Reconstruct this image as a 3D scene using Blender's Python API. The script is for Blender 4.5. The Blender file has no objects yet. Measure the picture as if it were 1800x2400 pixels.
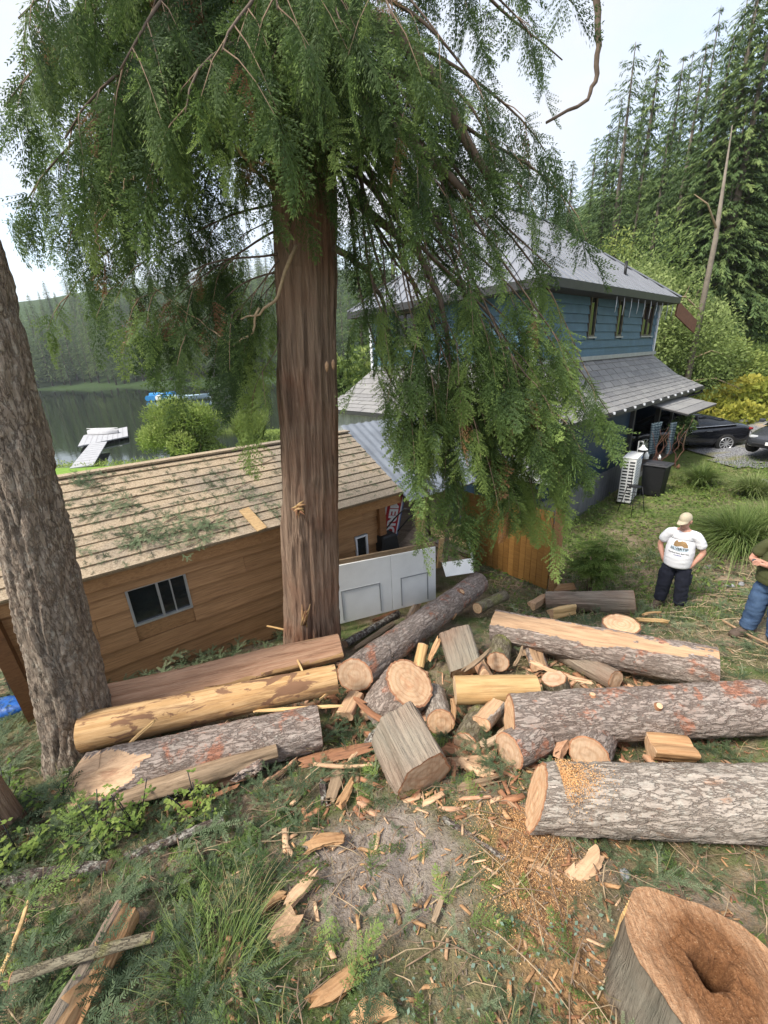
import bpy, bmesh, math, random
import numpy as np
from mathutils import Vector, Matrix, Euler
random.seed(7)
rng = np.random.default_rng(11)
S = bpy.context.scene
C = S.collection
R_ = math.radians

# ------------------------------------------------------------ camera
CZ = 5.0
FPX, TH, RO = 975.0, R_(20.2), R_(3.0)        # focal length in photo pixels (1800x2400), pitch down, roll
fwd = Vector((0, math.cos(TH), -math.sin(TH)))
up0 = Vector((0, math.sin(TH), math.cos(TH)))
CR = math.cos(RO) * Vector((1, 0, 0)) - math.sin(RO) * up0
CU = math.sin(RO) * Vector((1, 0, 0)) + math.cos(RO) * up0
cam_d = bpy.data.cameras.new('camera')
cam = bpy.data.objects.new('camera', cam_d)
C.objects.link(cam)
cam_d.sensor_fit = 'VERTICAL'
cam_d.sensor_height = 24
cam_d.lens = FPX / 2400 * 24
cam_d.clip_start = 0.05
cam_d.clip_end = 3000
m = Matrix((CR, CU, -fwd)).transposed().to_4x4()
m.translation = (0, 0, CZ)
cam.matrix_world = m
S.camera = cam

# ------------------------------------------------------------ world, sun, exposure
SUN_EL, SUN_AZ = R_(52), R_(238)             # azimuth clockwise from +Y
world = bpy.data.worlds.new('World')
S.world = world
world.use_nodes = True
wt = world.node_tree
for n in list(wt.nodes): wt.nodes.remove(n)
def wn(t, **kw):
    n = wt.nodes.new(t)
    for k, v in kw.items(): setattr(n, k, v)
    return n
w_out = wn('ShaderNodeOutputWorld'); w_bg = wn('ShaderNodeBackground')
sky = wn('ShaderNodeTexSky', sky_type='NISHITA')
sky.sun_disc = False; sky.sun_elevation = SUN_EL; sky.sun_rotation = SUN_AZ
sky.air_density = 1.2; sky.dust_density = 2.0
w_tc = wn('ShaderNodeTexCoord'); w_mp = wn('ShaderNodeMapping'); w_mp.inputs['Scale'].default_value = (1.5, 1.5, 3.5)
w_nz = wn('ShaderNodeTexNoise'); w_nz.inputs['Scale'].default_value = 1.6; w_nz.inputs['Detail'].default_value = 6
w_rp = wn('ShaderNodeValToRGB')
w_rp.color_ramp.elements[0].position = 0.36; w_rp.color_ramp.elements[0].color = (0.45, 0.45, 0.45, 1)
w_rp.color_ramp.elements[1].position = 0.62; w_rp.color_ramp.elements[1].color = (1, 1, 1, 1)
w_mx = wn('ShaderNodeMix', data_type='RGBA')
w_mx.inputs['B'].default_value = (2.3, 2.36, 2.5, 1)       # bright cloud layer over the blue
L = wt.links.new
L(w_tc.outputs['Generated'], w_mp.inputs['Vector']); L(w_mp.outputs[0], w_nz.inputs['Vector'])
L(w_nz.outputs[0], w_rp.inputs[0]); L(w_rp.outputs[0], w_mx.inputs['Factor'])
L(sky.outputs[0], w_mx.inputs['A']); L(w_mx.outputs['Result'], w_bg.inputs['Color'])
w_bg.inputs['Strength'].default_value = 0.10
L(w_bg.outputs[0], w_out.inputs[0])
sun_d = bpy.data.lights.new('sun', 'SUN'); sun_d.energy = 1.5; sun_d.angle = R_(14); sun_d.color = (1, 0.94, 0.84)
sun = bpy.data.objects.new('sun', sun_d); C.objects.link(sun)
sdir = Vector((math.cos(SUN_EL) * math.sin(SUN_AZ), math.cos(SUN_EL) * math.cos(SUN_AZ), math.sin(SUN_EL)))
sun.rotation_euler = sdir.to_track_quat('Z', 'Y').to_euler()
sun.location = (0, 0, 60)
S.view_settings.view_transform = 'Standard'
S.view_settings.look = 'None'
S.view_settings.gamma = 1
S.view_settings.exposure = 2.1

# ------------------------------------------------------------ numpy noise
def _h(ix, iy, iz, s):
    n = (ix * 374761393 + iy * 668265263 + iz * 2147483647 + s * 1274126177) & 0xFFFFFFFF
    n = ((n ^ (n >> 13)) * 1274126177) & 0xFFFFFFFF
    n = ((n ^ (n >> 16)) * 2246822519) & 0xFFFFFFFF
    return ((n ^ (n >> 15)) & 0xFFFFFF) / float(0xFFFFFF)
def vn(p, s=0):
    p = np.asarray(p, float); i = np.floor(p).astype(np.int64); f = p - i; f = f * f * (3 - 2 * f)
    r = 0
    for dx in (0, 1):
        for dy in (0, 1):
            for dz in (0, 1):
                w = (f[..., 0] if dx else 1 - f[..., 0]) * (f[..., 1] if dy else 1 - f[..., 1]) * (f[..., 2] if dz else 1 - f[..., 2])
                r = r + w * _h(i[..., 0] + dx, i[..., 1] + dy, i[..., 2] + dz, s)
    return r * 2 - 1
def fbm(p, s=0, o=3):
    p = np.asarray(p, float); r = 0; a = 1.0
    for k in range(o): r = r + a * vn(p * 2 ** k, s + k); a *= .5
    return r
def voro(p, s=0):
    p = np.asarray(p, float); i = np.floor(p).astype(np.int64)
    f1 = np.full(p.shape[:-1], 9.); f2 = np.full(p.shape[:-1], 9.); idv = np.zeros(p.shape[:-1])
    for dx in (-1, 0, 1):
        for dy in (-1, 0, 1):
            for dz in (-1, 0, 1):
                c = i + np.array([dx, dy, dz])
                h = [_h(c[..., 0], c[..., 1], c[..., 2], s + 11 * k) for k in range(4)]
                d = np.sqrt(sum((c[..., k] + h[k] - p[..., k]) ** 2 for k in range(3)))
                n1 = d < f1
                f2 = np.where(n1, f1, np.minimum(f2, d)); idv = np.where(n1, h[3], idv); f1 = np.where(n1, d, f1)
    return f1, f2, idv

# ------------------------------------------------------------ terrain function
_py = [-60, 0, 1, 2.3, 3.4, 5, 7, 9, 14, 22, 26, 29, 34, 60, 150, 160, 400, 900]
_pd = [2.9, 3.05, 3.15, 3.45, 3.75, 4.1, 4.7, 4.8, 4.95, 5.3, 5.55, 6.05, 7.5, 9, 9, 9, 9, 9]
def sstep(a, b, x):
    t = np.clip((np.asarray(x, float) - a) / (b - a), 0, 1); return t * t * (3 - 2 * t)
def shore_far(x): return 185 + 12 * np.sin(x * .03) + 0.18 * np.maximum(0, -x - 60)
def Gnd(x, y):
    x = np.asarray(x, float); y = np.asarray(y, float)
    z = 5 - np.interp(y, _py, _pd)
    # right of the lake the land stays up and rises into the wooded hillside
    land = sstep(-.22, -.02, x / np.maximum(y, 8) - .02 * np.sin(y * .11))
    land = np.maximum(land, sstep(-.40, -.28, x / np.maximum(y, 8)) * (1 - sstep(33, 39, y + 1.5 * np.sin(x * .9))))
    zr = 5 - np.interp(y, [-60, 0, 1, 2.3, 3.4, 5, 7, 9, 14, 25, 60, 900], [2.9, 3.05, 3.15, 3.45, 3.75, 4.1, 4.7, 4.8, 4.95, 5.0, 4.6, 4.0])
    zr = zr + .11 * np.clip(x - 4, 0, 14) + .28 * np.clip(x - 20, 0, 160) * sstep(14, 26, y) + .22 * np.clip(y - 34, 0, 200) * sstep(6, 30, x)
    z = np.where(y > 20, z * (1 - land) + zr * land, np.where(x > 0, zr, z))
    z = z - .10 * np.clip(-3.2 - x, 0, 6) * sstep(1, 4, y) * (1 - sstep(12, 20, y))
    # far shore and its hill
    sf = shore_far(x)
    far = np.interp(y - sf, [-40, 0, 3, 30, 120, 260, 600], [-4, -1.1, 0, 9, 50, 84, 95])
    z = np.where((y > sf - 40) & (x < .05 * y), np.maximum(z, far), z)
    return z
def Gn(x, y): return float(Gnd(x, y)) + float(rough(np.array([x]), np.array([y]))[0])
def rough(x, y):
    p = np.stack([x * 1.3, y * 1.3, 0 * x], -1)
    near = 1 - sstep(9, 16, np.hypot(x, y))
    return near * (.045 * fbm(p, 3, 3) + .018 * vn(p * 6, 9)) + (1 - near) * .03 * fbm(p * .3, 5, 2)
def ray(px, py):
    return fwd + (px - 900) / FPX * CR - (py - 1200) / FPX * CU
def at(px, py, h=0.0):                       # the point h above the ground seen at a photo pixel
    r = ray(px, py); t = .3; o = Vector((0, 0, CZ))
    while t < 400:
        p = o + r * t
        if p.z < float(Gnd(p.x, p.y)) + h: break
        t *= 1.004; t += .004
    return o + r * t
def atY(px, py, Y):
    r = ray(px, py); return Vector((0, 0, CZ)) + r * (Y / r.y)
def D(x, y, h=0.0): return at(x * 1.085, y * 1.085, h)
def DY(x, y, Y): return atY(x * 1.085, y * 1.085, Y)

# ------------------------------------------------------------ mesh helpers
def link(name, me, mats, parent=None):
    o = bpy.data.objects.new(name, me); C.objects.link(o)
    for mt in (mats if isinstance(mats, (list, tuple)) else [mats]): me.materials.append(mt)
    if parent: o.parent = parent
    return o
def mesh_np(name, V, Fq, mats, parent=None, smooth=False, midx=None, col=None):
    V = np.asarray(V, np.float32).reshape(-1, 3); Fq = np.asarray(Fq, np.int32)
    k = Fq.shape[1]; n = len(Fq)
    me = bpy.data.meshes.new(name)
    me.vertices.add(len(V)); me.vertices.foreach_set('co', V.ravel())
    me.loops.add(n * k); me.loops.foreach_set('vertex_index', Fq.ravel())
    me.polygons.add(n); me.polygons.foreach_set('loop_start', np.arange(0, n * k, k, dtype=np.int32))
    me.polygons.foreach_set('loop_total', np.full(n, k, np.int32))
    if midx is not None: me.polygons.foreach_set('material_index', np.asarray(midx, np.int32))
    if smooth: me.polygons.foreach_set('use_smooth', np.ones(n, bool))
    if col is not None:
        a = me.color_attributes.new('tint', 'FLOAT_COLOR', 'POINT')
        c4 = np.ones((len(V), 4), np.float32); c4[:, :3] = np.asarray(col, np.float32).reshape(-1, 3 if np.ndim(col) > 1 else 1)
        a.data.foreach_set('color', c4.ravel())
    me.update(calc_edges=True)
    return link(name, me, mats, parent)
class MB:
    def __init__(s): s.v = []; s.f = []; s.m = []; s.sm = []
    def add(s, vs, fs, mi=0, sm=False):
        b = len(s.v); s.v += [tuple(v) for v in vs]
        for f in fs: s.f.append([b + i for i in f]); s.m.append(mi); s.sm.append(sm)
        return s
    def box(s, c, size, M=None, mi=0, taper=1.0):
        hx, hy, hz = size[0] / 2, size[1] / 2, size[2] / 2
        vs = [Vector((x * hx * (taper if z > 0 else 1), y * hy * (taper if z > 0 else 1), z * hz)) for z in (-1, 1) for y in (-1, 1) for x in (-1, 1)]
        c = Vector(c)
        vs = [(M @ v if M else v) + c for v in vs]
        return s.add(vs, [(0, 2, 3, 1), (4, 5, 7, 6), (0, 1, 5, 4), (2, 6, 7, 3), (0, 4, 6, 2), (1, 3, 7, 5)], mi)
    def bar(s, a, b, w, h, upv=(0, 0, 1), mi=0):
        a = Vector(a); b = Vector(b); x = (b - a); l = x.length; x.normalize()
        y = Vector(upv).cross(x)
        if y.length < 1e-4: y = Vector((0, 1, 0)).cross(x)
        y.normalize(); z = x.cross(y)
        return s.box((a + b) / 2, (l, w, h), Matrix((x, y, z)).transposed(), mi)
    def tube(s, pts, rad, n=8, mi=0, cap=True):
        pts = [Vector(p) for p in pts]; k = len(pts)
        if not hasattr(rad, '__len__'): rad = [rad] * k
        t0 = (pts[1] - pts[0]).normalized()
        u = t0.orthogonal().normalized(); vs = []
        for i, p in enumerate(pts):
            t = (pts[min(i + 1, k - 1)] - pts[max(i - 1, 0)]).normalized()
            u = (u - t * u.dot(t)); u = u.normalized() if u.length > 1e-6 else t.orthogonal().normalized()
            w = t.cross(u)
            for j in range(n):
                a = 2 * math.pi * j / n
                vs.append(p + (u * math.cos(a) + w * math.sin(a)) * rad[i])
        fs = [(i * n + j, i * n + (j + 1) % n, (i + 1) * n + (j + 1) % n, (i + 1) * n + j) for i in range(k - 1) for j in range(n)]
        s.add(vs, fs, mi, True)
        if cap:
            b = len(s.v) - len(vs)
            s.f.append([b + j for j in range(n)][::-1]); s.m.append(mi); s.sm.append(False)
            s.f.append([b + (k - 1) * n + j for j in range(n)]); s.m.append(mi); s.sm.append(False)
        return s
    def lathe(s, prof, c=(0, 0, 0), n=16, mi=0, M=None):
        c = Vector(c); vs = []
        for r, z in prof:
            for j in range(n):
                v = Vector((r * math.cos(2 * math.pi * j / n), r * math.sin(2 * math.pi * j / n), z)); vs.append((M @ v if M else v) + c)
        k = len(prof)
        return s.add(vs, [(i * n + j, i * n + (j + 1) % n, (i + 1) * n + (j + 1) % n, (i + 1) * n + j) for i in range(k - 1) for j in range(n)], mi, True)
    def slab(s, poly, n, th, mi=0):          # closed polygon extruded by th along n
        n = Vector(n).normalized() * th; p = [Vector(q) for q in poly]; k = len(p)
        return s.add(p + [q + n for q in p], [tuple(range(k))[::-1], tuple(range(k, 2 * k))] + [(i, (i + 1) % k, k + (i + 1) % k, k + i) for i in range(k)], mi)
    def build(s, name, mats, parent=None, bevel=0):
        me = bpy.data.meshes.new(name); me.from_pydata(s.v, [], s.f)
        me.polygons.foreach_set('material_index', s.m); me.polygons.foreach_set('use_smooth', s.sm)
        bm = bmesh.new(); bm.from_mesh(me)
        bmesh.ops.recalc_face_normals(bm, faces=bm.faces)
        if bevel: bmesh.ops.bevel(bm, geom=[e for e in bm.edges if e.is_manifold and e.calc_face_angle(0) > .6], offset=bevel, segments=1, affect='EDGES')
        bm.to_mesh(me); bm.free()
        return link(name, me, mats, parent)
def thing(name, label, cat, loc=(0, 0, 0), rot=None, group=None):
    o = bpy.data.objects.new(name, None); C.objects.link(o); o.location = loc
    o.empty_display_size = .1
    if rot is not None:
        o.rotation_mode = 'QUATERNION'; o.rotation_quaternion = rot if not isinstance(rot, float) else Euler((0, 0, rot)).to_quaternion()
    o['label'] = label; o['category'] = cat
    if group: o['group'] = group
    return o
def tag(o, label, cat, group=None):
    o['label'] = label; o['category'] = cat
    if group: o['group'] = group
    return o
def dup(root, loc, rotz, sc, label=None, group=None):
    r = root.copy(); C.objects.link(r); r.location = loc; r.rotation_mode = 'XYZ'; r.rotation_euler = (0, 0, rotz); r.scale = (sc, sc, sc) if not isinstance(sc, tuple) else sc
    if label: r['label'] = label
    if group: r['group'] = group
    for ch in list(root.children):
        c = ch.copy(); C.objects.link(c); c.parent = r
        for g in list(ch.children):
            d = g.copy(); C.objects.link(d); d.parent = c
    return r
def setting(o, kind='structure'): o['kind'] = kind; return o
def frame(xa, up=(0, 0, 1)):
    x = Vector(xa).normalized(); y = Vector(up).cross(x)
    if y.length < 1e-3: y = Vector((0, 1, 0)).cross(x)
    y.normalize(); return Matrix((x, y, x.cross(y))).transposed()

# ------------------------------------------------------------ materials
class NT:
    def __init__(s, name):
        s.m = bpy.data.materials.new(name); s.m.use_nodes = True; s.t = s.m.node_tree
        s.b = s.t.nodes['Principled BSDF']; s.tc = None; s._cv = None
    def n(s, t, **kw):
        q = s.t.nodes.new(t)
        for k, v in kw.items(): setattr(q, k, v)
        return q
    def l(s, a, b): s.t.links.new(a, b)
    def coord(s, which='Object', scale=(1, 1, 1), rnd=True):
        if s.tc is None: s.tc = s.n('ShaderNodeTexCoord')
        o = s.tc.outputs[which]
        if rnd:
            oi = s.n('ShaderNodeObjectInfo'); mu = s.n('ShaderNodeMath', operation='MULTIPLY'); mu.inputs[1].default_value = 37.
            s.l(oi.outputs['Random'], mu.inputs[0]); ad = s.n('ShaderNodeVectorMath', operation='ADD')
            s.l(o, ad.inputs[0]); s.l(mu.outputs[0], ad.inputs[1]); o = ad.outputs[0]
        mp = s.n('ShaderNodeMapping'); mp.inputs['Scale'].default_value = scale; s.l(o, mp.inputs['Vector'])
        return mp.outputs[0]
    def noise(s, vec, scale=1, detail=4, rough=.55, dist=0):
        q = s.n('ShaderNodeTexNoise'); q.inputs['Scale'].default_value = scale; q.inputs['Detail'].default_value = detail
        q.inputs['Roughness'].default_value = rough; q.inputs['Distortion'].default_value = dist; s.l(vec, q.inputs['Vector']); return q.outputs[0]
    def voro(s, vec, scale=1, feature='DISTANCE_TO_EDGE', out='Distance'):
        q = s.n('ShaderNodeTexVoronoi', feature=feature); q.inputs['Scale'].default_value = scale; s.l(vec, q.inputs['Vector']); return q.outputs[out]
    def ramp(s, fac, stops, interp='LINEAR'):
        q = s.n('ShaderNodeValToRGB'); cr = q.color_ramp; cr.interpolation = interp
        while len(cr.elements) < len(stops): cr.elements.new(.5)
        for e, (p, c) in zip(cr.elements, stops):
            e.position = p; e.color = (*c, 1) if hasattr(c, '__len__') else (c, c, c, 1)
        s.l(fac, q.inputs[0]); return q.outputs[0]
    def mix(s, fac, a, b, blend='MIX'):
        q = s.n('ShaderNodeMix', data_type='RGBA', blend_type=blend)
        for k, v in (('Factor', fac), ('A', a), ('B', b)):
            sock = [i for i in q.inputs if i.name == k and (i.type == 'RGBA' if k != 'Factor' else i.type == 'VALUE')][0]
            if isinstance(v, (int, float)): sock.default_value = v
            elif isinstance(v, tuple): sock.default_value = (*v, 1)
            else: s.l(v, sock)
        return [o for o in q.outputs if o.type == 'RGBA'][0]
    def math(s, op, a, b=None, clamp=False):
        q = s.n('ShaderNodeMath', operation=op, use_clamp=clamp)
        for i, v in enumerate((a, b)):
            if v is None: continue
            if isinstance(v, (int, float)): q.inputs[i].default_value = v
            else: s.l(v, q.inputs[i])
        return q.outputs[0]
    def sep(s, vec):
        q = s.n('ShaderNodeSeparateXYZ'); s.l(vec, q.inputs[0]); return q.outputs
    def bump(s, h, st=.5, dist=.02):
        q = s.n('ShaderNodeBump'); q.inputs['Strength'].default_value = st; q.inputs['Distance'].default_value = dist
        s.l(h, q.inputs['Height']); s.l(q.outputs[0], s.b.inputs['Normal'])
    def out(s, col=None, rough=.85, metal=0, spec=.3):
        if col is not None:
            if isinstance(col, tuple): s.b.inputs['Base Color'].default_value = (*col, 1)
            else: s.l(col, s.b.inputs['Base Color'])
        if isinstance(rough, (int, float)): s.b.inputs['Roughness'].default_value = rough
        else: s.l(rough, s.b.inputs['Roughness'])
        s.b.inputs['Metallic'].default_value = metal; s.b.inputs['Specular IOR Level'].default_value = spec
        return s.m
def plain(name, col, rough=.7, metal=0, var=.25, scale=8, spec=.3, bump=0):
    t = NT(name); v = t.coord()
    f = t.noise(v, scale, 5)
    c = t.ramp(f, [(.25, tuple(x * (1 - var) for x in col)), (.75, tuple(min(1, x * (1 + var)) for x in col))])
    if bump: t.bump(t.noise(v, scale * 5, 4), .5, bump)
    return t.out(c, rough, metal, spec)
def bark_mat(name, plate, plate2, crack, patch=(.34, .11, .05), patch_amt=.62, sc=(4., 15., 15.), moss=None, lichen=.0, extra=None):
    t = NT(name); v0 = t.coord(); v = t.coord(scale=sc)
    w = t.n('ShaderNodeVectorMath', operation='ADD')
    sc_ = t.n('ShaderNodeVectorMath', operation='SCALE')
    cv = t.n('ShaderNodeCombineXYZ'); t.l(t.noise(v, .8, 4, .65), cv.inputs[0]); t.l(t.noise(v, 1.7, 4, .65), cv.inputs[1]); t.l(t.noise(v, 1.3, 4, .65), cv.inputs[2])
    t.l(cv.outputs[0], sc_.inputs[0]); sc_.inputs['Scale'].default_value = 2.2
    t.l(v, w.inputs[0]); t.l(sc_.outputs[0], w.inputs[1])
    e = t.voro(w.outputs[0], 1.5)
    fine = t.noise(t.coord(scale=tuple(x * 4 for x in sc)), 1.0, 6, .75)
    cv2 = t.sep(t.voro(w.outputs[0], 1.5, 'F1', 'Color'))
    pc = t.mix(t.ramp(t.noise(v0, 3.2, 6, .7), [(.35, 0), (.65, 1)]), plate, plate2)
    pc = t.mix(t.ramp(fine, [(.3, .8), (.62, 0)]), pc, tuple(x * .5 for x in plate))
    pc = t.mix(t.math('MULTIPLY', cv2[0], .3), pc, tuple(x * .62 for x in plate2))
    if lichen:
        pc = t.mix(t.ramp(t.noise(v0, 16, 6, .75), [(.58 - lichen * .10, 0), (.68 - lichen * .1, lichen * .8)]), pc, (.46, .44, .38))
    k = t.ramp(e, [(0.0, .8), (.03, .45), (.10, 0)])
    k = t.math('MULTIPLY', k, t.ramp(t.noise(v, .6, 3), [(.3, .35), (.6, 1)]))
    col = t.mix(k, pc, crack)
    if patch_amt < 1:
        pm = t.ramp(t.noise(v0, 3.2, 6, .7, .6), [(patch_amt - .02, 0), (patch_amt + .05, .9)])
        pm = t.math('MULTIPLY', pm, t.ramp(fine, [(.3, .3), (.5, 1)]))
        pcol = t.mix(t.ramp(fine, [(.4, 0), (.65, 1)]), patch, tuple(min(1, x * 1.7) for x in patch))
        col = t.mix(pm, col, pcol)
    if moss:
        col = t.mix(t.ramp(t.noise(v0, 3.5, 6, .7), [(.52, 0), (.66, .8)]), col, moss)
    h = t.math('ADD', t.ramp(e, [(0, 0), (.14, 1)]), t.math('MULTIPLY', fine, 1.1))
    t.bump(h, .9, .012)
    return t.out(col, .9, 0, .2)
def endgrain_mat(name, a, b, heart, rim=(.30, .13, .06), freq=110):
    t = NT(name); v = t.coord(rnd=False); x = t.sep(v)
    n1 = t.noise(t.coord(), 5, 3)
    r = t.math('SQRT', t.math('ADD', t.math('MULTIPLY', x[1], x[1]), t.math('MULTIPLY', x[2], x[2])))
    rr = t.math('ADD', r, t.math('MULTIPLY', n1, .03))
    rings = t.math('SINE', t.math('MULTIPLY', rr, freq))
    c = t.mix(t.ramp(rings, [(.0, 0), (1, 1)]), a, b)
    c = t.mix(t.ramp(t.noise(t.coord(), 6, 5, .7, 1.0), [(.45, 0), (.7, .75)]), c, heart)
    c = t.mix(t.ramp(t.noise(t.coord(scale=(1, 30, 2)), 3, 4), [(.45, 0), (.8, .4)]), c, tuple(q * .55 for q in heart))
    t.bump(t.noise(t.coord(scale=(1, 40, 6)), 3, 4), .5, .006)
    return t.out(c, .8, 0, .25)
def grain_mat(name, a, b, dark, sc=(1.2, 22, 22), dark_amt=.6, patch=None, patch_amt=.55, rough=.75, bump=.006, var=1.):
    t = NT(name); v = t.coord(scale=sc)
    f = t.noise(v, 1.6, 6, .65, .4)
    c = t.ramp(f, [(.3, a), (.68, b)])
    c = t.mix(t.ramp(t.noise(v, .9, 5, .7), [(dark_amt, 0), (dark_amt + .12, .85)]), c, dark)
    c = t.mix(t.ramp(t.noise(t.coord(scale=tuple(x * (1.3 if i == 0 else 3.2) for i, x in enumerate(sc))), 1.2, 5, .7), [(.34, .65), (.52, 0)]), c, tuple(x * .6 for x in a))
    if patch: c = t.mix(t.ramp(t.noise(t.coord(scale=(1, 2.2, 2.2)), 2.4, 5, .6, .7), [(patch_amt, 0), (patch_amt + .03, 1)]), c, patch)
    oi = t.n('ShaderNodeObjectInfo'); c = t.mix(1.0, c, t.ramp(oi.outputs['Random'], [(0, (1 - .26 * var, 1 - .28 * var, 1 - .3 * var)), (.5, (1 - .05 * var,) * 3), (1, (1 + .18 * var, 1 + .2 * var, 1 + .22 * var))]), 'MULTIPLY')
    t.bump(f, .6, bump)
    return t.out(c, rough, 0, .3)
# ------------------------------------------------------------ setting materials
def ground_material():
    t = NT('forest_floor'); v = t.coord('Object', rnd=False); x = t.sep(v)
    n1 = t.noise(v, 1.1, 5, .65); n2 = t.noise(v, 9, 6, .7); n3 = t.noise(v, 45, 4, .7)
    dirt = t.ramp(n2, [(.3, (.17, .135, .10)), (.7, (.36, .295, .225))])
    dirt = t.mix(t.ramp(n3, [(.4, 0), (.62, .7)]), dirt, (.30, .20, .12))
    green = t.ramp(n2, [(.3, (.065, .085, .03)), (.55, (.12, .155, .055)), (.75, (.24, .22, .12))])
    green = t.mix(t.ramp(n3, [(.45, 0), (.65, .6)]), green, (.10, .15, .05))
    base = t.mix(t.ramp(n1, [(.42, 0), (.56, 1)]), dirt, green)
    duff = t.ramp(n3, [(.3, (.075, .07, .035)), (.5, (.15, .125, .07)), (.7, (.30, .235, .15))])
    base = t.mix(t.ramp(t.noise(v, 2.3, 5), [(.45, 0), (.6, .8)]), base, duff)
    # bare dirt in the trampled clearing between the logs and the camera
    def blob(cx, cy, rx, ry):
        a = t.math('DIVIDE', t.math('SUBTRACT', x[0], cx), rx); b = t.math('DIVIDE', t.math('SUBTRACT', x[1], cy), ry)
        r = t.math('SQRT', t.math('ADD', t.math('MULTIPLY', a, a), t.math('MULTIPLY', b, b)))
        r = t.math('ADD', r, t.math('MULTIPLY', t.math('SUBTRACT', t.noise(v, 3.5, 5, .7), .5), 1.3))
        return t.ramp(r, [(.55, 1), (1.0, 0)])
    soil = t.ramp(n2, [(.28, (.22, .18, .15)), (.7, (.38, .325, .28))])
    soil = t.mix(t.ramp(n3, [(.5, 0), (.66, .5)]), soil, (.12, .085, .06))
    base = t.mix(blob(-.15, 1.95, .75, .55), base, soil)
    saw = t.ramp(n3, [(.3, (.13, .08, .05)), (.5, (.32, .175, .085)), (.62, (.46, .26, .13)), (.75, (.58, .38, .2))])
    base = t.mix(t.math('MULTIPLY', blob(.95, 1.9, .38, .42), .8), base, saw)
    base = t.mix(t.math('MULTIPLY', blob(.85, 1.35, .32, .5), .75), base, saw)
    # meadow far away
    far = t.math('SUBTRACT', x[1], 9.); fm = t.ramp(t.math('DIVIDE', far, 8.), [(0, 0), (1, 1)])
    mead = t.ramp(n1, [(.3, (.10, .15, .03)), (.7, (.18, .23, .06))])
    base = t.mix(fm, base, mead)
    wood = t.ramp(t.math('DIVIDE', t.math('SUBTRACT', x[1], 40.), 30.), [(0, 0), (1, 1)])
    base = t.mix(wood, base, (.035, .06, .02))
    t.bump(t.math('ADD', n2, n3), .9, .03)
    return t.out(base, .95, 0, .1)
M = {}
M['ground'] = ground_material()
t = NT('lake_water'); v = t.coord('Object', scale=(1, .35, 1), rnd=False)
t.bump(t.noise(v, 2.2, 4, .6), .06, .05)
t.b.inputs['IOR'].default_value = 1.33
M['water'] = t.out((.010, .014, .010), .03, 0, .5)
t = NT('gravel_drive'); v = t.coord('Object', rnd=False)
c = t.ramp(t.voro(v, 22, 'F1', 'Distance'), [(.1, (.38, .39, .40)), (.6, (.12, .12, .13))])
c = t.mix(t.ramp(t.noise(v, 1.1, 5, .6), [(.5, 0), (.62, .9)]), c, (.20, .19, .09))
c = t.mix(t.ramp(t.noise(v, .6, 4, .6), [(.55, 0), (.68, .8)]), c, (.42, .30, .18))
t.bump(t.voro(v, 22, 'F1', 'Distance'), .8, .03); M['gravel'] = t.out(c, .95)
t = NT('mown_lawn'); v = t.coord('Object', rnd=False)
M['lawn'] = t.out(t.ramp(t.noise(v, 3, 6, .7), [(.3, (.13, .22, .035)), (.7, (.20, .31, .06))]), .95, 0, .1)

# ------------------------------------------------------------ terrain sheet
def lines(lo, hi, dense, dstep, grow):
    a = list(np.arange(dense[0], dense[1] + 1e-6, dstep)); s = dstep; x = dense[1]
    while x < hi: s = min(s * grow, 25); x += s; a.append(x)
    s = dstep; x = dense[0]
    while x > lo: s = min(s * grow, 25); x -= s; a.insert(0, x)
    return np.array(a)
gx = lines(-420, 420, (-5.5, 9), .07, 1.09); gy = lines(-20, 620, (.2, 8.), .07, 1.06)
XX, YY = np.meshgrid(gx, gy); ZZ = Gnd(XX, YY) + rough(XX, YY)
nx, ny = len(gx), len(gy)
I = np.arange(nx * ny).reshape(ny, nx)
Fg = np.stack([I[:-1, :-1], I[:-1, 1:], I[1:, 1:], I[1:, :-1]], -1).reshape(-1, 4)
g = mesh_np('ground', np.stack([XX, YY, ZZ], -1), Fg, M['ground'], None, True); setting(g)
wq = mesh_np('lake_water', [(-420, 15, -1), (60, 15, -1), (60, 320, -1), (-420, 320, -1)], [(0, 1, 2, 3)], M['water']); setting(wq)
def drape(name, poly, step, mat, dz=.012):
    poly = np.array(poly); x0, y0 = poly.min(0); x1, y1 = poly.max(0)
    xs = np.arange(x0, x1 + step, step); ys = np.arange(y0, y1 + step, step)
    X, Y = np.meshgrid(xs, ys); n = len(poly); ins = np.zeros(X.shape, bool)
    for i in range(n):
        a, b = poly[i], poly[(i + 1) % n]
        cnd = (a[1] > Y) != (b[1] > Y)
        ins ^= cnd & (X < (b[0] - a[0]) * (Y - a[1]) / (b[1] - a[1] + 1e-9) + a[0])
    Z = Gnd(X, Y) + rough(X, Y) * 1.0 + dz
    J = np.arange(X.size).reshape(X.shape)
    k = ins[:-1, :-1] & ins[1:, 1:] & ins[1:, :-1] & ins[:-1, 1:]
    Fd = np.stack([J[:-1, :-1][k], J[:-1, 1:][k], J[1:, 1:][k], J[1:, :-1][k]], -1)
    return setting(mesh_np(name, np.stack([X, Y, Z], -1), Fd, mat, None, True))
drape('gravel_driveway', [(11.5, 13.4), (14, 11.6), (19, 11.2), (32, 13), (34, 19), (22, 21), (14.6, 19.5), (12.2, 16.5)], .35, M['gravel'], .05)
drape('lawn', [(-20.5, 26.8), (-14, 27), (-7, 25.5), (-2, 23.5), (-2, 13), (-8, 12), (-24, 15), (-24, 26.6)], .5, M['lawn'], .05)

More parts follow.
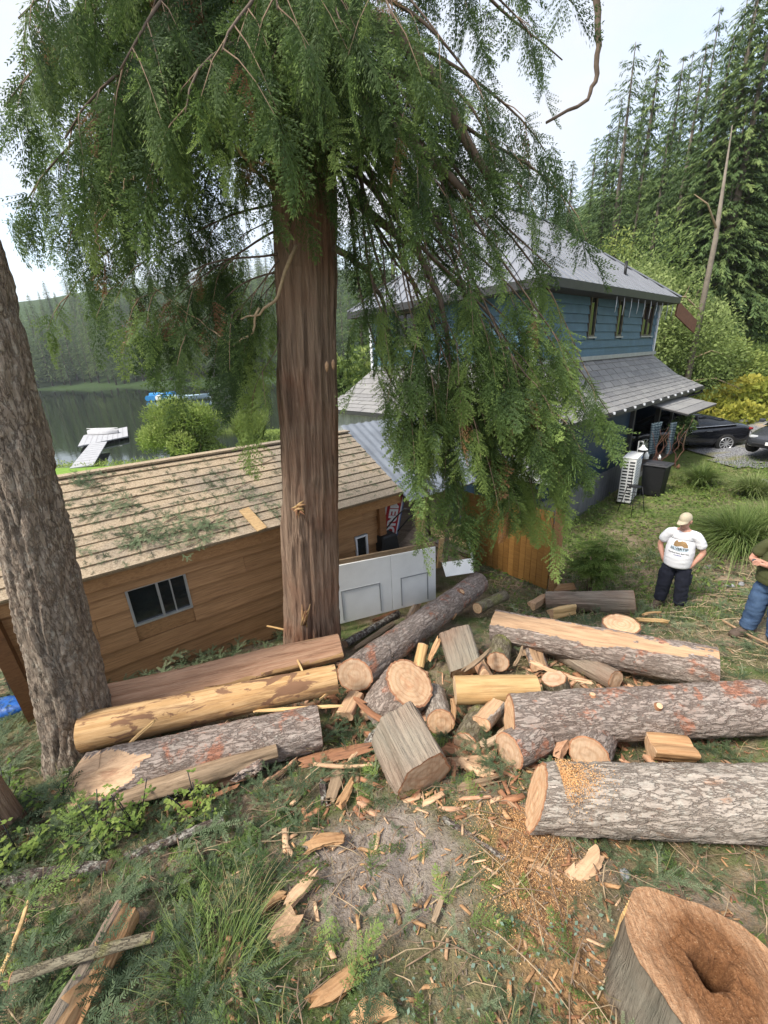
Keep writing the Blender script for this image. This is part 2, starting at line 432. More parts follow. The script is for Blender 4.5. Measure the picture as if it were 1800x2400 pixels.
# ------------------------------------------------------------ shared building materials
def wood_board(name, a, b, dark, rough=.7, var=1.):
    return grain_mat(name, a, b, dark, sc=(1.5, 9, 26), dark_amt=.60, rough=rough, bump=.004, var=var)
M['siding'] = wood_board('stained_cedar_siding', (.26, .135, .058), (.40, .225, .105), (.14, .07, .035), .55, .45)
M['trimwood'] = wood_board('brown_trim', (.15, .068, .028), (.22, .105, .045), (.08, .04, .02), .6)
M['oldwood'] = wood_board('weathered_lumber', (.22, .15, .09), (.36, .26, .16), (.12, .08, .05))
M['greywood'] = wood_board('grey_lumber', (.12, .09, .07), (.22, .17, .13), (.06, .045, .035))
M['newwood'] = wood_board('fresh_lumber', (.42, .27, .13), (.56, .39, .2), (.3, .18, .09))
M['fence'] = wood_board('cedar_fence', (.27, .13, .035), (.40, .21, .06), (.17, .08, .025), .6)
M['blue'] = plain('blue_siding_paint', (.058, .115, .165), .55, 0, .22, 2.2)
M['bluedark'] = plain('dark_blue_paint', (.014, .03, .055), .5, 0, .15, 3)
M['whitetrim'] = plain('white_trim_paint', (.62, .64, .68), .5, 0, .08, 5)
M['greytrim'] = plain('grey_flashing', (.30, .31, .32), .5, .2, .15, 5)
M['darktrim'] = plain('dark_fascia_paint', (.035, .035, .037), .5, 0, .2, 5)
M['soffit'] = plain('soffit_and_lap_shade', (.05, .045, .04), .7, 0, .2, 5)  # real soffit colour; behind the shed siding it doubles as painted lap shade
M['metalroof'] = plain('standing_seam_metal', (.27, .28, .305), .42, .5, .12, 1.5)
M['corr'] = plain('galvanised_sheet', (.20, .22, .25), .5, .35, .3, 2)
M['corrwall'] = plain('weathered_sheet_wall', (.36, .37, .39), .55, .25, .25, 3)
t = NT('grey_roof_tile'); v = t.coord(scale=(1, 1, 1)); oi = t.n('ShaderNodeObjectInfo')
c = t.ramp(t.noise(v, 7, 5), [(.3, (.17, .165, .165)), (.7, (.25, .245, .24))])
c = t.mix(.35, c, t.ramp(oi.outputs['Random'], [(0, (.12, .118, .125)), (1, (.30, .295, .28))]))
t.bump(t.noise(v, 60, 3), .4, .004); M['tile'] = t.out(c, .75, 0, .35)
t = NT('sawdust_covered_shingle'); v = t.coord('Object', rnd=False)
grit = t.noise(v, 42, 5, .85); big = t.noise(v, 1.3, 5, .65, .4)
base = t.ramp(grit, [(.35, (.12, .10, .08)), (.6, (.30, .26, .21))])
saw = t.ramp(grit, [(.34, (.16, .115, .07)), (.46, (.33, .255, .175)), (.65, (.50, .405, .29))])
xs = t.sep(v); gr = t.math('ADD', t.math('MULTIPLY', xs[0], -.13), .42)
c = t.mix(t.ramp(t.math('ADD', big, t.math('MULTIPLY', t.math('SUBTRACT', gr, .5), .55)), [(.40, .25), (.62, 1)]), base, saw)
t.bump(grit, .9, .012); M['shingle'] = t.out(c, .95, 0, .1)
t = NT('window_glass'); t.b.inputs['IOR'].default_value = 1.5
M['glass'] = t.out((.012, .015, .016), .04, 0, .6)
M['alu'] = plain('aluminium_frame', (.42, .43, .44), .4, .6, .1, 6)
M['blackpl'] = plain('black_plastic', (.012, .012, .013), .5, 0, .2, 9)
M['black'] = plain('black_painted_steel', (.015, .015, .016), .4, .2, .2, 9)
M['whitepl'] = plain('white_plastic', (.76, .76, .74), .45, 0, .06, 4)

# ------------------------------------------------------------ generic planks on a wall
def wall_rows(parent, name, P0, dirv, nrm, Lw, z0, z1, step, mat, th=.022, lap=.012, cuts=None, holes=(), top=None):
    """horizontal lapped boards; dirv/nrm unit vectors, holes = (s0, s1, za, zb); top(z)-> allowed s range"""
    dirv = Vector(dirv); nrm = Vector(nrm); z = z0; k = 0
    while z < z1 - .02:
        zt = min(z + step + lap, z1)
        segs = [(0, Lw)]
        for (a, b, za, zb) in holes:
            if z + step * .5 > za and z + step * .5 < zb:
                ns = []
                for (s, e) in segs:
                    if b <= s or a >= e: ns.append((s, e)); continue
                    if a > s: ns.append((s, a))
                    if b < e: ns.append((b, e))
                segs = ns
        fin = []
        for (s, e) in segs:
            if cuts:
                cs = sorted(c for c in cuts(k) if s + .15 < c < e - .15)
                pts = [s] + cs + [e]
                fin += [(pts[i] + (.002 if i else 0), pts[i + 1] - (.002 if i < len(pts) - 2 else 0)) for i in range(len(pts) - 1)]
            else: fin.append((s, e))
        for (s, e) in fin:
            b = MB(); w = (e - s); h = zt - z; c = P0 + dirv * (s + e) / 2
            lean = .045
            vs = []
            for (sx, zz, o) in ((-1, 0, 0), (1, 0, 0), (1, h, 0), (-1, h, 0)):
                vs.append(Vector((sx * w / 2, -(th + lean * (1 - zz / h)), zz - h / 2)))
            for (sx, zz, o) in ((-1, 0, 0), (1, 0, 0), (1, h, 0), (-1, h, 0)):
                vs.append(Vector((sx * w / 2, 0, zz - h / 2)))
            b.add(vs, [(0, 1, 2, 3), (7, 6, 5, 4), (0, 4, 5, 1), (1, 5, 6, 2), (2, 6, 7, 3), (3, 7, 4, 0)])
            o = b.build(name, mat, parent)
            Mx = Matrix((dirv, -nrm, Vector((0, 0, 1)))).transposed().to_4x4()
            Mx.translation = Vector((c.x, c.y, z + h / 2)) - parent.location
            o.matrix_local = Mx
        z += step; k += 1
def roof_tiles(parent, name, A, B, Cc, Dd, n_course, tw, mat, th=.02, per_tile=True, lap=.25, jit=.006):
    """A-B eave, D-C top edge (A under D). courses up the slope, split into tiles tw wide"""
    A, B, Cc, Dd = map(Vector, (A, B, Cc, Dd)); nrm = (B - A).cross(Dd - A).normalized()
    if nrm.z < 0: nrm = -nrm
    loc = parent.location
    for k in range(n_course):
        f0 = k / n_course; f1 = min(1, (k + 1 + lap) / n_course)
        a0 = A.lerp(Dd, f0); b0 = B.lerp(Cc, f0); a1 = A.lerp(Dd, f1); b1 = B.lerp(Cc, f1)
        n = max(1, round((b0 - a0).length / tw)) if per_tile else 1
        offs = (.5 if k % 2 and per_tile and n > 1 else 0)
        edges = [0] + [(i + offs) / n for i in range(0 if offs else 1, n)] + [1]
        for i in range(len(edges) - 1):
            s0, s1 = edges[i] + .0015, edges[i + 1] - .0015
            up = nrm * (th + random.uniform(0, jit)); dn = nrm * .004
            q = [a0.lerp(b0, s0) + up, a0.lerp(b0, s1) + up, a1.lerp(b1, s1) + dn, a1.lerp(b1, s0) + dn]
            lo = [a0.lerp(b0, s0) - nrm * .002, a0.lerp(b0, s1) - nrm * .002, a1.lerp(b1, s1) - nrm * .004, a1.lerp(b1, s0) - nrm * .004]
            b = MB(); b.add([p - loc for p in q + lo], [(0, 1, 2, 3), (7, 6, 5, 4), (0, 4, 5, 1), (1, 5, 6, 2), (2, 6, 7, 3), (3, 7, 4, 0)])
            b.build(name, mat, parent)
def seams(parent, A, B, Cc, Dd, sp, mat, h=.035, w=.03):
    """standing seams running up the slope, clipped to the (trapezoid or triangle) roof face"""
    A, B, Cc, Dd = map(Vector, (A, B, Cc, Dd)); u = (B - A); Lw = u.length; u.normalize()
    nrm = (B - A).cross(Dd - A).normalized(); nrm = nrm if nrm.z > 0 else -nrm
    v = nrm.cross(u); v = v if v.z > 0 else -v
    sD, hD = (Dd - A).dot(u), (Dd - A).dot(v); sC = (Cc - A).dot(u)
    s = sp * .5
    while s < Lw:
        hh = hD
        if s < sD: hh = hD * s / sD
        if s > sC: hh = min(hh, hD * (Lw - s) / (Lw - sC))
        if hh > .15:
            a = A + u * s + nrm * (h / 2 - .004); b = a + v * hh
            q = MB(); q.bar(a - parent.location, b - parent.location, w, h, nrm); q.build('seam', mat, parent)
        s += sp
def face(parent, name, pts, mat, th=.03):
    pts = [Vector(p) for p in pts]
    n = (pts[1] - pts[0]).cross(pts[-1] - pts[0]).normalized(); n = n if n.z > 0 else -n
    b = MB(); b.slab([p - parent.location - n * th for p in pts], n, th); return b.build(name, mat, parent)
def corrugated(parent, name, P0, u, v, Lu, Lv, mat, pitch=.08, amp=.012, clip=None):
    """sheet with ribs along v; u across"""
    P0, u, v = Vector(P0), Vector(u).normalized(), Vector(v).normalized(); n = u.cross(v)
    k = int(Lu / pitch * 4) + 1; V = []
    for i in range(k + 1):
        s = Lu * i / k; ph = (i % 4); a = (0, 1, 1, 0)[ph] * amp
        for e in (0, 1):
            lv = Lv(s) if callable(Lv) else Lv
            V.append(P0 + u * s + v * (lv * e) + n * a - parent.location)
    Fq = [(2 * i, 2 * i + 2, 2 * i + 3, 2 * i + 1) for i in range(k)]
    return mesh_np(name, [tuple(q) for q in V], Fq, mat, parent)

# ------------------------------------------------------------ the blue house
HA = R_(41); hd = Vector((math.cos(HA), math.sin(HA), 0)); he = Vector((-hd.y, hd.x, 0))
HC = Vector((4.059, 11.5, 4.64)); HW, HDp = 9.0, 6.3
house = thing('blue_house', 'two storey blue house with metal hip roof behind the cedar branches', 'house', (HC.x, HC.y, .2))
def H(s, e, z): return HC + hd * s + he * e + Vector((0, 0, z))
hw = MB()
for (s0, e0, s1, e1) in ((0, 0, HW, 0), (0, 0, 0, HDp), (0, HDp, HW, HDp), (HW, 0, HW, HDp)):
    pass
b = MB(); loc = house.location
b.add([H(s, e, z) - loc for z in (-.3, 2.2) for (s, e) in ((0.0, 0.0), (HW, 0), (HW, HDp), (0, HDp))], [(0, 1, 5, 4), (1, 2, 6, 5), (2, 3, 7, 6), (3, 0, 4, 7), (4, 5, 6, 7)])
b.build('upper_wall', M['blue'], house)
wins = [(3.05, 3.5), (5.15, 5.6), (7.45, 8.5)]
wall_rows(house, 'siding_board', H(0, 0, 0), hd, -he, HW, HC.z + .12, HC.z + 2.1, .235, M['blue'], holes=[(a - .06, bb + .06, HC.z + .62, HC.z + 1.85) for a, bb in wins])
wall_rows(house, 'siding_board', H(0, HDp, 0), -he, -hd, HDp, HC.z + .12, HC.z + 2.1, .235, M['blue'], holes=[(1.2, 2.2, HC.z + .7, HC.z + 1.8)])
def window(parent, P0, u, nrm, s0, s1, z0, z1, frame_m, mull=0, fw=.05, name='window', sill=True):
    u = Vector(u); nrm = Vector(nrm)
    root_loc = parent.location
    f = MB(); p = lambda s, z, o: P0 * 1 + u * s + nrm * o + Vector((0, 0, z)) - root_loc
    def rail(sa, za, sb, zb, w, proud): f.bar(p(sa, za, proud / 2 - .005), p(sb, zb, proud / 2 - .005), proud + .03, w, (0, 0, 1) if za == zb else u)
    for zz in (z0 + fw / 2, z1 - fw / 2):
        a, bq = p(s0, zz, .025), p(s1, zz, .025); f.box((a + bq) / 2, (s1 - s0, .07, fw), Matrix((u, nrm, Vector((0, 0, 1)))).transposed())
    for ss in [s0 + fw / 2, s1 - fw / 2] + [s0 + (s1 - s0) * (i + 1) / (mull + 1) for i in range(mull)]:
        a = p(ss, (z0 + z1) / 2, .028); f.box(a, (fw, .064, z1 - z0 - 2 * fw), Matrix((u, nrm, Vector((0, 0, 1)))).transposed())
    o = f.build(name, frame_m, parent)
    gl = MB(); gl.box(p((s0 + s1) / 2, (z0 + z1) / 2, .012), (s1 - s0 - fw, .012, z1 - z0 - fw), Matrix((u, nrm, Vector((0, 0, 1)))).transposed())
    gl.build('pane', M['glass'], o)
    if not sill: return o
    sl = MB(); sl.box(p((s0 + s1) / 2, z0 - .025, .05), (s1 - s0 + .12, .12, .045), Matrix((u, nrm, Vector((0, 0, 1)))).transposed()); sl.build('sill', M['greytrim'], o)
    return o
M['winframe'] = plain('brown_window_frame', (.09, .075, .06), .5)
flat = Vector((HC.x, HC.y, 0))
for a, bb in wins: window(house, flat, hd, -he, a, bb, HC.z + .68, HC.z + 1.8, M['winframe'], 1 if bb - a > .8 else 0)
window(house, flat + he * HDp, -he, -hd, 1.26, 2.14, HC.z + .75, HC.z + 1.75, M['winframe'], 1)
for (s, e) in ((-.03, -.03), (HW + .03, -.03), (-.03, HDp + .03)):
    q = MB(); q.box(H(s, e, 1.0) - loc, (.12, .12, 2.2), Matrix((hd, he, Vector((0, 0, 1)))).transposed()); q.build('corner_board', M['whitetrim'], house)
q = MB(); q.box(H(HW / 2, -.07, .06) - loc, (HW + .3, .14, .12), Matrix((hd, he, Vector((0, 0, 1)))).transposed()); q.box(H(-.07, HDp / 2, .06) - loc, (.14, HDp - .03, .12), Matrix((hd, he, Vector((0, 0, 1)))).transposed())
q.build('flashing', M['greytrim'], house)
# upper metal hip roof
ov = .6; ze = 1.95; zt = 4.75
E0, E1, E2, E3 = H(-ov, -ov, ze), H(HW + .35, -ov, ze), H(HW + .35, HDp + ov, ze), H(-ov, HDp + ov, ze)
T0, T1 = H(3.1, HDp / 2, zt), H(HW - 3.2, HDp / 2, zt)
rr = [face(house, 'roof', [E0, E1, T1, T0], M['metalroof']), face(house, 'roof', [E3, E0, T0], M['metalroof']), face(house, 'roof', [E1, E2, T1], M['metalroof']), face(house, 'roof', [E2, E3, T0, T1], M['metalroof'])]
seams(house, E0, E1, T1, T0, .42, M['metalroof']); seams(house, E3, E0, T0, T0, .42, M['metalroof']); seams(house, E1, E2, T1, T1, .42, M['metalroof'])
q = MB()
for a, bb in ((E0, T0), (E3, T0), (E1, T1), (E2, T1), (T0, T1)): q.bar(a + Vector((0, 0, .03)) - loc, bb + Vector((0, 0, .03)) - loc, .16, .04)
q.build('ridge_cap', M['metalroof'], house)
q = MB(); dz = Vector((0, 0, -.1))
for a, bb in ((E0, E1), (E3, E0), (E1, E2), (E2, E3)): q.bar(a + dz - loc, bb + dz - loc, .05, .2)
q.build('fascia', M['darktrim'], house)
q = MB(); q.slab([p + Vector((0, 0, -.2)) - loc for p in (E0 + (hd + he) * .03, E1 + (he - hd) * .03, E2 - (hd + he) * .03, E3 + (hd - he) * .03)], (0, 0, 1), .04); q.build('soffit', M['soffit'], house)
q = MB(); vp = H(6.2, -ov + .9, ze + .55 + .1); q.tube([vp - loc - Vector((0, 0, .2)), vp - loc + Vector((0, 0, .42))], .045, 10); q.build('vent_pipe', M['black'], house)
# icicle lights hanging under the eave
for i in range(10):
    s = 3.6 + i * .58; q = MB(); a = H(s, -ov + .06, ze - .22) - loc; q.tube([a, a + Vector((.01, 0, -.2)), a + Vector((-.005, .01, -.42 - .06 * (i % 3)))], .010, 5); q.build('icicle_light', M['whitetrim'], house)
# rust brown bargeboard poking out beyond the far corner
q = MB(); a = H(HW + .30, -ov + .05, ze - .35); q.bar(a - loc, a + hd * 2.9 - Vector((0, 0, .62)) - loc, .05, .5, (0, 0, 1)); M['rust'] = plain('rusty_brown_board', (.17, .075, .045), .8); q.build('bargeboard', M['rust'], house)
# skirt roof
so, sz = 1.6, -1.3
K = dict(a=H(-so, -so, sz), b=H(HW + so, -so, sz), c=H(HW + so, HDp + so, sz), d=H(-so, HDp + so, sz))
t0, t1, t2, t3 = H(-.02, -.02, .02), H(HW + .02, -.02, .02), H(HW + .02, HDp + .02, .02), H(-.02, HDp + .02, .02)
def curve_roof(A, B, Ct, Dt, n, per, tw, sag=.16):
    A, B, Ct, Dt = map(Vector, (A, B, Ct, Dt)); mid = .5
    Am, Bm = A.lerp(Dt, mid) - Vector((0, 0, sag)), B.lerp(Ct, mid) - Vector((0, 0, sag))
    for (a, b_, c_, d_) in ((A, B, Bm, Am), (Am, Bm, Ct, Dt)):
        face(house, 'roof_deck', [a, b_, c_, d_], M['darktrim'], .03)
        roof_tiles(house, 'roof_tile', a, b_, c_, d_, n, tw, M['tile'], .022, per)
curve_roof(K['a'], K['b'], t1, t0, 5, True, .62)
curve_roof(K['d'], K['a'], t0, t3, 5, True, .9)
curve_roof(K['b'], K['c'], t2, t1, 3, False, 1)
q = MB()
for a, bb in ((K['a'], K['b']), (K['d'], K['a']), (K['b'], K['c'])): q.bar(a - loc - Vector((0, 0, .06)), bb - loc - Vector((0, 0, .06)), .11, .1)
q.build('gutter', M['darktrim'], house)
q = MB(); q.slab([p - loc - Vector((0, 0, .13)) for p in (K['a'] + hd * .05 + he * .05, K['b'] - hd * .05 + he * .05, K['c'] - hd * .05 - he * .05, K['d'] + hd * .05 - he * .05)], (0, 0, 1), .04); q.build('soffit', M['soffit'], house)
q = MB(); g0 = H(HW + so - .1, -so, sz - .1); q.tube([g0 - loc, g0 - loc + Vector((0, 0, -.12)), H(HW + .9, -so + .5, sz - .42) - loc, H(HW + .6, -1.05, sz - .5) - loc], .04, 8); q.build('downspout', M['black'], house)
q = MB(); q.tube([H(.02, -.14, 1.75) - loc, H(.02, -.14, .25) - loc, H(.12, -.3, .12) - loc], .045, 8); q.build('downspout', M['black'], house)
# small gutter lights along the skirt eave
for i in range(11):
    q = MB(); a = H(1.5 + i * .75, -so - .06, sz - .01) - loc; q.box(a, (.05, .05, .06)); q.build('gutter_light', M['whitetrim'], house)
# lower storey: walls 1.15 m outside the upper ones; porch recess in the right half
lo_ = 1.15; zb = -4.6
b = MB()
def wq_(s0, e0, s1, e1, z0, z1, mi=0): b.add([H(s0, e0, z0) - loc, H(s1, e1, z0) - loc, H(s1, e1, z1) - loc, H(s0, e0, z1) - loc], [(0, 1, 2, 3)], mi)
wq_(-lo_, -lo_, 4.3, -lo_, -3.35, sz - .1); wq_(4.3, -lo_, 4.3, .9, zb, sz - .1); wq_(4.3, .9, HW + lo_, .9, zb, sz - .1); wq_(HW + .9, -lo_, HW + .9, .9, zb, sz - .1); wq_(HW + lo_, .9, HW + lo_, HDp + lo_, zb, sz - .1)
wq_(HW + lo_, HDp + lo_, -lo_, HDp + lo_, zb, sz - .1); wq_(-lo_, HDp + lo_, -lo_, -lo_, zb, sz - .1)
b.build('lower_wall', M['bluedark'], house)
M['corrdark'] = plain('grey_wainscot_sheet', (.16, .165, .18), .5, .4, .2, 3)
corrugated(house, 'wainscot', H(-lo_, -lo_ - .02, zb), hd, (0, 0, 1), 5.42, 1.35, M['corrdark'], .2, .025)
corrugated(house, 'sheet_wall', H(-lo_ - .02, HDp + lo_, -2.6), -he, (0, 0, 1), HDp + 2 * lo_, 1.2, M['corrwall'], .16, .03)
q = MB(); q.box(H(-lo_ - .05, 2.8, -2.64) - loc, (.1, HDp + 2 * lo_ + .1, .16), Matrix((hd, he, Vector((0, 0, 1)))).transposed()); q.build('sill_trim', M['whitetrim'], house)
for s in (4.35, 6.9, 9.4):
    q = MB(); q.box(H(s, -lo_ - .05, -2.9) - loc, (.14, .14, 3.0), Matrix((hd, he, Vector((0, 0, 1)))).transposed()); q.build('porch_post', M['darktrim'], house)
q = MB(); q.box(H(7.0, -.3, -3.72) - loc, (5.3, 2.2, .12), Matrix((hd, he, Vector((0, 0, 1)))).transposed()); q.build('porch_deck', M['greywood'], house)
q = MB(); q.box(H(7.0, -1.25, -4.3) - loc, (5.2, .2, 1.0), Matrix((hd, he, Vector((0, 0, 1)))).transposed()); q.build('foundation', plain('old_concrete', (.30, .28, .25), .9, 0, .3, 4), house)
q = MB(); q.box(H(5.6, .86, -3.2) - loc, (.95, .06, 2.05), Matrix((hd, he, Vector((0, 0, 1)))).transposed()); q.build('door', M['black'], house)
# awning over the porch steps
aw = [H(5.3, -lo_ + .1, sz - .12), H(8.6, -lo_ + .1, sz - .14), H(8.75, -lo_ - 1.35, sz - .48), H(5.4, -lo_ - 1.3, sz - .46)]
face(house, 'awning', [aw[3], aw[2], aw[1], aw[0]], M['darktrim'], .05)
roof_tiles(house, 'awning_tile', aw[3], aw[2], aw[1], aw[0], 4, .75, M['tile'], .02, True)
q = MB(); q.bar(H(8.4, -lo_ - .1, sz - .35) - loc, H(8.4, -lo_ - .1, zb) - loc, .09, .09, hd); q.build('awning_post', M['darktrim'], house)

# ------------------------------------------------------------ brown wooden shed
SA = R_(35); sd = Vector((math.cos(SA), math.sin(SA), 0)); se = Vector((-sd.y, sd.x, 0))
SO = Vector((-1.608, 6.0, 2.65)); SL0, SL1 = -4.3, 2.42
def Sp(s, e, z): return Vector((SO.x, SO.y, 0)) + sd * s + se * e + Vector((0, 0, z))
shed = thing('wooden_shed', 'brown board sided shed with sawdust covered shingle roof between the two big trunks', 'shed', (SO.x, SO.y, .2))
sl = shed.location
wz0, wz1 = .12, 2.5
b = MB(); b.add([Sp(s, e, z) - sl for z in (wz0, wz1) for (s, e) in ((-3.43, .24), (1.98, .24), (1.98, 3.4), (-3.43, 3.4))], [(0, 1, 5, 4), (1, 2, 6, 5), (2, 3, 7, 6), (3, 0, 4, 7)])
b.build('wall', M['soffit'], shed)  # near-black backing, paints the lap shadow lines seen between the boards
rs = random.Random(5)
cutt = [sorted(rs.uniform(.7, 5.3) for _ in range(1)) for _ in range(12)]
wa, wb = 1.24, 2.00
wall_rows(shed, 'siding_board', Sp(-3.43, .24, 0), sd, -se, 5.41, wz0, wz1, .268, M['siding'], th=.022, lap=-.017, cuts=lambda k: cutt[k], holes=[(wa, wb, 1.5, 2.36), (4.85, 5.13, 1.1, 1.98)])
window(shed, Sp(-3.43, .24, 0), sd, -se, wa, wb, 1.70, 2.28, M['alu'], 1, .032, sill=False)
window(shed, Sp(-3.43, .24, 0), sd, -se, 4.86, 5.12, 1.12, 1.96, M['whitetrim'], 0, .03, sill=False)
q = MB(); q.box(Sp(-3.43 + (wa + wb) / 2, .2365, 1.95) - sl, (wb - wa + .02, .01, 1.0), Matrix((sd, se, Vector((0, 0, 1)))).transposed()); q.build('window_surround', M['siding'], shed)
q = MB(); p_ = Sp(-3.43 + (wa * .28 + wb * .72), .24 - .03, 1.99) - sl; q.box(p_, (.018, .03, .52), Matrix((sd, se, Vector((0, 0, 1)))).transposed()); q.build('glazing_bar', M['alu'], shed)
q = MB(); q.box(Sp(2.0, .17, 1.2) - sl, (.14, .14, 2.6), Matrix((sd, se, Vector((0, 0, 1)))).transposed()); q.build('corner_post', M['trimwood'], shed)
q = MB(); q.bar(Sp(-3.5, .1, 2.5) - sl, Sp(-3.42, .1, -.2) - sl, .15, .15, sd); q.build('porch_post', M['trimwood'], shed)
rw, rh = 1.85, .93
q = MB(); q.bar(Sp(SL0, .1, 2.53) - sl, Sp(SL1, .1, 2.53) - sl, .04, .2); q.build('fascia', M['siding'], shed)
A_, B_, C_, D_ = Sp(SL0, 0, 2.65), Sp(SL1, 0, 2.65), Sp(SL1, rw, 2.65 + rh), Sp(SL0, rw, 2.65 + rh)
face(shed, 'roof_deck', [A_, B_, C_, D_], M['oldwood'], .035)
roof_tiles(shed, 'shingle_course', A_, B_, C_, D_, 11, 9, M['shingle'], .026, False, jit=.01)
face(shed, 'roof_deck', [C_, D_, Sp(SL0, 2 * rw, 2.65), Sp(SL1, 2 * rw, 2.65)], M['oldwood'], .035)
roof_tiles(shed, 'shingle_course', Sp(SL1, 2 * rw, 2.65), Sp(SL0, 2 * rw, 2.65), D_, C_, 11, 9, M['shingle'], .026, False)
q = MB(); q.bar(C_ - sl + Vector((0, 0, .02)), D_ - sl + Vector((0, 0, .02)), .2, .03); q.build('ridge_cap', M['shingle'], shed)
for k in range(2):
    q = MB(); s = 1.97; q.add([Sp(s, .26, wz1) - sl, Sp(s, 3.4, wz1) - sl, Sp(s, rw, 2.6 + rh) - sl], [(0, 1, 2)]) if k == 0 else q.add([Sp(-3.4, .26, wz1) - sl, Sp(-3.4, 3.4, wz1) - sl, Sp(-3.4, rw, 2.6 + rh) - sl], [(0, 1, 2)]); q.build('gable', M['trimwood'], shed)
pq = Sp(1.0, .05, 2.68); q = MB(); nn = (B_ - A_).cross(D_ - A_).normalized(); ax = (D_ - A_).normalized()
q.box((0, 0, 0), (.52, .16, .02), frame(ax + sd * -.18, nn)); sp_ = q.build('board_scrap', M['newwood'], None); sp_.location = Sp(-.35, .2, 2.65 + .13) + nn * .03
tag(sp_, 'short pale board scrap lying at the shed roof edge', 'board')
# lean-to of corrugated metal beyond the shed gable
lean = thing('metal_lean_to', 'corrugated grey metal lean-to roof between the shed gable and the house', 'lean-to', Sp(3.4, .5, .2))
ru = (D_ - A_).normalized()
corrugated(lean, 'sheet_roof', Sp(SL1 + .03, -.15, 2.50), sd, ru, 3.4, 2.6, M['corr'], .2, .022)
for s in (3.3, 5.6):
    q = MB(); q.bar(Sp(s, .2, 2.55) - lean.location, Sp(s, .2, .1) - lean.location, .1, .1, sd); q.build('post', M['greywood'], lean)
q = MB(); q.bar(Sp(SL1 + .1, .1, 2.46) - lean.location, Sp(5.7, .1, 2.46) - lean.location, .08, .14); q.build('beam', M['greywood'], lean)
q = MB(); q.box(Sp(4.2, 2.35, 1.3) - lean.location, (3.6, .05, 2.6), Matrix((sd, se, Vector((0, 0, 1)))).transposed()); q.build('back_wall', M['greywood'], lean)
# ------------------------------------------------------------ wood materials
M['fir_bark'] = bark_mat('fir_bark_grey', (.43, .36, .315), (.35, .27, .225), (.12, .075, .055), (.30, .13, .08), .575, lichen=.4)
M['fir_bark2'] = bark_mat('fir_bark_pale', (.51, .445, .38), (.42, .35, .29), (.15, .10, .075), (.28, .15, .09), .63, lichen=.6)
M['fir_stand'] = bark_mat('standing_fir_bark', (.36, .295, .235), (.28, .215, .165), (.075, .05, .038), (.20, .085, .05), .68, sc=(15., 15., 3.2), lichen=.55)
M['moss_bark'] = bark_mat('mossy_bark', (.27, .24, .17), (.22, .18, .12), (.08, .05, .03), patch_amt=1, moss=(.21, .22, .06))
M['dark_bark'] = bark_mat('dark_lichen_bark', (.17, .13, .11), (.12, .09, .075), (.03, .02, .018), (.25, .1, .05), .7, sc=(5, 18, 18), lichen=1.0)
def fibre(name, a, b, c, red, ax=0, grey=None):
    t = NT(name); sc = [38, 38, 38]; sc[ax] = 1.1
    v = t.coord(scale=tuple(sc)); f = t.noise(v, 1.0, 5, .65, .5); f2 = t.noise(t.coord(scale=tuple(x * (.35 if i != ax else .8) for i, x in enumerate(sc))), 1, 4, .6, .8)
    col = t.ramp(f, [(.25, a), (.5, b), (.75, c)])
    col = t.mix(t.ramp(f2, [(.3, .75), (.5, 0)]), col, tuple(x * .35 for x in a))
    col = t.mix(t.ramp(t.noise(t.coord(), 1.6, 4), [(.45, 0), (.7, .7)]), col, red)
    if grey: col = t.mix(t.ramp(t.noise(t.coord(), .9, 4), [(.4, 0), (.65, .75)]), col, grey)
    t.bump(t.math('ADD', f, t.math('MULTIPLY', f2, 1.5)), 1, .03)
    return t.out(col, .92, 0, .15)
M['cedar_bark'] = fibre('cedar_bark', (.095, .055, .038), (.23, .15, .105), (.42, .31, .225), (.23, .10, .055), 2, (.25, .18, .13))
M['cedar_logbark'] = fibre('cedar_log_bark', (.16, .11, .08), (.27, .20, .15), (.36, .29, .22), (.24, .12, .075), 0, (.27, .25, .20))
M['end'] = endgrain_mat('fresh_cut_end', (.62, .42, .26), (.54, .34, .195), (.46, .23, .12))
M['end2'] = endgrain_mat('weathered_cut_end', (.52, .37, .25), (.45, .30, .19), (.38, .21, .12), freq=90)
M['end_pale'] = endgrain_mat('pale_cut_end', (.58, .42, .27), (.50, .35, .21), (.42, .25, .13))
M['peeled'] = grain_mat('peeled_sapwood_stained', (.34, .185, .07), (.50, .325, .165), (.13, .065, .038), (1.0, 10, 10), .53, (.17, .09, .05), .56, .92, .014)
M['peeled_y'] = grain_mat('peeled_yellow_wood', (.46, .28, .115), (.60, .41, .20), (.22, .11, .05), (1.2, 9, 9), .60)
M['splitred'] = grain_mat('split_heartwood', (.38, .20, .115), (.52, .32, .20), (.18, .085, .05), (1.0, 20, 20), .58, bump=.012)
M['splitpale'] = grain_mat('split_pale_wood', (.42, .26, .15), (.54, .36, .22), (.30, .14, .075), (1.2, 12, 12), .56, bump=.01)
M['splintor'] = grain_mat('orange_splinter', (.38, .20, .09), (.54, .34, .18), (.18, .085, .045), (2, 20, 20), .6, bump=.008)
M['greysplit'] = grain_mat('weathered_split_wood', (.27, .19, .12), (.40, .29, .19), (.14, .085, .05), (1.3, 20, 20), .56, bump=.012)
M['inner'] = grain_mat('inner_bark', (.26, .12, .065), (.38, .19, .10), (.12, .06, .04), (2, 14, 14), .58, bump=.01)
M['twig'] = plain('twig_bark', (.20, .14, .095), .9, 0, .35, 20)
M['twigpale'] = plain('pale_twig', (.36, .27, .17), .9, 0, .3, 20)

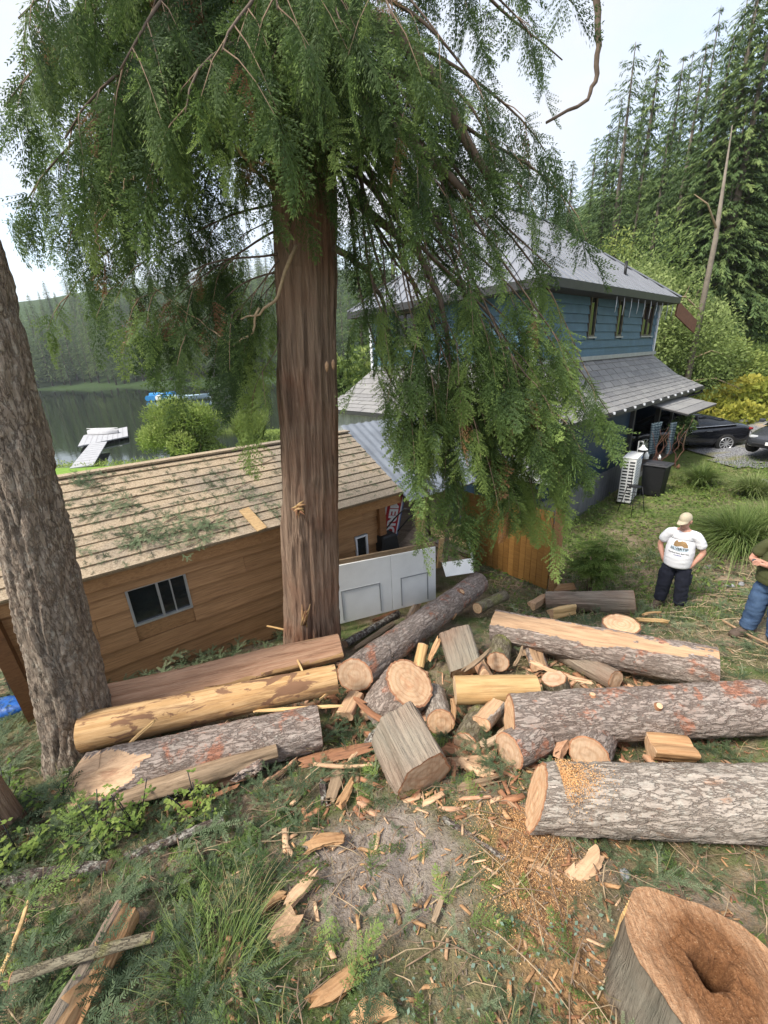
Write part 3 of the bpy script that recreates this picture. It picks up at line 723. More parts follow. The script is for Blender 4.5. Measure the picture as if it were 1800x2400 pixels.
# ------------------------------------------------------------ logs
def log(name, label, A, B, ra, rb, bark, end='end', seg=72, nl=None, amp=.010, flat=None, flat_m=None, slant=(0, 0), slantB=(0, 0), lump=.042, cat='log', group=None, up=(0, 0, 1), ends=(True, True), endsB=None, fur=(3.2, 11), seed=None, sweep=0, rim=True):
    rim = rim and bark.endswith(('bark', 'bark2', 'logbark'))
    A, B = Vector(A), Vector(B); Lg = (B - A).length; mid = (A + B) / 2
    Fm = frame(B - A, up); root = thing(name, label, cat, mid, Fm.to_quaternion(), group)
    nl = nl or max(12, int(Lg / .03)); seed = seed if seed is not None else random.randint(0, 9999)
    xs = np.linspace(-Lg / 2, Lg / 2, nl + 1); th = np.linspace(0, 2 * np.pi, seg, endpoint=False)
    X, T = np.meshgrid(xs, th, indexing='ij'); f = (X + Lg / 2) / Lg
    r0 = ra + (rb - ra) * f
    P = np.stack([X, np.cos(T) * r0, np.sin(T) * r0], -1)
    r = r0 * (1 + lump * fbm(P * 2.0 + seed, seed, 2) + .5 * lump * np.cos(2 * T + seed))
    isflat = np.zeros(r.shape, bool)
    if amp:
        Q = P * np.array([fur[0], fur[1], fur[1]]) + seed; Q = Q + .45 * np.stack([vn(Q * 1.3, seed), vn(Q * 1.3, seed + 1), vn(Q * 1.3, seed + 2)], -1)
        f1, f2, idv = voro(Q, seed)
        r = r + amp * (np.clip((f2 - f1) * 3.2, 0, 1) - .6) + amp * .7 * (idv - .5) + .3 * amp * fbm(P * 40, seed, 2)
    if flat:
        for fl in flat:
            ang, dd = fl[:2]
            c = np.cos(T - R_(ang)); lim = (dd + (fl[2] * f if len(fl) > 2 else 0) + .018 * fbm(P * np.array([2.5, 14, 14]) + seed, seed + 5, 3) + .03 * vn(P * np.array([1.6, 3, 3]) + seed, seed + 6)) / np.maximum(c, .05)
            hit = (c > .05) & (lim < r); r = np.where(hit, lim, r); isflat |= hit
    Y = np.cos(T) * r; Z = np.sin(T) * r
    Xs = X + np.where(f < .5, (slant[0] * Y + slant[1] * Z) * (1 - f) , 0) * (f < .12) + (slantB[0] * Y + slantB[1] * Z) * f * (f > .88)
    if sweep: Z = Z + sweep * (1 - (2 * f - 1) ** 2)
    V = np.stack([Xs, Y, Z], -1).reshape(-1, 3)
    J = np.arange((nl + 1) * seg).reshape(nl + 1, seg); J2 = np.roll(J, -1, 1)
    Fq = np.stack([J[:-1], J2[:-1], J2[1:], J[1:]], -1).reshape(-1, 4)
    fm = (isflat[:-1] & np.roll(isflat, -1, 1)[:-1] & isflat[1:]).astype(np.int32).ravel()
    mesh_np('bark' if flat_m is None or bark != flat_m else 'wood', V, Fq, [M[bark], M[flat_m or bark]], root, True, fm)
    for side, k in ((-1, 0), (1, nl)):
        if not ends[0 if side < 0 else 1]: continue
        ring = V[J[k]]; cen = ring.mean(0); vs = [cen]; rings = 6; rf = (.2, .4, .6, .8, .92, 1)
        for q in range(rings):
            for p in ring: vs.append(cen + (p - cen) * rf[q])
        vs = np.array(vs); inner = len(vs) - seg
        vs[:inner, 0] += .006 * fbm(vs[:inner] * 14 + seed, seed, 2) + side * .004
        vs[inner:, 0] += side * .001
        fs = []
        for j in range(seg): fs.append((0, 1 + j, 1 + (j + 1) % seg))
        for q in range(rings - 1):
            for j in range(seg):
                a = 1 + q * seg + j; b_ = 1 + q * seg + (j + 1) % seg
                fs.append((a, a + seg, b_ + seg, b_))
        me = bpy.data.meshes.new('cut_end'); fs = [tuple(reversed(x)) if side < 0 else x for x in fs]
        me.from_pydata([tuple(x) for x in vs], [], fs)
        me.polygons.foreach_set('material_index', [1 if (i >= len(fs) - seg and rim) else 0 for i in range(len(fs))])
        link('cut_end', me, [M[(end if side < 0 else (endsB or end))], M['inner']], root)
    return root
def knot(root, ang, x, r, R, mat='end'):
    """a sawn branch stub standing out of a log"""
    q = MB(); a = R_(ang); n = Vector((0, math.cos(a), math.sin(a))); c = Vector((x, 0, 0)) + n * R * .9
    q.lathe([(r * 1.6, 0), (r * 1.15, R * .16), (r, R * .22)], c, 14, 0, frame(n).to_3x3() @ Matrix(((0, 0, 1), (0, 1, 0), (-1, 0, 0))))
    o = q.build('branch_stub', M['inner'], root)
    q = MB(); q.lathe([(r * .98, 0), (r * .6, .003), (.001, .004)], c + n * R * .221, 14, 0, frame(n).to_3x3() @ Matrix(((0, 0, 1), (0, 1, 0), (-1, 0, 0))))
    q.build('stub_face', M[mat], root)

G1 = None
big = []
# near right fir log, its sawn end towards the clearing
lg = log('fir_log', 'largest pale grey log nearest the camera at right, sawdust on its notched end', D(1158, 1720, .25), D(1790, 1738, .26), .238, .25, 'fir_bark2', 'end', 120, 90, .014, slant=(.25, .32), seed=21)
NEAR = lg
knot(lg, 130, .55, .03, .24); knot(lg, 70, 1.3, .03, .245)
lg = log('fir_log', 'long red scarred grey log lying just behind the largest log', D(1100, 1556, .32), D(1652, 1527, .32), .232, .24, 'fir_bark', 'end', 110, 90, .013, slant=(.12, .1), seed=5)
knot(lg, 120, .1, .028, .225); knot(lg, 85, -.45, .026, .225)
lg = log('fir_log', 'upper right log with a long stripped pale face on its top', D(1068, 1352, .40), D(1548, 1446, .35), .232, .25, 'fir_bark', 'end_pale', 110, 100, .013, flat=[(102, .165, .065)], flat_m='splitpale', seed=8, lump=.06)
lg = log('fir_log', 'diagonal mossy grey log leaning up towards the white panel', D(766, 1458, .31), D(1032, 1260, .43), .207, .218, 'fir_bark', 'end2', 100, 100, .012, slant=(-.35, .15), seed=13)
knot(lg, 120, .92, .05, .205); knot(lg, 200, .45, .06, .205)
lg = log('fir_log', 'grey log with broad axed pale face at the bottom of the left stack', D(140, 1700, .20), D(690, 1570, .24), .235, .21, 'fir_bark', 'end_pale', 100, 110, .012, slant=(.5, .3), seed=31, flat=[(122, .03, .60)], flat_m='splitpale')
lg = log('peeled_log', 'yellow peeled log in the middle of the left stack', D(178, 1582, .44), D(726, 1466, .52), .175, .15, 'peeled', 'end_pale', 60, 100, .004, seed=41, lump=.05)
lg = log('split_log', 'split half log on top of the left stack with reddish flat side up', D(208, 1516, .54), D(735, 1394, .62), .20, .17, 'peeled', 'end_pale', 60, 100, .006, flat=[(118, .06), (60, .13)], flat_m='splitred', seed=43, lump=.05)
lg = log('split_rail', 'weathered split rail lying in front of the left stack', D(252, 1730, .20), D(598, 1622, .24), .10, .10, 'greysplit', 'end2', 40, 60, .006, seed=47, lump=.12, flat=[(60, .06), (150, .07), (250, .06)], flat_m='greysplit')
# the heap in the middle
lg = log('log_round', 'upright log round with a bright round sawn face in the heap centre', D(838, 1530, .10), D(884, 1474, .52), .30, .285, 'fir_bark', 'end', 90, 24, .014, seed=51, fur=(5, 11))
lg = log('cedar_round', 'square looking cedar bark block with hollow dark lower end in the heap', D(856, 1558, .48), D(916, 1672, .26), .305, .31, 'cedar_logbark', 'end2', 90, 30, .012, flat=[(100, .19), (165, .20), (20, .21)], flat_m='cedar_logbark', seed=53, fur=(1.2, 20))
lg = log('peeled_round', 'short yellow peeled log with knots in the heap', D(983, 1491, .32), D(1160, 1487, .32), .15, .145, 'peeled_y', 'end_pale', 60, 40, .002, seed=57)
knot(lg, 50, .12, .022, .12, 'peeled_y'); knot(lg, 110, -.1, .02, .12, 'peeled_y')
lg = log('cedar_slab', 'grey bark block standing on end below the diagonal log', D(1008, 1450, .12), D(982, 1366, .46), .22, .225, 'cedar_logbark', 'end2', 60, 24, .008, flat=[(75, .12), (-105, .12)], flat_m='cedar_logbark', seed=59, fur=(1.5, 18))
lg = log('mossy_log', 'short mossy log with sawn face under the long stripped log', D(1076, 1430, .22), D(1088, 1365, .28), .145, .15, 'moss_bark', 'end2', 60, 24, .008, seed=61)
lg = log('mossy_log', 'small mossy branch log with pale ringed end beside the diagonal log tip', D(1031, 1314, .32), D(1090, 1286, .34), .095, .10, 'moss_bark', 'end_pale', 50, 20, .006, seed=63)
lg = log('cedar_log', 'grey ridged cedar log at the back of the right heap', D(1180, 1298, .20), D(1370, 1302, .24), .17, .215, 'cedar_logbark', 'end2', 72, 40, .012, seed=65, fur=(1.2, 18))
lg = log('log_round', 'flat lying round with its sawn face up behind the stripped log', D(1338, 1375, .12), D(1342, 1348, .34), .25, .25, 'fir_bark', 'end', 72, 12, .010, seed=67)
lg = log('log_round', 'mossy upright round with a pale face under the stripped log', D(1208, 1505, .06), D(1196, 1465, .30), .15, .145, 'moss_bark', 'end2', 60, 16, .010, seed=69)
lg = log('log_round', 'small round with a brown sawn face under the red scarred log', D(1100, 1622, .2), D(1165, 1590, .2), .17, .18, 'fir_bark', 'end2', 60, 14, .008, seed=71)
lg = log('log_round', 'round end wedged in the gap between the two long right logs', D(1272, 1632, .16), D(1290, 1590, .16), .17, .17, 'fir_bark', 'end2', 60, 14, .008, seed=73)
lg = log('split_wedge', 'orange split wedge in the gap under the red scarred log', D(1408, 1622, .18), D(1500, 1630, .18), .17, .165, 'splintor', 'end', 40, 14, .004, flat=[(80, .06), (200, .05)], flat_m='splintor', seed=75)
lg = log('split_wedge', 'pale split wedge right of the mossy branch log', D(1150, 1308, .22), D(1178, 1290, .24), .10, .09, 'splitpale', 'end', 36, 12, .004, flat=[(70, .05), (190, .05), (310, .06)], flat_m='splitpale', seed=77)
lg = log('split_wedge', 'yellow split wedge between the stripped log and the cedar log', D(1190, 1325, .22), D(1238, 1314, .24), .11, .11, 'peeled_y', 'end', 36, 12, .004, flat=[(60, .06), (170, .06), (290, .06)], flat_m='peeled_y', seed=79)
lg = log('split_log', 'dark split log lying under the stripped log', D(1195, 1400, .12), D(1330, 1470, .14), .12, .12, 'cedar_logbark', 'end2', 50, 30, .008, seed=81, fur=(1.2, 18))
lg = log('split_wedge', 'yellow wedge standing behind the bright round', D(905, 1440, .10), D(915, 1392, .34), .085, .08, 'peeled_y', 'end_pale', 36, 12, .004, flat=[(70, .05), (190, .05)], flat_m='splintor', seed=83)
lg = log('fir_log', 'log partly buried below the short yellow peeled log', D(1006, 1612, .05), D(1040, 1545, .06), .14, .14, 'moss_bark', 'end2', 60, 30, .010, seed=85)
lg = log('fir_log', 'dark thin log lying behind the diagonal log near the cedar base', D(745, 1392, .10), D(860, 1325, .10), .06, .055, 'dark_bark', 'end2', 40, 30, .008, seed=87)
lg = log('log_round', 'short round sticking out between the bright round and yellow peeled log', D(935, 1500, .18), D(952, 1560, .2), .14, .14, 'fir_bark2', 'end', 50, 16, .008, seed=89)
for lb, a, b_, r_, bk, en in (
 ('short split round wedged between yellow peeled log and stripped log', D(1035, 1420, .18), D(1055, 1462, .22), .12, 'splitred', 'end'),
 ('reddish split block right under the middle of the stripped log', D(1135, 1405, .16), D(1185, 1380, .2), .14, 'splitred', 'end2'),
 ('grey bark round behind the yellow peeled log right end', D(1165, 1440, .14), D(1150, 1390, .2), .12, 'fir_bark', 'end'),
 ('tan split block under the right part of the stripped log', D(1290, 1440, .14), D(1350, 1425, .2), .13, 'splitpale', 'end_pale'),
 ('split round lying against the upper side of the diagonal log', D(885, 1345, .12), D(905, 1300, .2), .10, 'cedar_logbark', 'end2'),
 ('small round in front of the mossy log', D(1040, 1560, .22), D(1075, 1520, .26), .11, 'fir_bark2', 'end'),
 ('brown split block left of the bright round under the diagonal log', D(790, 1545, .14), D(815, 1500, .24), .11, 'splitred', 'end2'),
 ('pale split block behind the cedar log at the back of the heap', D(1195, 1272, .12), D(1240, 1268, .14), .10, 'splitpale', 'end_pale'),
 ('reddish split chunk at the right end of the left stack', D(745, 1545, .18), D(770, 1500, .26), .10, 'splitred', 'end')):
    log('split_round', lb, a, b_, r_, r_ * .95, bk, en, 40, 14, .006, flat=[(random.uniform(40, 140), r_ * .45), (random.uniform(200, 300), r_ * .6)], flat_m='splitpale' if bk != 'splitpale' else 'splintor')
# loose branches in the left foreground
lg = log('lichen_branch', 'thick dark branch crusted with pale lichen in the left foreground', D(-40, 1905, .05), D(236, 1872, .08), .05, .042, 'dark_bark', 'end2', 44, 60, .008, seed=91, lump=.12)
lg = log('broken_branch', 'broken branch with orange torn tip above the lichen branch', D(268, 1858, .05), D(484, 1768, .09), .032, .026, 'dark_bark', 'splintor', 36, 50, .005, seed=93, lump=.15)
lg = log('branch', 'smooth grey brown branch crossing the split slab in the left foreground', D(28, 2112, .26), D(328, 2024, .24), .028, .026, 'moss_bark', 'end2', 36, 50, .002, seed=95, lump=.12, sweep=.012)
lg = log('split_slab', 'long split bark slab with orange heartwood in the bottom left corner', D(120, 2300, .10), D(285, 1968, .12), .155, .11, 'cedar_logbark', 'splintor', 80, 80, .008, flat=[(140, .03), (195, .05)], flat_m='splintor', seed=97, fur=(1.2, 16), lump=.1)
lg = log('lichen_stick', 'lichen covered stick lying across the sawdust left of the big stump', D(958, 1768, .03), D(1090, 1858, .03), .024, .02, 'dark_bark', 'splitpale', 30, 40, .004, seed=99, lump=.2)
lg = log('branch', 'short pale branch on the ground in front of the cedar block', D(875, 1755, .02), D(945, 1748, .03), .016, .014, 'moss_bark', 'end2', 24, 20, .002, seed=101)
lg = log('split_wedge', 'pale split wood sticking out left of the bottom stack log', D(40, 1768, .05), D(120, 1705, .08), .07, .08, 'splitpale', 'end_pale', 36, 20, .005, flat=[(80, .04)], flat_m='splitpale', seed=103)

# sawdust heaped on the near log end
def sawdust_pile(name, label, pts, per, spread, size, mat):
    V = []; Fq = []
    for p in pts:
        for k in range(per):
            c = np.array(p) + np.array([rng.normal(0, spread), rng.normal(0, spread), 0])
            c[2] = Gn(c[0], c[1]) + abs(rng.normal(0, .012))
            a = rng.normal(size=3); a /= np.linalg.norm(a); b_ = np.cross(a, rng.normal(size=3)); b_ /= np.linalg.norm(b_)
            s = size * rng.uniform(.5, 1.6); i = len(V)
            V += [c - a * s, c + b_ * s * .45, c + a * s, c - b_ * s * .45]; Fq.append((i, i + 1, i + 2, i + 3))
    o = mesh_np(name, V, Fq, mat); o['kind'] = 'stuff'; return o
t = NT('sawdust'); oi = t.coord('Object', rnd=False); M['sawdust'] = t.out(t.ramp(t.noise(oi, 90, 2), [(.3, (.46, .22, .08)), (.7, (.72, .47, .24))]), .95, 0, .1)
sp = [D(*p) for p in ((1120, 1780), (1140, 1800), (1165, 1790), (1150, 1800), (1130, 1790), (1130, 1850), (1150, 1880), (1180, 1840), (1120, 1900), (1100, 1940), (1190, 1960), (1240, 1900), (1080, 1990), (1140, 2000), (1060, 1870), (1230, 1820), (1200, 1785), (1010, 1760), (1060, 1790))]
sawdust_pile('sawdust', '', sp, 620, .085, .0045, M['sawdust'])
# sawdust on the log top: grains resting on the bark
V = []; Fq = []; Mx = NEAR.matrix_world
Lq = (D(1790, 1738, .26) - D(1158, 1720, .25)).length
Rot = NEAR.rotation_quaternion.to_matrix()
for k in range(6000):
    x = -Lq / 2 + .16 + abs(rng.normal(0, .15)); an = R_(95 + rng.normal(0, 20)); r = .248
    if rng.random() < (x + Lq / 2) / .75: continue
    c = np.array(Rot @ Vector((x, math.cos(an) * r, math.sin(an) * r)) + NEAR.location)
    a = rng.normal(size=3); a /= np.linalg.norm(a); b_ = np.cross(a, rng.normal(size=3)); b_ /= np.linalg.norm(b_); s = .0048 * rng.uniform(.5, 1.5); i = len(V)
    V += [c - a * s, c + b_ * s * .5, c + a * s, c - b_ * s * .5]; Fq.append((i, i + 1, i + 2, i + 3))
o = mesh_np('sawdust_heap', V, Fq, M['sawdust']); o['kind'] = 'stuff'

# ------------------------------------------------------------ big stump bottom right
def stump(label, c, rad, h, prof):
    zg = Gn(c.x, c.y); root = thing('tree_stump', label, 'stump', (c.x, c.y, zg))
    seg = 140; nz = 30; th = np.linspace(0, 2 * np.pi, seg, endpoint=False)
    base = np.array([rad * prof(a) for a in th]); V = []
    for k in range(nz + 1):
        f = k / nz; fl = 1 + .16 * (1 - f) ** 2.2; z = -.25 + (h + .25) * f
        P = np.stack([np.cos(th) * base, np.sin(th) * base, np.full(seg, z)], -1)
        rr_ = base * fl + .018 * fbm(P * np.array([16, 16, 3.]), 3, 3) * (1 if k < nz else .5)
        hz = z + (f ** 6) * (.05 * np.cos(th - 2.1))
        V.append(np.stack([np.cos(th) * rr_, np.sin(th) * rr_, hz], -1))
    V = np.array(V); J = np.arange((nz + 1) * seg).reshape(nz + 1, seg); J2 = np.roll(J, -1, 1)
    Fq = np.stack([J[:-1], J2[:-1], J2[1:], J[1:]], -1).reshape(-1, 4)
    mesh_np('bark', V.reshape(-1, 3), Fq, M['stump_bark'], root, True)
    top = V[-1]; nr = 44; W = []
    ho = np.array([.0, .02])
    for q in range(nr + 1):
        f = q / nr
        xy = ho + (top[:, :2] - ho) * f
        P = np.stack([xy[:, 0], xy[:, 1], 0 * xy[:, 0]], -1)
        rr_ = np.hypot(*(xy - ho).T) / rad
        z = top[:, 2] * f + (h) * (1 - f) + (.010 * fbm(P * 25, 7, 3) + .022 * fbm(P * 9, 17, 3) * (rr_ < .75) * (1 - (rr_ / .75) ** 4) - .012 * np.exp(-((xy[:, 0] * .8 + xy[:, 1] * .6 + .02 * vn(P * 14, 5)) / .006) ** 2) * (rr_ > .3)) * (1 - f ** 12)
        dish = .02 * np.exp(-(rr_ / .55) ** 2)
        hole = .30 * (1 - sstep(.07, .23, rr_ + .09 * vn(P * 10, 2) + .05 * vn(P * 27, 3)))
        W.append(np.stack([xy[:, 0], xy[:, 1], z - dish * (1 - f) - hole + .003 * (f == 1)], -1))
    W = np.array(W); J = np.arange((nr + 1) * seg).reshape(nr + 1, seg); J2 = np.roll(J, -1, 1)
    Fq = np.stack([J[:-1], J[1:], J2[1:], J2[:-1]], -1).reshape(-1, 4)
    mesh_np('cut_face', W.reshape(-1, 3), Fq, M['stump_face'], root, True)
    return root
M['stump_bark'] = fibre('stump_bark', (.10, .075, .055), (.19, .155, .12), (.27, .23, .18), (.20, .10, .055), 2, (.20, .19, .15))
t = NT('stump_cut_face'); v = t.coord('Object', rnd=False); x = t.sep(v)
r = t.math('SQRT', t.math('ADD', t.math('MULTIPLY', x[0], x[0]), t.math('MULTIPLY', x[1], x[1])))
r = t.math('ADD', r, t.math('MULTIPLY', t.math('SUBTRACT', t.noise(v, 4, 5, .7), .5), .34))
gr = t.noise(v, 90, 4, .75)
fresh = t.ramp(gr, [(.3, (.42, .22, .11)), (.7, (.60, .385, .235))]); rot_ = t.ramp(gr, [(.3, (.12, .05, .02)), (.55, (.25, .115, .05)), (.72, (.40, .215, .105))])
c = t.mix(t.ramp(r, [(.16, 1), (.28, 0)]), fresh, rot_)
c = t.mix(t.ramp(t.noise(v, 130, 2), [(.66, 0), (.70, .6)]), c, (.66, .46, .28))
km = t.noise(t.coord('Object', scale=(60, 4, 4), rnd=False), 1.0, 4, .6); c = t.mix(t.ramp(km, [(.3, .5), (.55, 0)]), c, (.16, .07, .03))
rg = t.math('SINE', t.math('MULTIPLY', r, 160)); c = t.mix(t.ramp(rg, [(.0, 0), (1, .35)]), c, (.30, .14, .065))
gr = t.math('ADD', gr, km)
t.bump(gr, 1, .02); M['stump_face'] = t.out(c, .92, 0, .15)
sc_ = at(1668, 2292, .42)
STUMP = sc_
stump('wide sawn stump with a rotten brown hollow centre in the bottom right corner', sc_, .30, .45, lambda a: 1 + .10 * math.cos(2 * a + .6) + .10 * max(0, math.cos(a - 2.3)) ** 6 + .06 * math.sin(3 * a + 1) + .02 * math.sin(7 * a))

# ------------------------------------------------------------ trunks
def trunk_mesh(name, pts, rads, mat, parent, seg=110, step=.05, flute=0, fine=.012, fur=None, seed=3, smooth=True, flare=0):
    pts = [Vector(p) for p in pts]; loc = parent.location
    d = [0]
    for a, b_ in zip(pts, pts[1:]): d.append(d[-1] + (b_ - a).length)
    n = int(d[-1] / step); ts = np.linspace(0, d[-1], n + 1); th = np.linspace(0, 2 * np.pi, seg, endpoint=False)
    cx = [np.interp(ts, d, [p[i] for p in pts]) for i in range(3)]; rr_ = np.interp(ts, d, rads)
    Tt, A = np.meshgrid(ts, th, indexing='ij'); r0 = rr_[:, None] * np.ones_like(A)
    P = np.stack([np.cos(A) * r0, np.sin(A) * r0, Tt], -1)
    r = r0 * (1 + .03 * fbm(P * np.array([1.5, 1.5, .5]) + seed, seed, 2))
    if flare: r = r * (1 + flare * np.exp(-Tt / .35) * (1 + .5 * np.cos(5 * A + seed)))
    if flute:
        Q = np.stack([np.cos(A) * 5.5, np.sin(A) * 5.5, Tt * .25], -1); r = r + flute * fbm(Q + .25 * np.stack([vn(P * 1.5, 4), vn(P * 1.5, 5), vn(P, 6)], -1), seed, 2)
        Q = np.stack([np.cos(A) * 22 * r0 / .45, np.sin(A) * 22 * r0 / .45, Tt * .9], -1); r = r + fine * (1 - 2 * np.abs(vn(Q + .6 * np.stack([vn(P * 3, 7), vn(P * 3, 8), 0 * A], -1), seed + 4)))
    if fur:
        Q = P * np.array([fur[1], fur[1], fur[0]]) + seed; Q = Q + .5 * np.stack([vn(Q * 1.3, seed), vn(Q * 1.3, seed + 1), vn(Q * 1.3, seed + 2)], -1)
        f1, f2, idv = voro(Q, seed); r = r + fine * (np.clip((f2 - f1) * 3, 0, 1) - .5) + fine * (idv - .5) + .4 * fine * fbm(P * 35, seed, 2)
    V = np.stack([cx[0][:, None] + np.cos(A) * r - loc.x, cx[1][:, None] + np.sin(A) * r - loc.y, cx[2][:, None] + 0 * A - loc.z], -1)
    J = np.arange((n + 1) * seg).reshape(n + 1, seg); J2 = np.roll(J, -1, 1)
    Fq = np.stack([J[:-1], J2[:-1], J2[1:], J[1:]], -1).reshape(-1, 4)
    return mesh_np(name, V.reshape(-1, 3), Fq, M[mat], parent, smooth)
CB = atY(727, 1500, 5.1); CB.z = Gn(CB.x, CB.y) - .1
CT = atY(712, 430, 5.15)
cedar = thing('red_cedar', 'huge red cedar with fibrous reddish trunk and drooping sprays in the picture centre', 'tree', tuple(CB))
cdir = (CT - CB); CTOP = CB + cdir * 3.0
trunk_mesh('trunk', [CB, CB.lerp(CT, .15), CT, CTOP], [.40, .355, .30, .13], 'cedar_bark', cedar, 190, .04, .05, .022, None, 5, True, .18)
def cedar_at(z):
    return CB + cdir * ((z - CB.z) / cdir.z)
FB = atY(188, 1740, 3.3); FB.z = Gn(FB.x, FB.y) - .15
FT = atY(-100, 500, 3.3)
fir = thing('douglas_fir', 'leaning grey brown fir trunk with cable on its left side at the left edge', 'tree', tuple(FB))
trunk_mesh('trunk', [FB, FB.lerp(FT, .1), FT, FB + (FT - FB) * 2.2], [.37, .295, .19, .12], 'fir_stand', fir, 150, .035, 0, .024, (1.6, 9.), 17, True, .12)
q = MB(); cab = []
for k in range(9):
    f = k / 8; yy = 1000 + f * 640; xx = -8 + (yy - 1000) * .118 + (1.5 if k % 2 else 0)
    cab.append(atY(xx + 6, yy, 3.12) - FB)
q.tube(cab, .008, 6); q.build('cable', M['black'], fir)
EB = at(-12, 1962); EB.z -= .1
edge = thing('cut_off_tree', 'dark trunk base cut off by the left picture edge below the fir', 'tree', tuple(EB))
trunk_mesh('trunk', [EB, EB + Vector((-.05, 0, 2.2))], [.19, .14], 'cedar_bark', edge, 60, .05, .01, .008, None, 9, True, .2)
# ------------------------------------------------------------ foliage
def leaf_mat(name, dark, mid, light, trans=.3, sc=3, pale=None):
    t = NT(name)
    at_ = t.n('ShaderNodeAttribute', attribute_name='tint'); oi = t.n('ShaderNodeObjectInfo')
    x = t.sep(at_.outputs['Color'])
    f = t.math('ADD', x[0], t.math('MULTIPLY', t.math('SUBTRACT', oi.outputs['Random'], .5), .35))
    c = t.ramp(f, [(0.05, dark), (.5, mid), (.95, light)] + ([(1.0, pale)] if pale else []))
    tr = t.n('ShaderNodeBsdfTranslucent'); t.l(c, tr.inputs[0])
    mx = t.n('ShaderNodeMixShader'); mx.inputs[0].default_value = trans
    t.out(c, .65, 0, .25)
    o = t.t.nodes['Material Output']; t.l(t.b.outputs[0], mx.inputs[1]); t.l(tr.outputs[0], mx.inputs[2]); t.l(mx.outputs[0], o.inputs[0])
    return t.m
M['cedar_leaf'] = leaf_mat('cedar_leaf', (.032, .060, .022), (.092, .150, .042), (.23, .32, .085), .40)
M['conifer_leaf'] = leaf_mat('conifer_leaf', (.045, .078, .028), (.095, .15, .05), (.20, .26, .085), .32)
M['fir_leaf'] = leaf_mat('fir_needle', (.038, .062, .03), (.095, .135, .065), (.22, .26, .15), .25)
M['broad_leaf'] = leaf_mat('broad_leaf', (.07, .11, .03), (.14, .20, .05), (.28, .33, .09), .38)
M['yellow_leaf'] = leaf_mat('yellowing_leaf', (.12, .16, .03), (.27, .30, .05), (.46, .42, .08), .4)
M['willow_leaf'] = leaf_mat('willow_leaf', (.13, .19, .045), (.23, .30, .07), (.36, .42, .13), .4)
M['lime_leaf'] = leaf_mat('lime_leaf', (.13, .19, .05), (.22, .29, .09), (.36, .42, .17), .4)
M['conifer_trunk'] = plain('conifer_trunk_bark', (.115, .095, .078), .95, 0, .35, 3)
M['grass'] = leaf_mat('grass_blade', (.075, .12, .03), (.15, .215, .055), (.32, .36, .15), .38)
M['weed'] = leaf_mat('weed_leaf', (.06, .105, .022), (.13, .20, .04), (.26, .33, .08), .38)
M['salal'] = leaf_mat('pale_blue_leaf', (.12, .19, .13), (.22, .31, .24), (.36, .44, .38), .3)
M['drygrass'] = leaf_mat('dry_grass', (.20, .17, .07), (.33, .28, .13), (.46, .40, .22), .3)

def kite(c, a, w, n, l):
    """kite leaf from c along a (len l), half width w along side = n x a"""
    s = np.cross(n, a); s /= (np.linalg.norm(s) + 1e-9)
    return [c, c + a * l * .45 + s * w, c + a * l, c + a * l * .45 - s * w]
def spray_variant(seed, L=1.0, pin=10, sub=5):
    r = np.random.default_rng(seed); V = []; Tn = []
    up = np.array([0, 0, 1.]); wv = r.uniform(-.12, .12)
    def axis(x): return np.array([x, wv * math.sin(x * 4 + seed), -.30 * x ** 1.8])
    for k in range(pin):
        f = .06 + .90 * k / (pin - 1); c = axis(f * L)
        for sgn in (-1, 1):
            ang = R_(56 - 30 * f + r.uniform(-10, 10)); ll = L * (.50 * (1 - f) ** .7 + .06) * r.uniform(.7, 1.15) * (1 if f > .15 else .75)
            d = np.array([math.cos(ang), sgn * math.sin(ang), -.35 + r.uniform(-.18, .08)]); d /= np.linalg.norm(d)
            ns = max(2, int(round(sub * ll / (L * .36) + 1)))
            V += kite(c, d, .006 * L, up, ll * .9); Tn += [.25] * 4
            for j in range(ns):
                g = (j + .5) / ns; q = c + d * ll * g + np.array([0, 0, -.25 * ll * g * g])
                for s2 in (-1, 1):
                    a2 = d * .86 + np.array([-d[1], d[0], 0]) * s2 * .52; a2[2] -= .15; a2 /= np.linalg.norm(a2)
                    kl = (.080 * (1 - .4 * g) + .010) * r.uniform(.75, 1.25) * L
                    V += kite(q, a2, kl * .17, up + r.normal(0, .35, 3), kl); Tn += [g * .4 + f * .3] * 4
            q = c + d * ll * .86; V += kite(q, d, .011 * L, up, .09 * L); Tn += [.8] * 4
        V += kite(c, (axis((f + .09) * L) - c), .007 * L, up, 1.35); Tn += [.2] * 4
    return np.array(V), np.array(Tn)
SPR = [spray_variant(s) for s in range(5)]
def merge_sprays(name, items, variants, mat, parent=None, tscale=.6):
    """items: (pos, R, scale, variant, tint)"""
    Vs = []; Cs = []
    for (p, Rm, s, v, tn) in items:
        V, T0_ = variants[v]; Vs.append(V @ Rm.T * s + p); Cs.append(np.clip(tn + (T0_ - .3) * tscale, 0, 1))
    V = np.concatenate(Vs); Cc = np.concatenate(Cs)
    if parent is not None: V = V - np.array(parent.location)
    return mesh_np(name, V, np.arange(len(V)).reshape(-1, 4), mat, parent, False, None, np.repeat(Cc[:, None], 3, 1))
def rot_from(x, zhint):
    x = x / (np.linalg.norm(x) + 1e-9); y = np.cross(zhint, x); y /= (np.linalg.norm(y) + 1e-9); z = np.cross(x, y)
    return np.stack([x, y, z], 1)

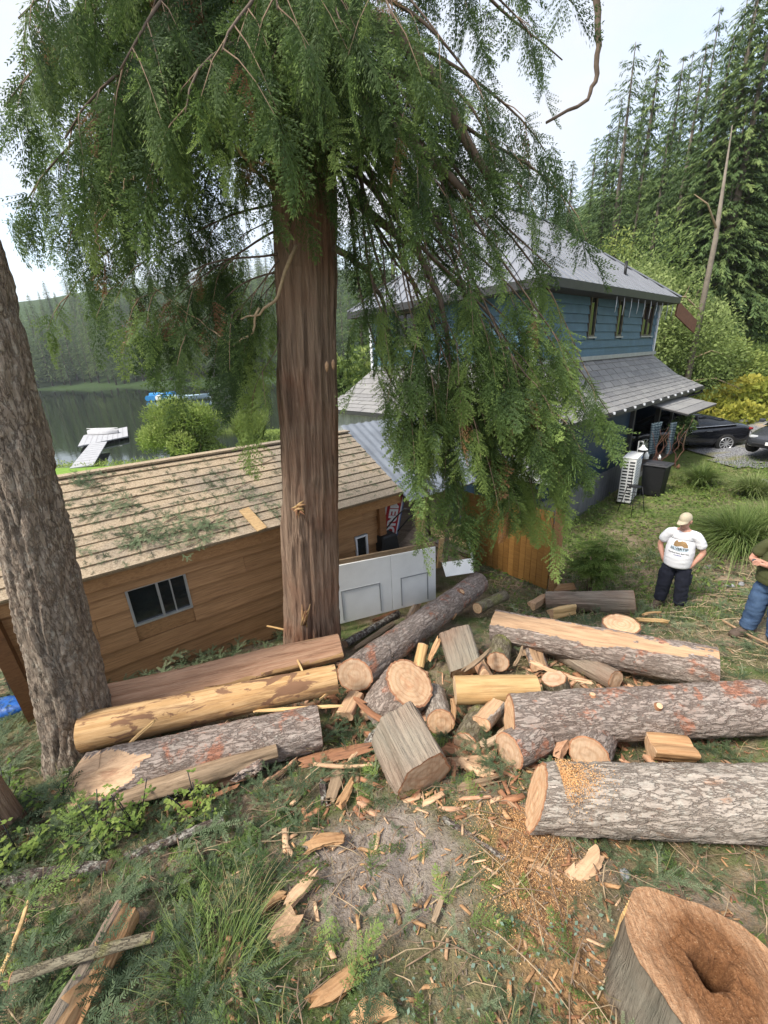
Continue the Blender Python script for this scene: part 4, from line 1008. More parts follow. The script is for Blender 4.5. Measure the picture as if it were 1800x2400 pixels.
# --- cedar limbs: (start row on the trunk, tip x, tip y in display pixels, tip distance Y, arch, density)
LIMBS = [
 # left side
 (-260, 40, 40, 4.0, .5, 1), (-200, 10, 230, 4.5, .6, 1), (-60, 60, 430, 4.6, .6, 1.1), (-160, 140, 300, 3.9, .5, 1), (-220, 260, 150, 3.6, .4, 1.1),
 (60, 320, 400, 4.3, .5, 1), (0, 180, 450, 4.8, .6, 1.1), (150, 420, 480, 5.3, .4, .8), (-40, 400, 250, 3.5, .35, 1), (-160, 480, 110, 3.3, .3, 1),
 (120, 545, 350, 4.4, .3, .8), (-330, 150, 60, 4.6, .4, 1.1), (-360, 330, 20, 4.2, .3, 1.2), (-120, 90, 150, 5.2, .6, 1), (40, 250, 330, 5.4, .5, 1.1), (-100, 330, 130, 5.5, .4, 1.1),
 (300, 100, 560, 5.6, .9, .30), (300, 180, 570, 5.2, .8, .4),
 (420, 250, 620, 4.7, .25, .8), (480, 330, 680, 4.6, .2, .9), (520, 460, 740, 4.5, .15, .8), (500, 520, 730, 5.0, .2, .7), (440, 480, 560, 5.6, .3, .7),
 (540, 285, 650, 4.3, .2, .6), (560, 400, 720, 4.4, .2, .5), (600, 545, 860, 4.6, .15, .6), (300, 120, 690, 5.4, .6, .4),
 # in front of and above the trunk
 (-60, 640, 120, 3.9, .2, .7), (60, 690, 170, 4.0, .2, .6), (-260, 600, 20, 3.4, .2, 1), (-160, 740, 60, 3.7, .2, .9), (200, 790, 300, 4.2, .2, .7), (-330, 460, 10, 5.6, .2, 1), (-330, 780, 10, 5.6, .2, 1),
 # right side
 (330, 1320, 900, 5.0, .5, .6), (330, 1220, 1020, 4.9, .5, 1.2), (330, 1120, 1100, 4.7, .5, 1.2), (330, 1010, 1120, 4.8, .5, 1.1), (330, 930, 1060, 4.7, .5, 1.1), (330, 1160, 900, 4.6, .5, 1.2), (320, 1040, 940, 4.4, .5, 1.2), (330, 890, 900, 4.5, .5, 1), (330, 1190, 1120, 5.1, .5, 1.1), (330, 1080, 1020, 4.9, .5, 1.2), (330, 1250, 960, 4.7, .5, 1.1),
 (-200, 850, 40, 3.6, .3, 1), (-20, 900, 240, 4.2, .3, .8), (-120, 980, 120, 4.4, .4, .9), (-40, 1080, 250, 4.9, .5, .8), (-220, 1150, 80, 5.1, .5, .7), (-300, 1240, 10, 5.0, .5, .8), (-160, 1215, 130, 5.4, .5, .7),
 (20, 1180, 330, 5.2, .5, 1.1), (60, 1130, 410, 4.8, .5, 1.1), (160, 950, 400, 4.3, .3, .9), (230, 860, 470, 4.5, .3, .8), (120, 1250, 470, 5.1, .5, 1.2), (180, 1080, 520, 4.8, .4, 1.1), (150, 1190, 580, 5.0, .4, 1.1),
 (260, 1000, 580, 4.7, .3, .8), (300, 880, 700, 4.7, .35, .8), (280, 1020, 800, 4.4, .4, .9), (240, 1130, 870, 4.6, .5, 1), (260, 1250, 850, 5.0, .5, .9), (250, 1290, 850, 5.2, .6, .6),
 (330, 960, 880, 4.4, .4, .9), (300, 1060, 1010, 4.5, .5, 1), (330, 930, 960, 4.6, .45, .8), (300, 1180, 980, 5.0, .5, 1), (340, 1000, 1060, 5.0, .5, .9), (330, 850, 780, 4.9, .4, .7), (300, 1240, 930, 5.1, .5, 1), (320, 1120, 760, 5.4, .4, .8), (60, 1000, 400, 5.5, .4, .8), (-60, 880, 140, 5.4, .3, .8),
 (200, 780, 480, 5.0, .2, .6), (250, 1160, 660, 5.6, .4, .7),
]
M['limb'] = plain('cedar_limb_bark', (.12, .088, .066), .9, 0, .35, 12)
sprays = []; limb_parts = []; twig_mb = MB()
lr = np.random.default_rng(4)
for (sy, tx, ty, Yt, arch, dens) in LIMBS:
    z0 = None; p0 = CB + cdir * 0
    # height on the trunk whose picture row is sy
    lo, hi = 0., 3.0
    sy0 = sy; sy = sy - (lr.uniform(0, 330) if sy >= 240 and tx > 740 else 0)
    for _ in range(40):
        md = (lo + hi) / 2; pt = CB + cdir * md; dd = pt - Vector((0, 0, CZ)); row = (1200 - FPX * dd.dot(CU) / dd.dot(fwd)) / 1.085
        if row > sy: lo = md
        else: hi = md
    A = CB + cdir * lo; B = DY(tx, ty, Yt)
    mid = A.lerp(B, .5); Lg = (B - A).length
    mid.z = max(A.z, B.z) * .55 + min(A.z, B.z) * .45 + arch * .9 * min(1, Lg / 2.2)
    n = 14; pts = []
    for k in range(n + 1):
        f = k / n; p = A * (1 - f) ** 2 + mid * 2 * f * (1 - f) + B * f * f
        w = .16 * Lg * f * (1 - f); p = p + Vector((w * math.sin(7 * f + sy), w * math.cos(5 * f + tx), .5 * w * math.sin(9 * f + ty)))
        pts.append(p)
    r0 = (.018 + .010 * Lg) * (.42 if sy0 >= 240 else .8)
    q = MB(); q.tube([p - CB for p in pts], [max(.003, r0 * (1 - .85 * (k / n) ** .8)) for k in range(n + 1)], 7)
    limb_parts.append(q)
    P = np.array([tuple(p) for p in pts]); seg = np.linalg.norm(np.diff(P, axis=0), axis=1); cs = np.concatenate([[0], np.cumsum(seg)])
    s = cs[-1] * (.22 if sy0 < 220 else (.62 if ty > 830 else .42)); side = 1; ltone = lr.choice([.08, .18, .3, .45, .6]) + .18 * (ty > 780)
    thin = .5 if sy >= 240 else .8
    if tx > 740 and ty < 440: dens *= .55
    if tx > 740 and 440 <= ty < 620: dens *= .6
    if tx > 740 and ty >= 830: dens *= .85
    if tx < 620 and ty < 480: dens *= .88
    if 740 < tx < 1260 and 520 < ty < 830: dens *= .36
    while s < cs[-1] + .01:
        f = s / cs[-1]; c = np.array([np.interp(s, cs, P[:, i]) for i in range(3)]); c2 = np.array([np.interp(min(s + .05, cs[-1]), cs, P[:, i]) for i in range(3)]); c1 = np.array([np.interp(max(0, s - .05), cs, P[:, i]) for i in range(3)])
        t_ = c2 - c1; t_ /= np.linalg.norm(t_) + 1e-9
        hz = np.cross(t_, [0, 0, 1.]); hz /= np.linalg.norm(hz) + 1e-9
        bl = lr.uniform(.28, .72) * (1.0 - .35 * f) * min(1, .5 + Lg / 3.)
        bd = t_ * lr.uniform(.35, .8) + hz * side * lr.uniform(.5, 1.) + np.array([0, 0, lr.uniform(-.5, .12)]); bd /= np.linalg.norm(bd)
        tw = []
        m_ = max(2, int(bl / .115))
        tone = np.clip(ltone + lr.normal(0, .12), 0, 1)
        for j in range(m_ + 1):
            g = j / m_; q_ = c + bd * bl * g + np.array([0, 0, -.55 * bl * g * g]); tw.append(Vector(q_ - np.array(CB)))
            if j == 0: continue
            dirn = bd + np.array([0, 0, -1.1 * g]); dirn /= np.linalg.norm(dirn)
            sd_ = np.cross(dirn, [0, 0, 1.]); sd_ /= np.linalg.norm(sd_) + 1e-9
            for s2 in ((-1, 1) if lr.random() < .75 * dens else ((1,) if lr.random() < .5 else (-1,))):
                ax = dirn * lr.uniform(.5, .9) + sd_ * s2 * lr.uniform(.3, .8) + np.array([0, 0, -lr.uniform(.35, 1.25)])
                if j == m_: ax = dirn + np.array([0, 0, -.35])
                zh = np.array([lr.normal(0, .45), lr.normal(0, .45), 1.]) - .25 * t_
                sprays.append((q_, rot_from(ax, zh), lr.uniform(.22, .46) * (1.1 if j == m_ else 1), int(lr.integers(5)), np.clip(tone + lr.normal(0, .07), 0, 1)))
        if lr.random() < .8: twig_mb.tube(tw, [max(.0015, .006 * (1 - .75 * k / m_)) for k in range(m_ + 1)], 4, 0, False)
        side = -side; s += lr.uniform(.10, .18) / dens
# bare crooked twigs and the hooked bough right of the crown
def path(parent, name, px, rads, mat, n=7, wob=.02):
    pts = [Vector(DY(*p)) for p in px]; out = []
    for i in range(len(pts) - 1):
        for k in range(4): out.append(pts[i].lerp(pts[i + 1], k / 4) + Vector((random.uniform(-wob, wob), random.uniform(-wob, wob), random.uniform(-wob, wob))) * (1 if k else 0))
    out.append(pts[-1]); k = len(out)
    q = MB(); q.tube([p - parent.location for p in out], [rads[0] + (rads[1] - rads[0]) * i / (k - 1) for i in range(k)], n); return q.build(name, mat, parent)
for q in limb_parts: q.build('limb', M['limb'], cedar)
o = twig_mb.build('twigs', M['twig'], cedar); o['kind'] = 'stuff'
path(cedar, 'bare_branch', [(640, 415, 4.7), (585, 405, 4.5), (535, 345, 4.3), (490, 290, 4.2), (435, 262, 4.2)], (.022, .008), M['twigpale'])
path(cedar, 'bare_branch', [(545, 350, 4.35), (590, 352, 4.3), (625, 338, 4.3), (632, 372, 4.3)], (.012, .006), M['twigpale'])
path(cedar, 'bare_branch', [(640, 530, 4.75), (600, 640, 4.6), (560, 680, 4.5), (520, 690, 4.5)], (.020, .006), M['twigpale'])
path(cedar, 'bare_branch', [(560, 665, 4.5), (545, 720, 4.5), (500, 750, 4.5), (430, 690, 4.5), (330, 620, 4.5)], (.012, .004), M['twigpale'])
path(cedar, 'bare_branch', [(1290, -40, 5.2), (1292, 80, 5.2), (1290, 160, 5.2), (1270, 215, 5.2), (1180, 265, 5.1)], (.032, .012), M['limb'], 9, .01)
path(cedar, 'bare_branch', [(700, 20, 4.9), (830, 55, 4.9), (940, 165, 4.9), (1000, 290, 4.9), (1060, 390, 4.9)], (.075, .035), M['limb'], 9, .01)
path(cedar, 'bare_branch', [(720, 180, 4.9), (840, 265, 4.8), (930, 345, 4.8), (1010, 420, 4.8)], (.065, .03), M['limb'], 9, .01)
path(cedar, 'bare_branch', [(720, 535, 4.85), (790, 580, 4.8), (830, 660, 4.8), (850, 800, 4.8)], (.035, .012), M['limb'], 8, .015)
path(cedar, 'bare_branch', [(760, 430, 5.0), (900, 540, 4.9), (950, 640, 4.8), (975, 800, 4.7), (985, 900, 4.7)], (.045, .012), M['limb'], 8, .015)
path(cedar, 'bare_branch', [(250, 360, 4.2), (215, 430, 4.2), (205, 500, 4.2), (215, 540, 4.2)], (.012, .004), M['twigpale'])
path(cedar, 'bare_branch', [(290, 370, 4.2), (265, 420, 4.2), (200, 490, 4.2)], (.012, .004), M['twigpale'])
# foreground fronds are parts of their own, the rest of the crown is one mass
def score(it):
    d = it[0] - np.array([0, 0, CZ]); dep = d @ np.array(fwd)
    if dep < .5: return 0
    x = d @ np.array(CR) / dep * FPX; y = d @ np.array(CU) / dep * FPX
    return it[2] / dep if abs(x) < 900 and abs(y) < 1200 else 0
order = sorted(range(len(sprays)), key=lambda i: -score(sprays[i])); own = set(order[:280])
smesh = []
for v in range(5):
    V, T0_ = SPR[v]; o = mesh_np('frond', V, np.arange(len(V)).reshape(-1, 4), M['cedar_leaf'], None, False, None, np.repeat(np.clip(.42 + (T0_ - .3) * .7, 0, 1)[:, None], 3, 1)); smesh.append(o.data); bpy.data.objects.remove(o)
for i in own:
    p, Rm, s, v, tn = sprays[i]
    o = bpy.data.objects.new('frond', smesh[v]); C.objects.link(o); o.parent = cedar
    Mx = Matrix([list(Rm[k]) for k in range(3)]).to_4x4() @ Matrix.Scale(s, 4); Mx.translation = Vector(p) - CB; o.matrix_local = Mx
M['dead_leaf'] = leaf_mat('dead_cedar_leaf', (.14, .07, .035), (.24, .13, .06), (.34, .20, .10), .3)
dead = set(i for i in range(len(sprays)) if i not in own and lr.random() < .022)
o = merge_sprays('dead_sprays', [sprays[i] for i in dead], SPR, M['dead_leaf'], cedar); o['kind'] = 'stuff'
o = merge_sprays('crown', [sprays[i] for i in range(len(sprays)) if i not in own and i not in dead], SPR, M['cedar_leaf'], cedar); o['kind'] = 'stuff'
print('sprays', len(sprays), 'verts', len(o.data.vertices))

# ------------------------------------------------------------ background conifers
def conifer(name, label, seed, H_=24., lev=46, br=7, width=3.6, droop=.45, bare=.12, kl=.62, mat='conifer_leaf', per=13):
    r = np.random.default_rng(seed); root = thing(name, label, 'tree', (0, 0, -50))
    q = MB(); q.tube([(0, 0, -.5), (.1 * r.normal(), .1 * r.normal(), H_ * .4), (0, 0, H_)], [H_ * .014, H_ * .010, .02], 8); q.build('trunk', M['conifer_trunk'], root)
    V = []; T = []
    for k in range(lev):
        f = (k + r.random()) / lev; z = H_ * (bare + (1 - bare) * f); wl = width * (1 - f) ** .68 * r.uniform(.45, 1.2) + .18
        if f < .12: wl *= .5 + f * 4
        a0 = r.random() * 6.28
        for b_ in range(br):
            if r.random() < .12: continue
            a = a0 + 6.283 * b_ / br + r.normal(0, .25); d = np.array([math.cos(a), math.sin(a), 0]); sdv = np.array([-d[1], d[0], 0]); ln = wl * r.uniform(.7, 1.15)
            m_ = max(3, int(per * ln / width + 2)); tone = np.clip(r.normal(.4, .18), 0, 1)
            for j in range(m_):
                g = (j + r.random()) / m_; c = d * ln * g + np.array([0, 0, z + .25 * ln * g - droop * ln * g * g + r.normal(0, .05)])
                sg = 1 if j % 2 else -1
                ax = d * r.uniform(.5, 1.1) + sdv * sg * r.uniform(.2, 1.0) * (1 - .4 * g) + np.array([0, 0, -droop - r.uniform(0, .5)]); ax /= np.linalg.norm(ax)
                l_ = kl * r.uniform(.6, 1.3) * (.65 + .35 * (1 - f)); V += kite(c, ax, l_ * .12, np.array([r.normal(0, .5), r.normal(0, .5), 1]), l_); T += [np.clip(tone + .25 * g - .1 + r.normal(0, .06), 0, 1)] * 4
    V = np.array(V); mesh_np('crown', V, np.arange(len(V)).reshape(-1, 4), M[mat], root, False, None, np.repeat(np.array(T)[:, None], 3, 1))
    return root
def leafy(name, label, cat, seed, R3, n, ls, mat, stems=5, lumps=14, loc=(0, 0, 0), tmat='twig', elong=.42, up=.0, group=None):
    r = np.random.default_rng(seed); root = thing(name, label, cat, loc, None, group)
    R3 = np.array(R3); q = MB()
    for k in range(stems):
        a = 6.28 * k / stems + r.random(); q.tube([(.1 * math.cos(a), .1 * math.sin(a), -.2), (R3[0] * .3 * math.cos(a), R3[1] * .3 * math.sin(a), R3[2] * .7), (R3[0] * .65 * math.cos(a + .3), R3[1] * .65 * math.sin(a + .3), R3[2] * 1.55)], [R3[2] * .03, R3[2] * .02, .008], 6)
    o = q.build('stems', M[tmat], root); o['kind'] = 'stuff'
    cs = []
    for k in range(lumps):
        d = r.normal(size=3); d /= np.linalg.norm(d); d[2] = abs(d[2]) * 1.2 - .35; cs.append((np.array([0, 0, R3[2]]) + d * R3 * r.uniform(.45, .95), r.uniform(.28, .5), np.clip(r.normal(.45, .16), 0, 1)))
    V = []; T = []
    for k in range(n):
        c, rad, tone = cs[r.integers(lumps)]; d = r.normal(size=3); d /= np.linalg.norm(d); p = c + d * R3 * rad * r.uniform(.55, 1.1)
        if p[2] < .03: p[2] = abs(p[2]) + .03
        ax = d * .7 + r.normal(0, .6, 3) + np.array([0, 0, up]); ax /= np.linalg.norm(ax); l_ = ls * r.uniform(.6, 1.4)
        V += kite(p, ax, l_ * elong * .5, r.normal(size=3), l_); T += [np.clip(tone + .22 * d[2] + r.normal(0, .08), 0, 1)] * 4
    V = np.array(V); mesh_np('foliage', V, np.arange(len(V)).reshape(-1, 4), M[mat], root, False, None, np.repeat(np.array(T)[:, None], 3, 1))
    return root
rt = random.Random(12)
fg = 'conifers of the forest on the right hillside'
FL = 'tall dark conifer among the trees of the right hillside forest'
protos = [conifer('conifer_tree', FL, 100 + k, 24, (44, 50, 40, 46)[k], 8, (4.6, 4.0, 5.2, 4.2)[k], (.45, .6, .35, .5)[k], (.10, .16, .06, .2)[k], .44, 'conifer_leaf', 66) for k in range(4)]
first = [True] * 4
def place(k, x, y, sc, label=None, group=None, zoff=-.3):
    z = float(Gnd(x, y)) + zoff
    if first[k]:
        o = protos[k]; first[k] = False; o.location = (x, y, z); o.rotation_mode = 'XYZ'; o.rotation_euler = (0, 0, rt.uniform(0, 6.28)); o.scale = (sc, sc, sc * 1.0)
        o['label'] = label; o['group'] = group; return o
    return dup(protos[k], (x, y, z), rt.uniform(0, 6.28), (sc * rt.uniform(.85, 1.35), sc * rt.uniform(.85, 1.35), sc), label, group)
# right hillside: rows going back
for (px, Y, topd, k) in [(1660, 29, -120, 0), (1590, 29, 60, 1), (1640, 31, -40, 2), (1530, 31, 80, 0), (1480, 36, 110, 3), (1430, 40, 95, 1), (1375, 38, 78, 2), (1345, 46, 200, 0), (1320, 44, 260, 3), (1400, 52, 160, 1), (1560, 42, 0, 2), (1620, 44, -30, 3),
                         (1700, 28, -100, 1), (1500, 50, 100, 2), (1290, 55, 290, 0), (1450, 33, 250, 1), (1395, 34, 330, 2), (1350, 34, 380, 3), (1550, 29, 250, 0), (1500, 30, 330, 1), (1620, 28, 200, 2), (1690, 28, 60, 3), (1740, 29, -100, 0), (1240, 60, 340, 1), (1190, 62, 330, 2), (1130, 60, 350, 3), (1070, 62, 330, 0), (1010, 60, 350, 1), (950, 58, 400, 2), (890, 57, 430, 0), (840, 60, 420, 1), (790, 62, 400, 3), (760, 58, 430, 2), (1310, 38, 400, 1), (1800, 30, -150, 2), (1780, 28, 0, 1)]:
    p = DY(px, topd, Y); z = float(Gnd(p.x, p.y)); place(k, p.x, p.y, (p.z - z) / 24., FL, fg)
# far shore of the lake: rows climbing the hill
fs_ = 'conifers on the far shore of the lake'; FSL = 'small conifer in the dense woods across the lake'
n_far = 0
for row, (off, h0, h1) in enumerate(((4, 18, 30), (10, 22, 34), (22, 18, 28), (38, 20, 30), (58, 20, 30), (80, 20, 30), (108, 22, 32))):
    x = -215.
    while x < 30:
        x += rt.uniform(4.2, 7.0); y = float(shore_far(x)) + off + rt.uniform(-3, 5)
        if x > -.05 * y: continue
        place(rt.randrange(4), x, y, rt.uniform(h0, h1) / 24., FSL, fs_); n_far += 1
print('far', n_far)
# shrubs along the water, the far bank and behind the house
sh = leafy('lakeside_shrub', 'rounded shrub on the bank far behind the cedar trunk', 'shrub', 300, (2.2, 2.2, 1.6), 7000, .24, 'broad_leaf', 4, 22)
shp = [(790, 700, 36), (770, 760, 33), (820, 640, 42), (870, 560, 48), (745, 820, 30), (830, 720, 38), (980, 560, 52), (1080, 560, 50)]
for i, (px, py, Y) in enumerate(shp):
    p = DY(px, py, Y); p.z = float(Gnd(p.x, p.y)) - .2
    if i == 0: sh.location = p; sh['group'] = 'shrubs on the bank behind the cedar'; sh.scale = (1.5,) * 3
    else: dup(sh, p, i * 1.3, rt.uniform(1.1, 1.9), None, 'shrubs on the bank behind the cedar')
# ------------------------------------------------------------ small builders
def atz(px, py, z): r = ray(px, py); return Vector((0, 0, CZ)) + r * ((z - CZ) / r.z)
ZV = Vector((0, 0, 1))
def chip(label, A, B, w, th, mat, name='wood_splinter', cat='wood chip', seed=None, jag=.35, group=None, roll=0.):
    A, B = Vector(A), Vector(B); Lg = (B - A).length; Fm = frame(B - A); r = random.Random(seed if seed is not None else hash(label) & 0xffff)
    Fm = Fm @ Matrix.Rotation(roll, 3, 'X'); n = 12; m_ = 12; V = []; off = r.uniform(-.5, .5)
    ridge = [r.uniform(.72, 1.2) for _ in range(m_)]; ex = [[r.uniform(0, 1) ** 2 * min(.35 * Lg, 2.2 * w) for _ in range(m_)] for _ in range(2)]; tw_ = r.uniform(-.35, .35)
    w0, w1 = r.uniform(.6, 1.), r.uniform(.35, 1.)
    for k in range(n + 1):
        f = k / n; ww = w * (w0 + (w1 - w0) * f) * (.75 + .25 * math.sin(math.pi * f)) * r.uniform(.93, 1.07); y0 = off * w * math.sin(2.5 * f); bow = .05 * Lg * math.sin(math.pi * f) * off
        for j in range(m_):
            a = 2 * math.pi * j / m_ + tw_ * f; q_ = ridge[j] * r.uniform(.93, 1.07); sq = 1 / max(abs(math.cos(a)), abs(math.sin(a))) ** .6
            x = (f - .5) * Lg; x += ex[0][j] * max(0, 1 - 4 * f) - ex[1][j] * max(0, 4 * f - 3)
            V.append((x, y0 + math.cos(a) * ww * .5 * q_ * sq, math.sin(a) * th * .6 * q_ * sq + bow))
    Fq = [(k * m_ + j, k * m_ + (j + 1) % m_, (k + 1) * m_ + (j + 1) % m_, (k + 1) * m_ + j) for k in range(n) for j in range(m_)]
    me = bpy.data.meshes.new(name); me.from_pydata(V, [], Fq + [tuple(range(m_))[::-1], tuple(range(n * m_, n * m_ + m_))])
    o = link(name, me, M[mat]); o.location = (A + B) / 2; o.rotation_mode = 'QUATERNION'; o.rotation_quaternion = Fm.to_quaternion()
    return tag(o, label, cat, group)
def on(x, y, h=.02): return D(x, y, h)

# ------------------------------------------------------------ fence, post, white panel, banner, lumber
f1 = at(1296, 1392); f0 = at(1085, 1308); fd = (f1 - f0); fd.z = 0; FLn = fd.length; fd.normalize(); fn = Vector((fd.y, -fd.x, 0))
fence = thing('board_fence', 'short golden brown board fence with a square post below the cedar sprays', 'fence', (f1.x, f1.y, min(f0.z, f1.z)))
bw = .143; nb = int(FLn / bw)
me0 = None
for k in range(nb):
    s = FLn - .14 - (k + .5) * bw; p = f0 + fd * s; zg = f0.z + (f1.z - f0.z) * s / FLn + .05
    hgt = 1.72
    q = MB(); q.box((0, 0, 0), (bw - .008, .022, hgt), None)
    o = q.build('board', M['fence'], fence) if me0 is None else bpy.data.objects.new('board', me0)
    if me0 is None: me0 = o.data
    else: C.objects.link(o); o.parent = fence
    mt_ = Matrix((fd, fn, ZV)).transposed().to_4x4(); mt_.translation = Vector((p.x, p.y, zg + hgt / 2)) - fence.location + fn * random.uniform(-.003, .003); o.matrix_local = mt_
q = MB(); q.box(Vector((f1.x, f1.y, f1.z + .9)) - fence.location - fd * .02, (.13, .13, 2.1), Matrix((fd, fn, ZV)).transposed()); q.build('post', M['siding'], fence)
for hh in (.35, 1.45):
    q = MB(); a = f0 - fn * .04; b_ = f1 - fn * .04; q.bar(Vector((a.x, a.y, f0.z + hh)) - fence.location, Vector((b_.x, b_.y, f1.z + hh)) - fence.location, .05, .09); q.build('rail', M['fence'], fence)
pa, pb = atY(760, 1330, 6.05), atY(1019, 1280, 6.95)
pn = (pb - pa).cross(ZV).normalized(); pu = (pb - pa).normalized(); PL = (pb - pa).length
panel = thing('white_panels', 'two joined dirty white moulded panels standing with a wooden rail on top', 'panel', (pa + pb) / 2 - ZV * 1.0)  # pair of moulded white panel boards set upright
pl = panel.location
for (a, b_) in ((0, .56), (.562, 1)):
    q = MB(); A, B = pa.lerp(pb, a), pa.lerp(pb, b_); q.slab([A - pl, B - pl, B - pl - ZV * 1.12, A - pl - ZV * 1.12], pn, .03); o = q.build('panel_sheet', M['whitepl'], panel, .006)
    w_ = (B - A).length
    c = A.lerp(B, .5) + pn * .034 - ZV * .78 - pl; fr = Matrix((pu, -pn, ZV)).transposed()
    q = MB()
    for (ox, oz, sx, sz_) in ((-.3 * w_, 0, .02, .56), (.3 * w_, 0, .02, .56), (0, .29, .6 * w_ + .02, .02)): q.box(c + pu * ox + ZV * oz, (sx, .012, sz_), fr)
    q.build('raised_rim', M['greytrim'], o)
q = MB(); q.bar(pa - pl + ZV * .035 - pn * .01, pb - pl + ZV * .045 - pn * .01, .04, .085); q.build('top_rail', M['oldwood'], panel)
sp0 = atY(1045, 1352, 7.05); q = MB(); q.slab([Vector((0, 0, 0)), Vector((.55, .05, .03)), Vector((.55, .25, .24)), Vector((-.05, .2, .2))], (0, -.6, .8), .012)
o = q.build('white_scrap_sheet', M['whitepl']); o.location = sp0; tag(o, 'small speckled white sheet lying behind the diagonal log tip', 'sheet')
pp = atY(984, 1192, 7.5); q = MB(); q.box((0, 0, -.6), (.14, .14, 1.9), Matrix.Rotation(.5, 3, 'Z')); o = q.build('wooden_post', M['newwood']); o.location = pp - ZV * .33; tag(o, 'square pale wooden post standing free beside the red banner', 'post')
# banner
ba, bb_ = atY(934, 1128, 7.75), atY(905, 1285, 7.75); bdn = (bb_ - ba).normalized(); bright = Vector((.93, .36, 0)); bright = (bright - bdn * bright.dot(bdn)).normalized(); bnn = bdn.cross(bright)
bl_ = (bb_ - ba).length; ban = thing('banner', 'red banner sign with white capital letters beside the shed corner', 'sign', ba.lerp(bb_, .5), Matrix((bdn, bright, bnn)).transposed().to_quaternion())
M['signred'] = plain('sign_red', (.33, .022, .03), .5, 0, .15, 6); M['signwhite'] = plain('sign_white', (.62, .64, .68), .5, 0, .08, 6); M['signblue'] = plain('sign_blue', (.07, .13, .32), .5)
bw_ = .40
q = MB(); q.box((0, 0, 0), (bl_, bw_, .012)); q.build('backing', M['signblue'], ban)
q = MB(); q.box((0, 0, 0), (bl_ - .03, bw_ - .05, .018)); q.build('white_border', M['signwhite'], ban)
q = MB(); q.box((0, 0, 0), (bl_ - .07, bw_ - .11, .024)); q.build('red_field', M['signred'], ban)
def text_mesh(name, body, size, mat, parent, mtx, bold=.0):
    cu = bpy.data.curves.new(name, 'FONT'); cu.body = body; cu.size = size; cu.align_x = 'CENTER'; cu.align_y = 'CENTER'; cu.extrude = .002; cu.offset = bold; cu.resolution_u = 3
    t_ = bpy.data.objects.new(name, cu); C.objects.link(t_); dg = bpy.context.evaluated_depsgraph_get(); me = bpy.data.meshes.new_from_object(t_.evaluated_get(dg)); bpy.data.objects.remove(t_)
    o = link(name, me, mat, parent); o.matrix_local = mtx; return o
sgn = 1 if (Vector((0, 0, 1)) @ Vector((0, 0, 1))) else 1
Tm = Matrix.Translation((0.02, 0, -.0145 if (Matrix((bdn, bright, bnn)).transposed() @ Vector((0, 0, 1))).y > 0 else .0145))
if Tm.translation.z < 0: Tm = Tm @ Matrix.Rotation(math.pi, 4, 'X')
text_mesh('lettering', 'AMERICA', .30, M['signwhite'], ban, Tm @ Matrix.Diagonal((.93, .82, 1, 1)), .012)
# mower handle frame and black box in front of the banner
mb_ = atY(905, 1258, 7.3); hand = thing('mower', 'black machine with a bent tube handle beside the shed corner', 'mower', mb_)
q = MB(); q.box((.0, 0, -.1), (.42, .35, .34), Matrix.Rotation(.6, 3, 'Z'), 0, .8); q.build('housing', M['blackpl'], hand, .03)
q = MB(); hp_ = [atY(*p) - mb_ for p in ((903, 1242, 7.3), (925, 1215, 7.25), (948, 1192, 7.2), (965, 1196, 7.2), (972, 1204, 7.2), (960, 1212, 7.2), (932, 1245, 7.25))]
q.tube(hp_, .014, 6); q.build('handle', M['black'], hand)
# planks under the lean-to
for i, (x0, y0, x1, y1, Y, w_) in enumerate([(930, 1290, 985, 1228, 7.4, .1), (938, 1292, 990, 1238, 7.35, .1), (945, 1296, 994, 1250, 7.3, .08), (1000, 1262, 1085, 1290, 7.7, .1), (1002, 1272, 1092, 1300, 7.65, .1), (1010, 1250, 1092, 1278, 7.8, .1), (1020, 1300, 1090, 1320, 7.5, .12), (1030, 1312, 1100, 1330, 7.4, .12), (1035, 1262, 1028, 1330, 7.3, .09), (1048, 1240, 1045, 1335, 7.35, .08), (1075, 1305, 1095, 1318, 7.3, .1), (1008, 1240, 1080, 1262, 7.9, .1), (1060, 1286, 1098, 1296, 7.6, .09)]):
    q = MB(); A, B = atY(x0, y0, Y), atY(x1, y1, Y + .12); c = (A + B) / 2; q.bar(A - c, B - c, w_, .035, (.2, -.5, 1)); o = q.build('plank', M[('greywood', 'oldwood', 'newwood')[(i * 7) % 3 if i > 2 else 0]]); o.location = c
    tag(o, 'old lumber plank in the jumble under the metal lean-to', 'plank', 'old planks heaped under the lean-to')
for (x, y0, y1, Y, lb) in ((962, 1150, 1245, 8.1, 'wide brown board leaning behind the square pale post'), (985, 1152, 1230, 8.0, 'narrow dark board leaning behind the square pale post')):
    A, B = atY(x + 6, y0, Y), atY(x - 14, y1, Y - .2); q = MB(); c = (A + B) / 2; q.bar(A - c, B - c, .26 if x < 970 else .12, .03, (0, -1, .2)); o = q.build('board', M['greywood']); o.location = c; tag(o, lb, 'board')
A, B = atY(1098, 1270, 7.5), atY(1110, 1318, 7.3); q = MB(); q.tube([A - B, Vector((0, 0, 0))], .022, 10); o = q.build('white_pipe', M['whitepl']); o.location = B; tag(o, 'thin white pipe leaning against the left end of the fence', 'pipe')

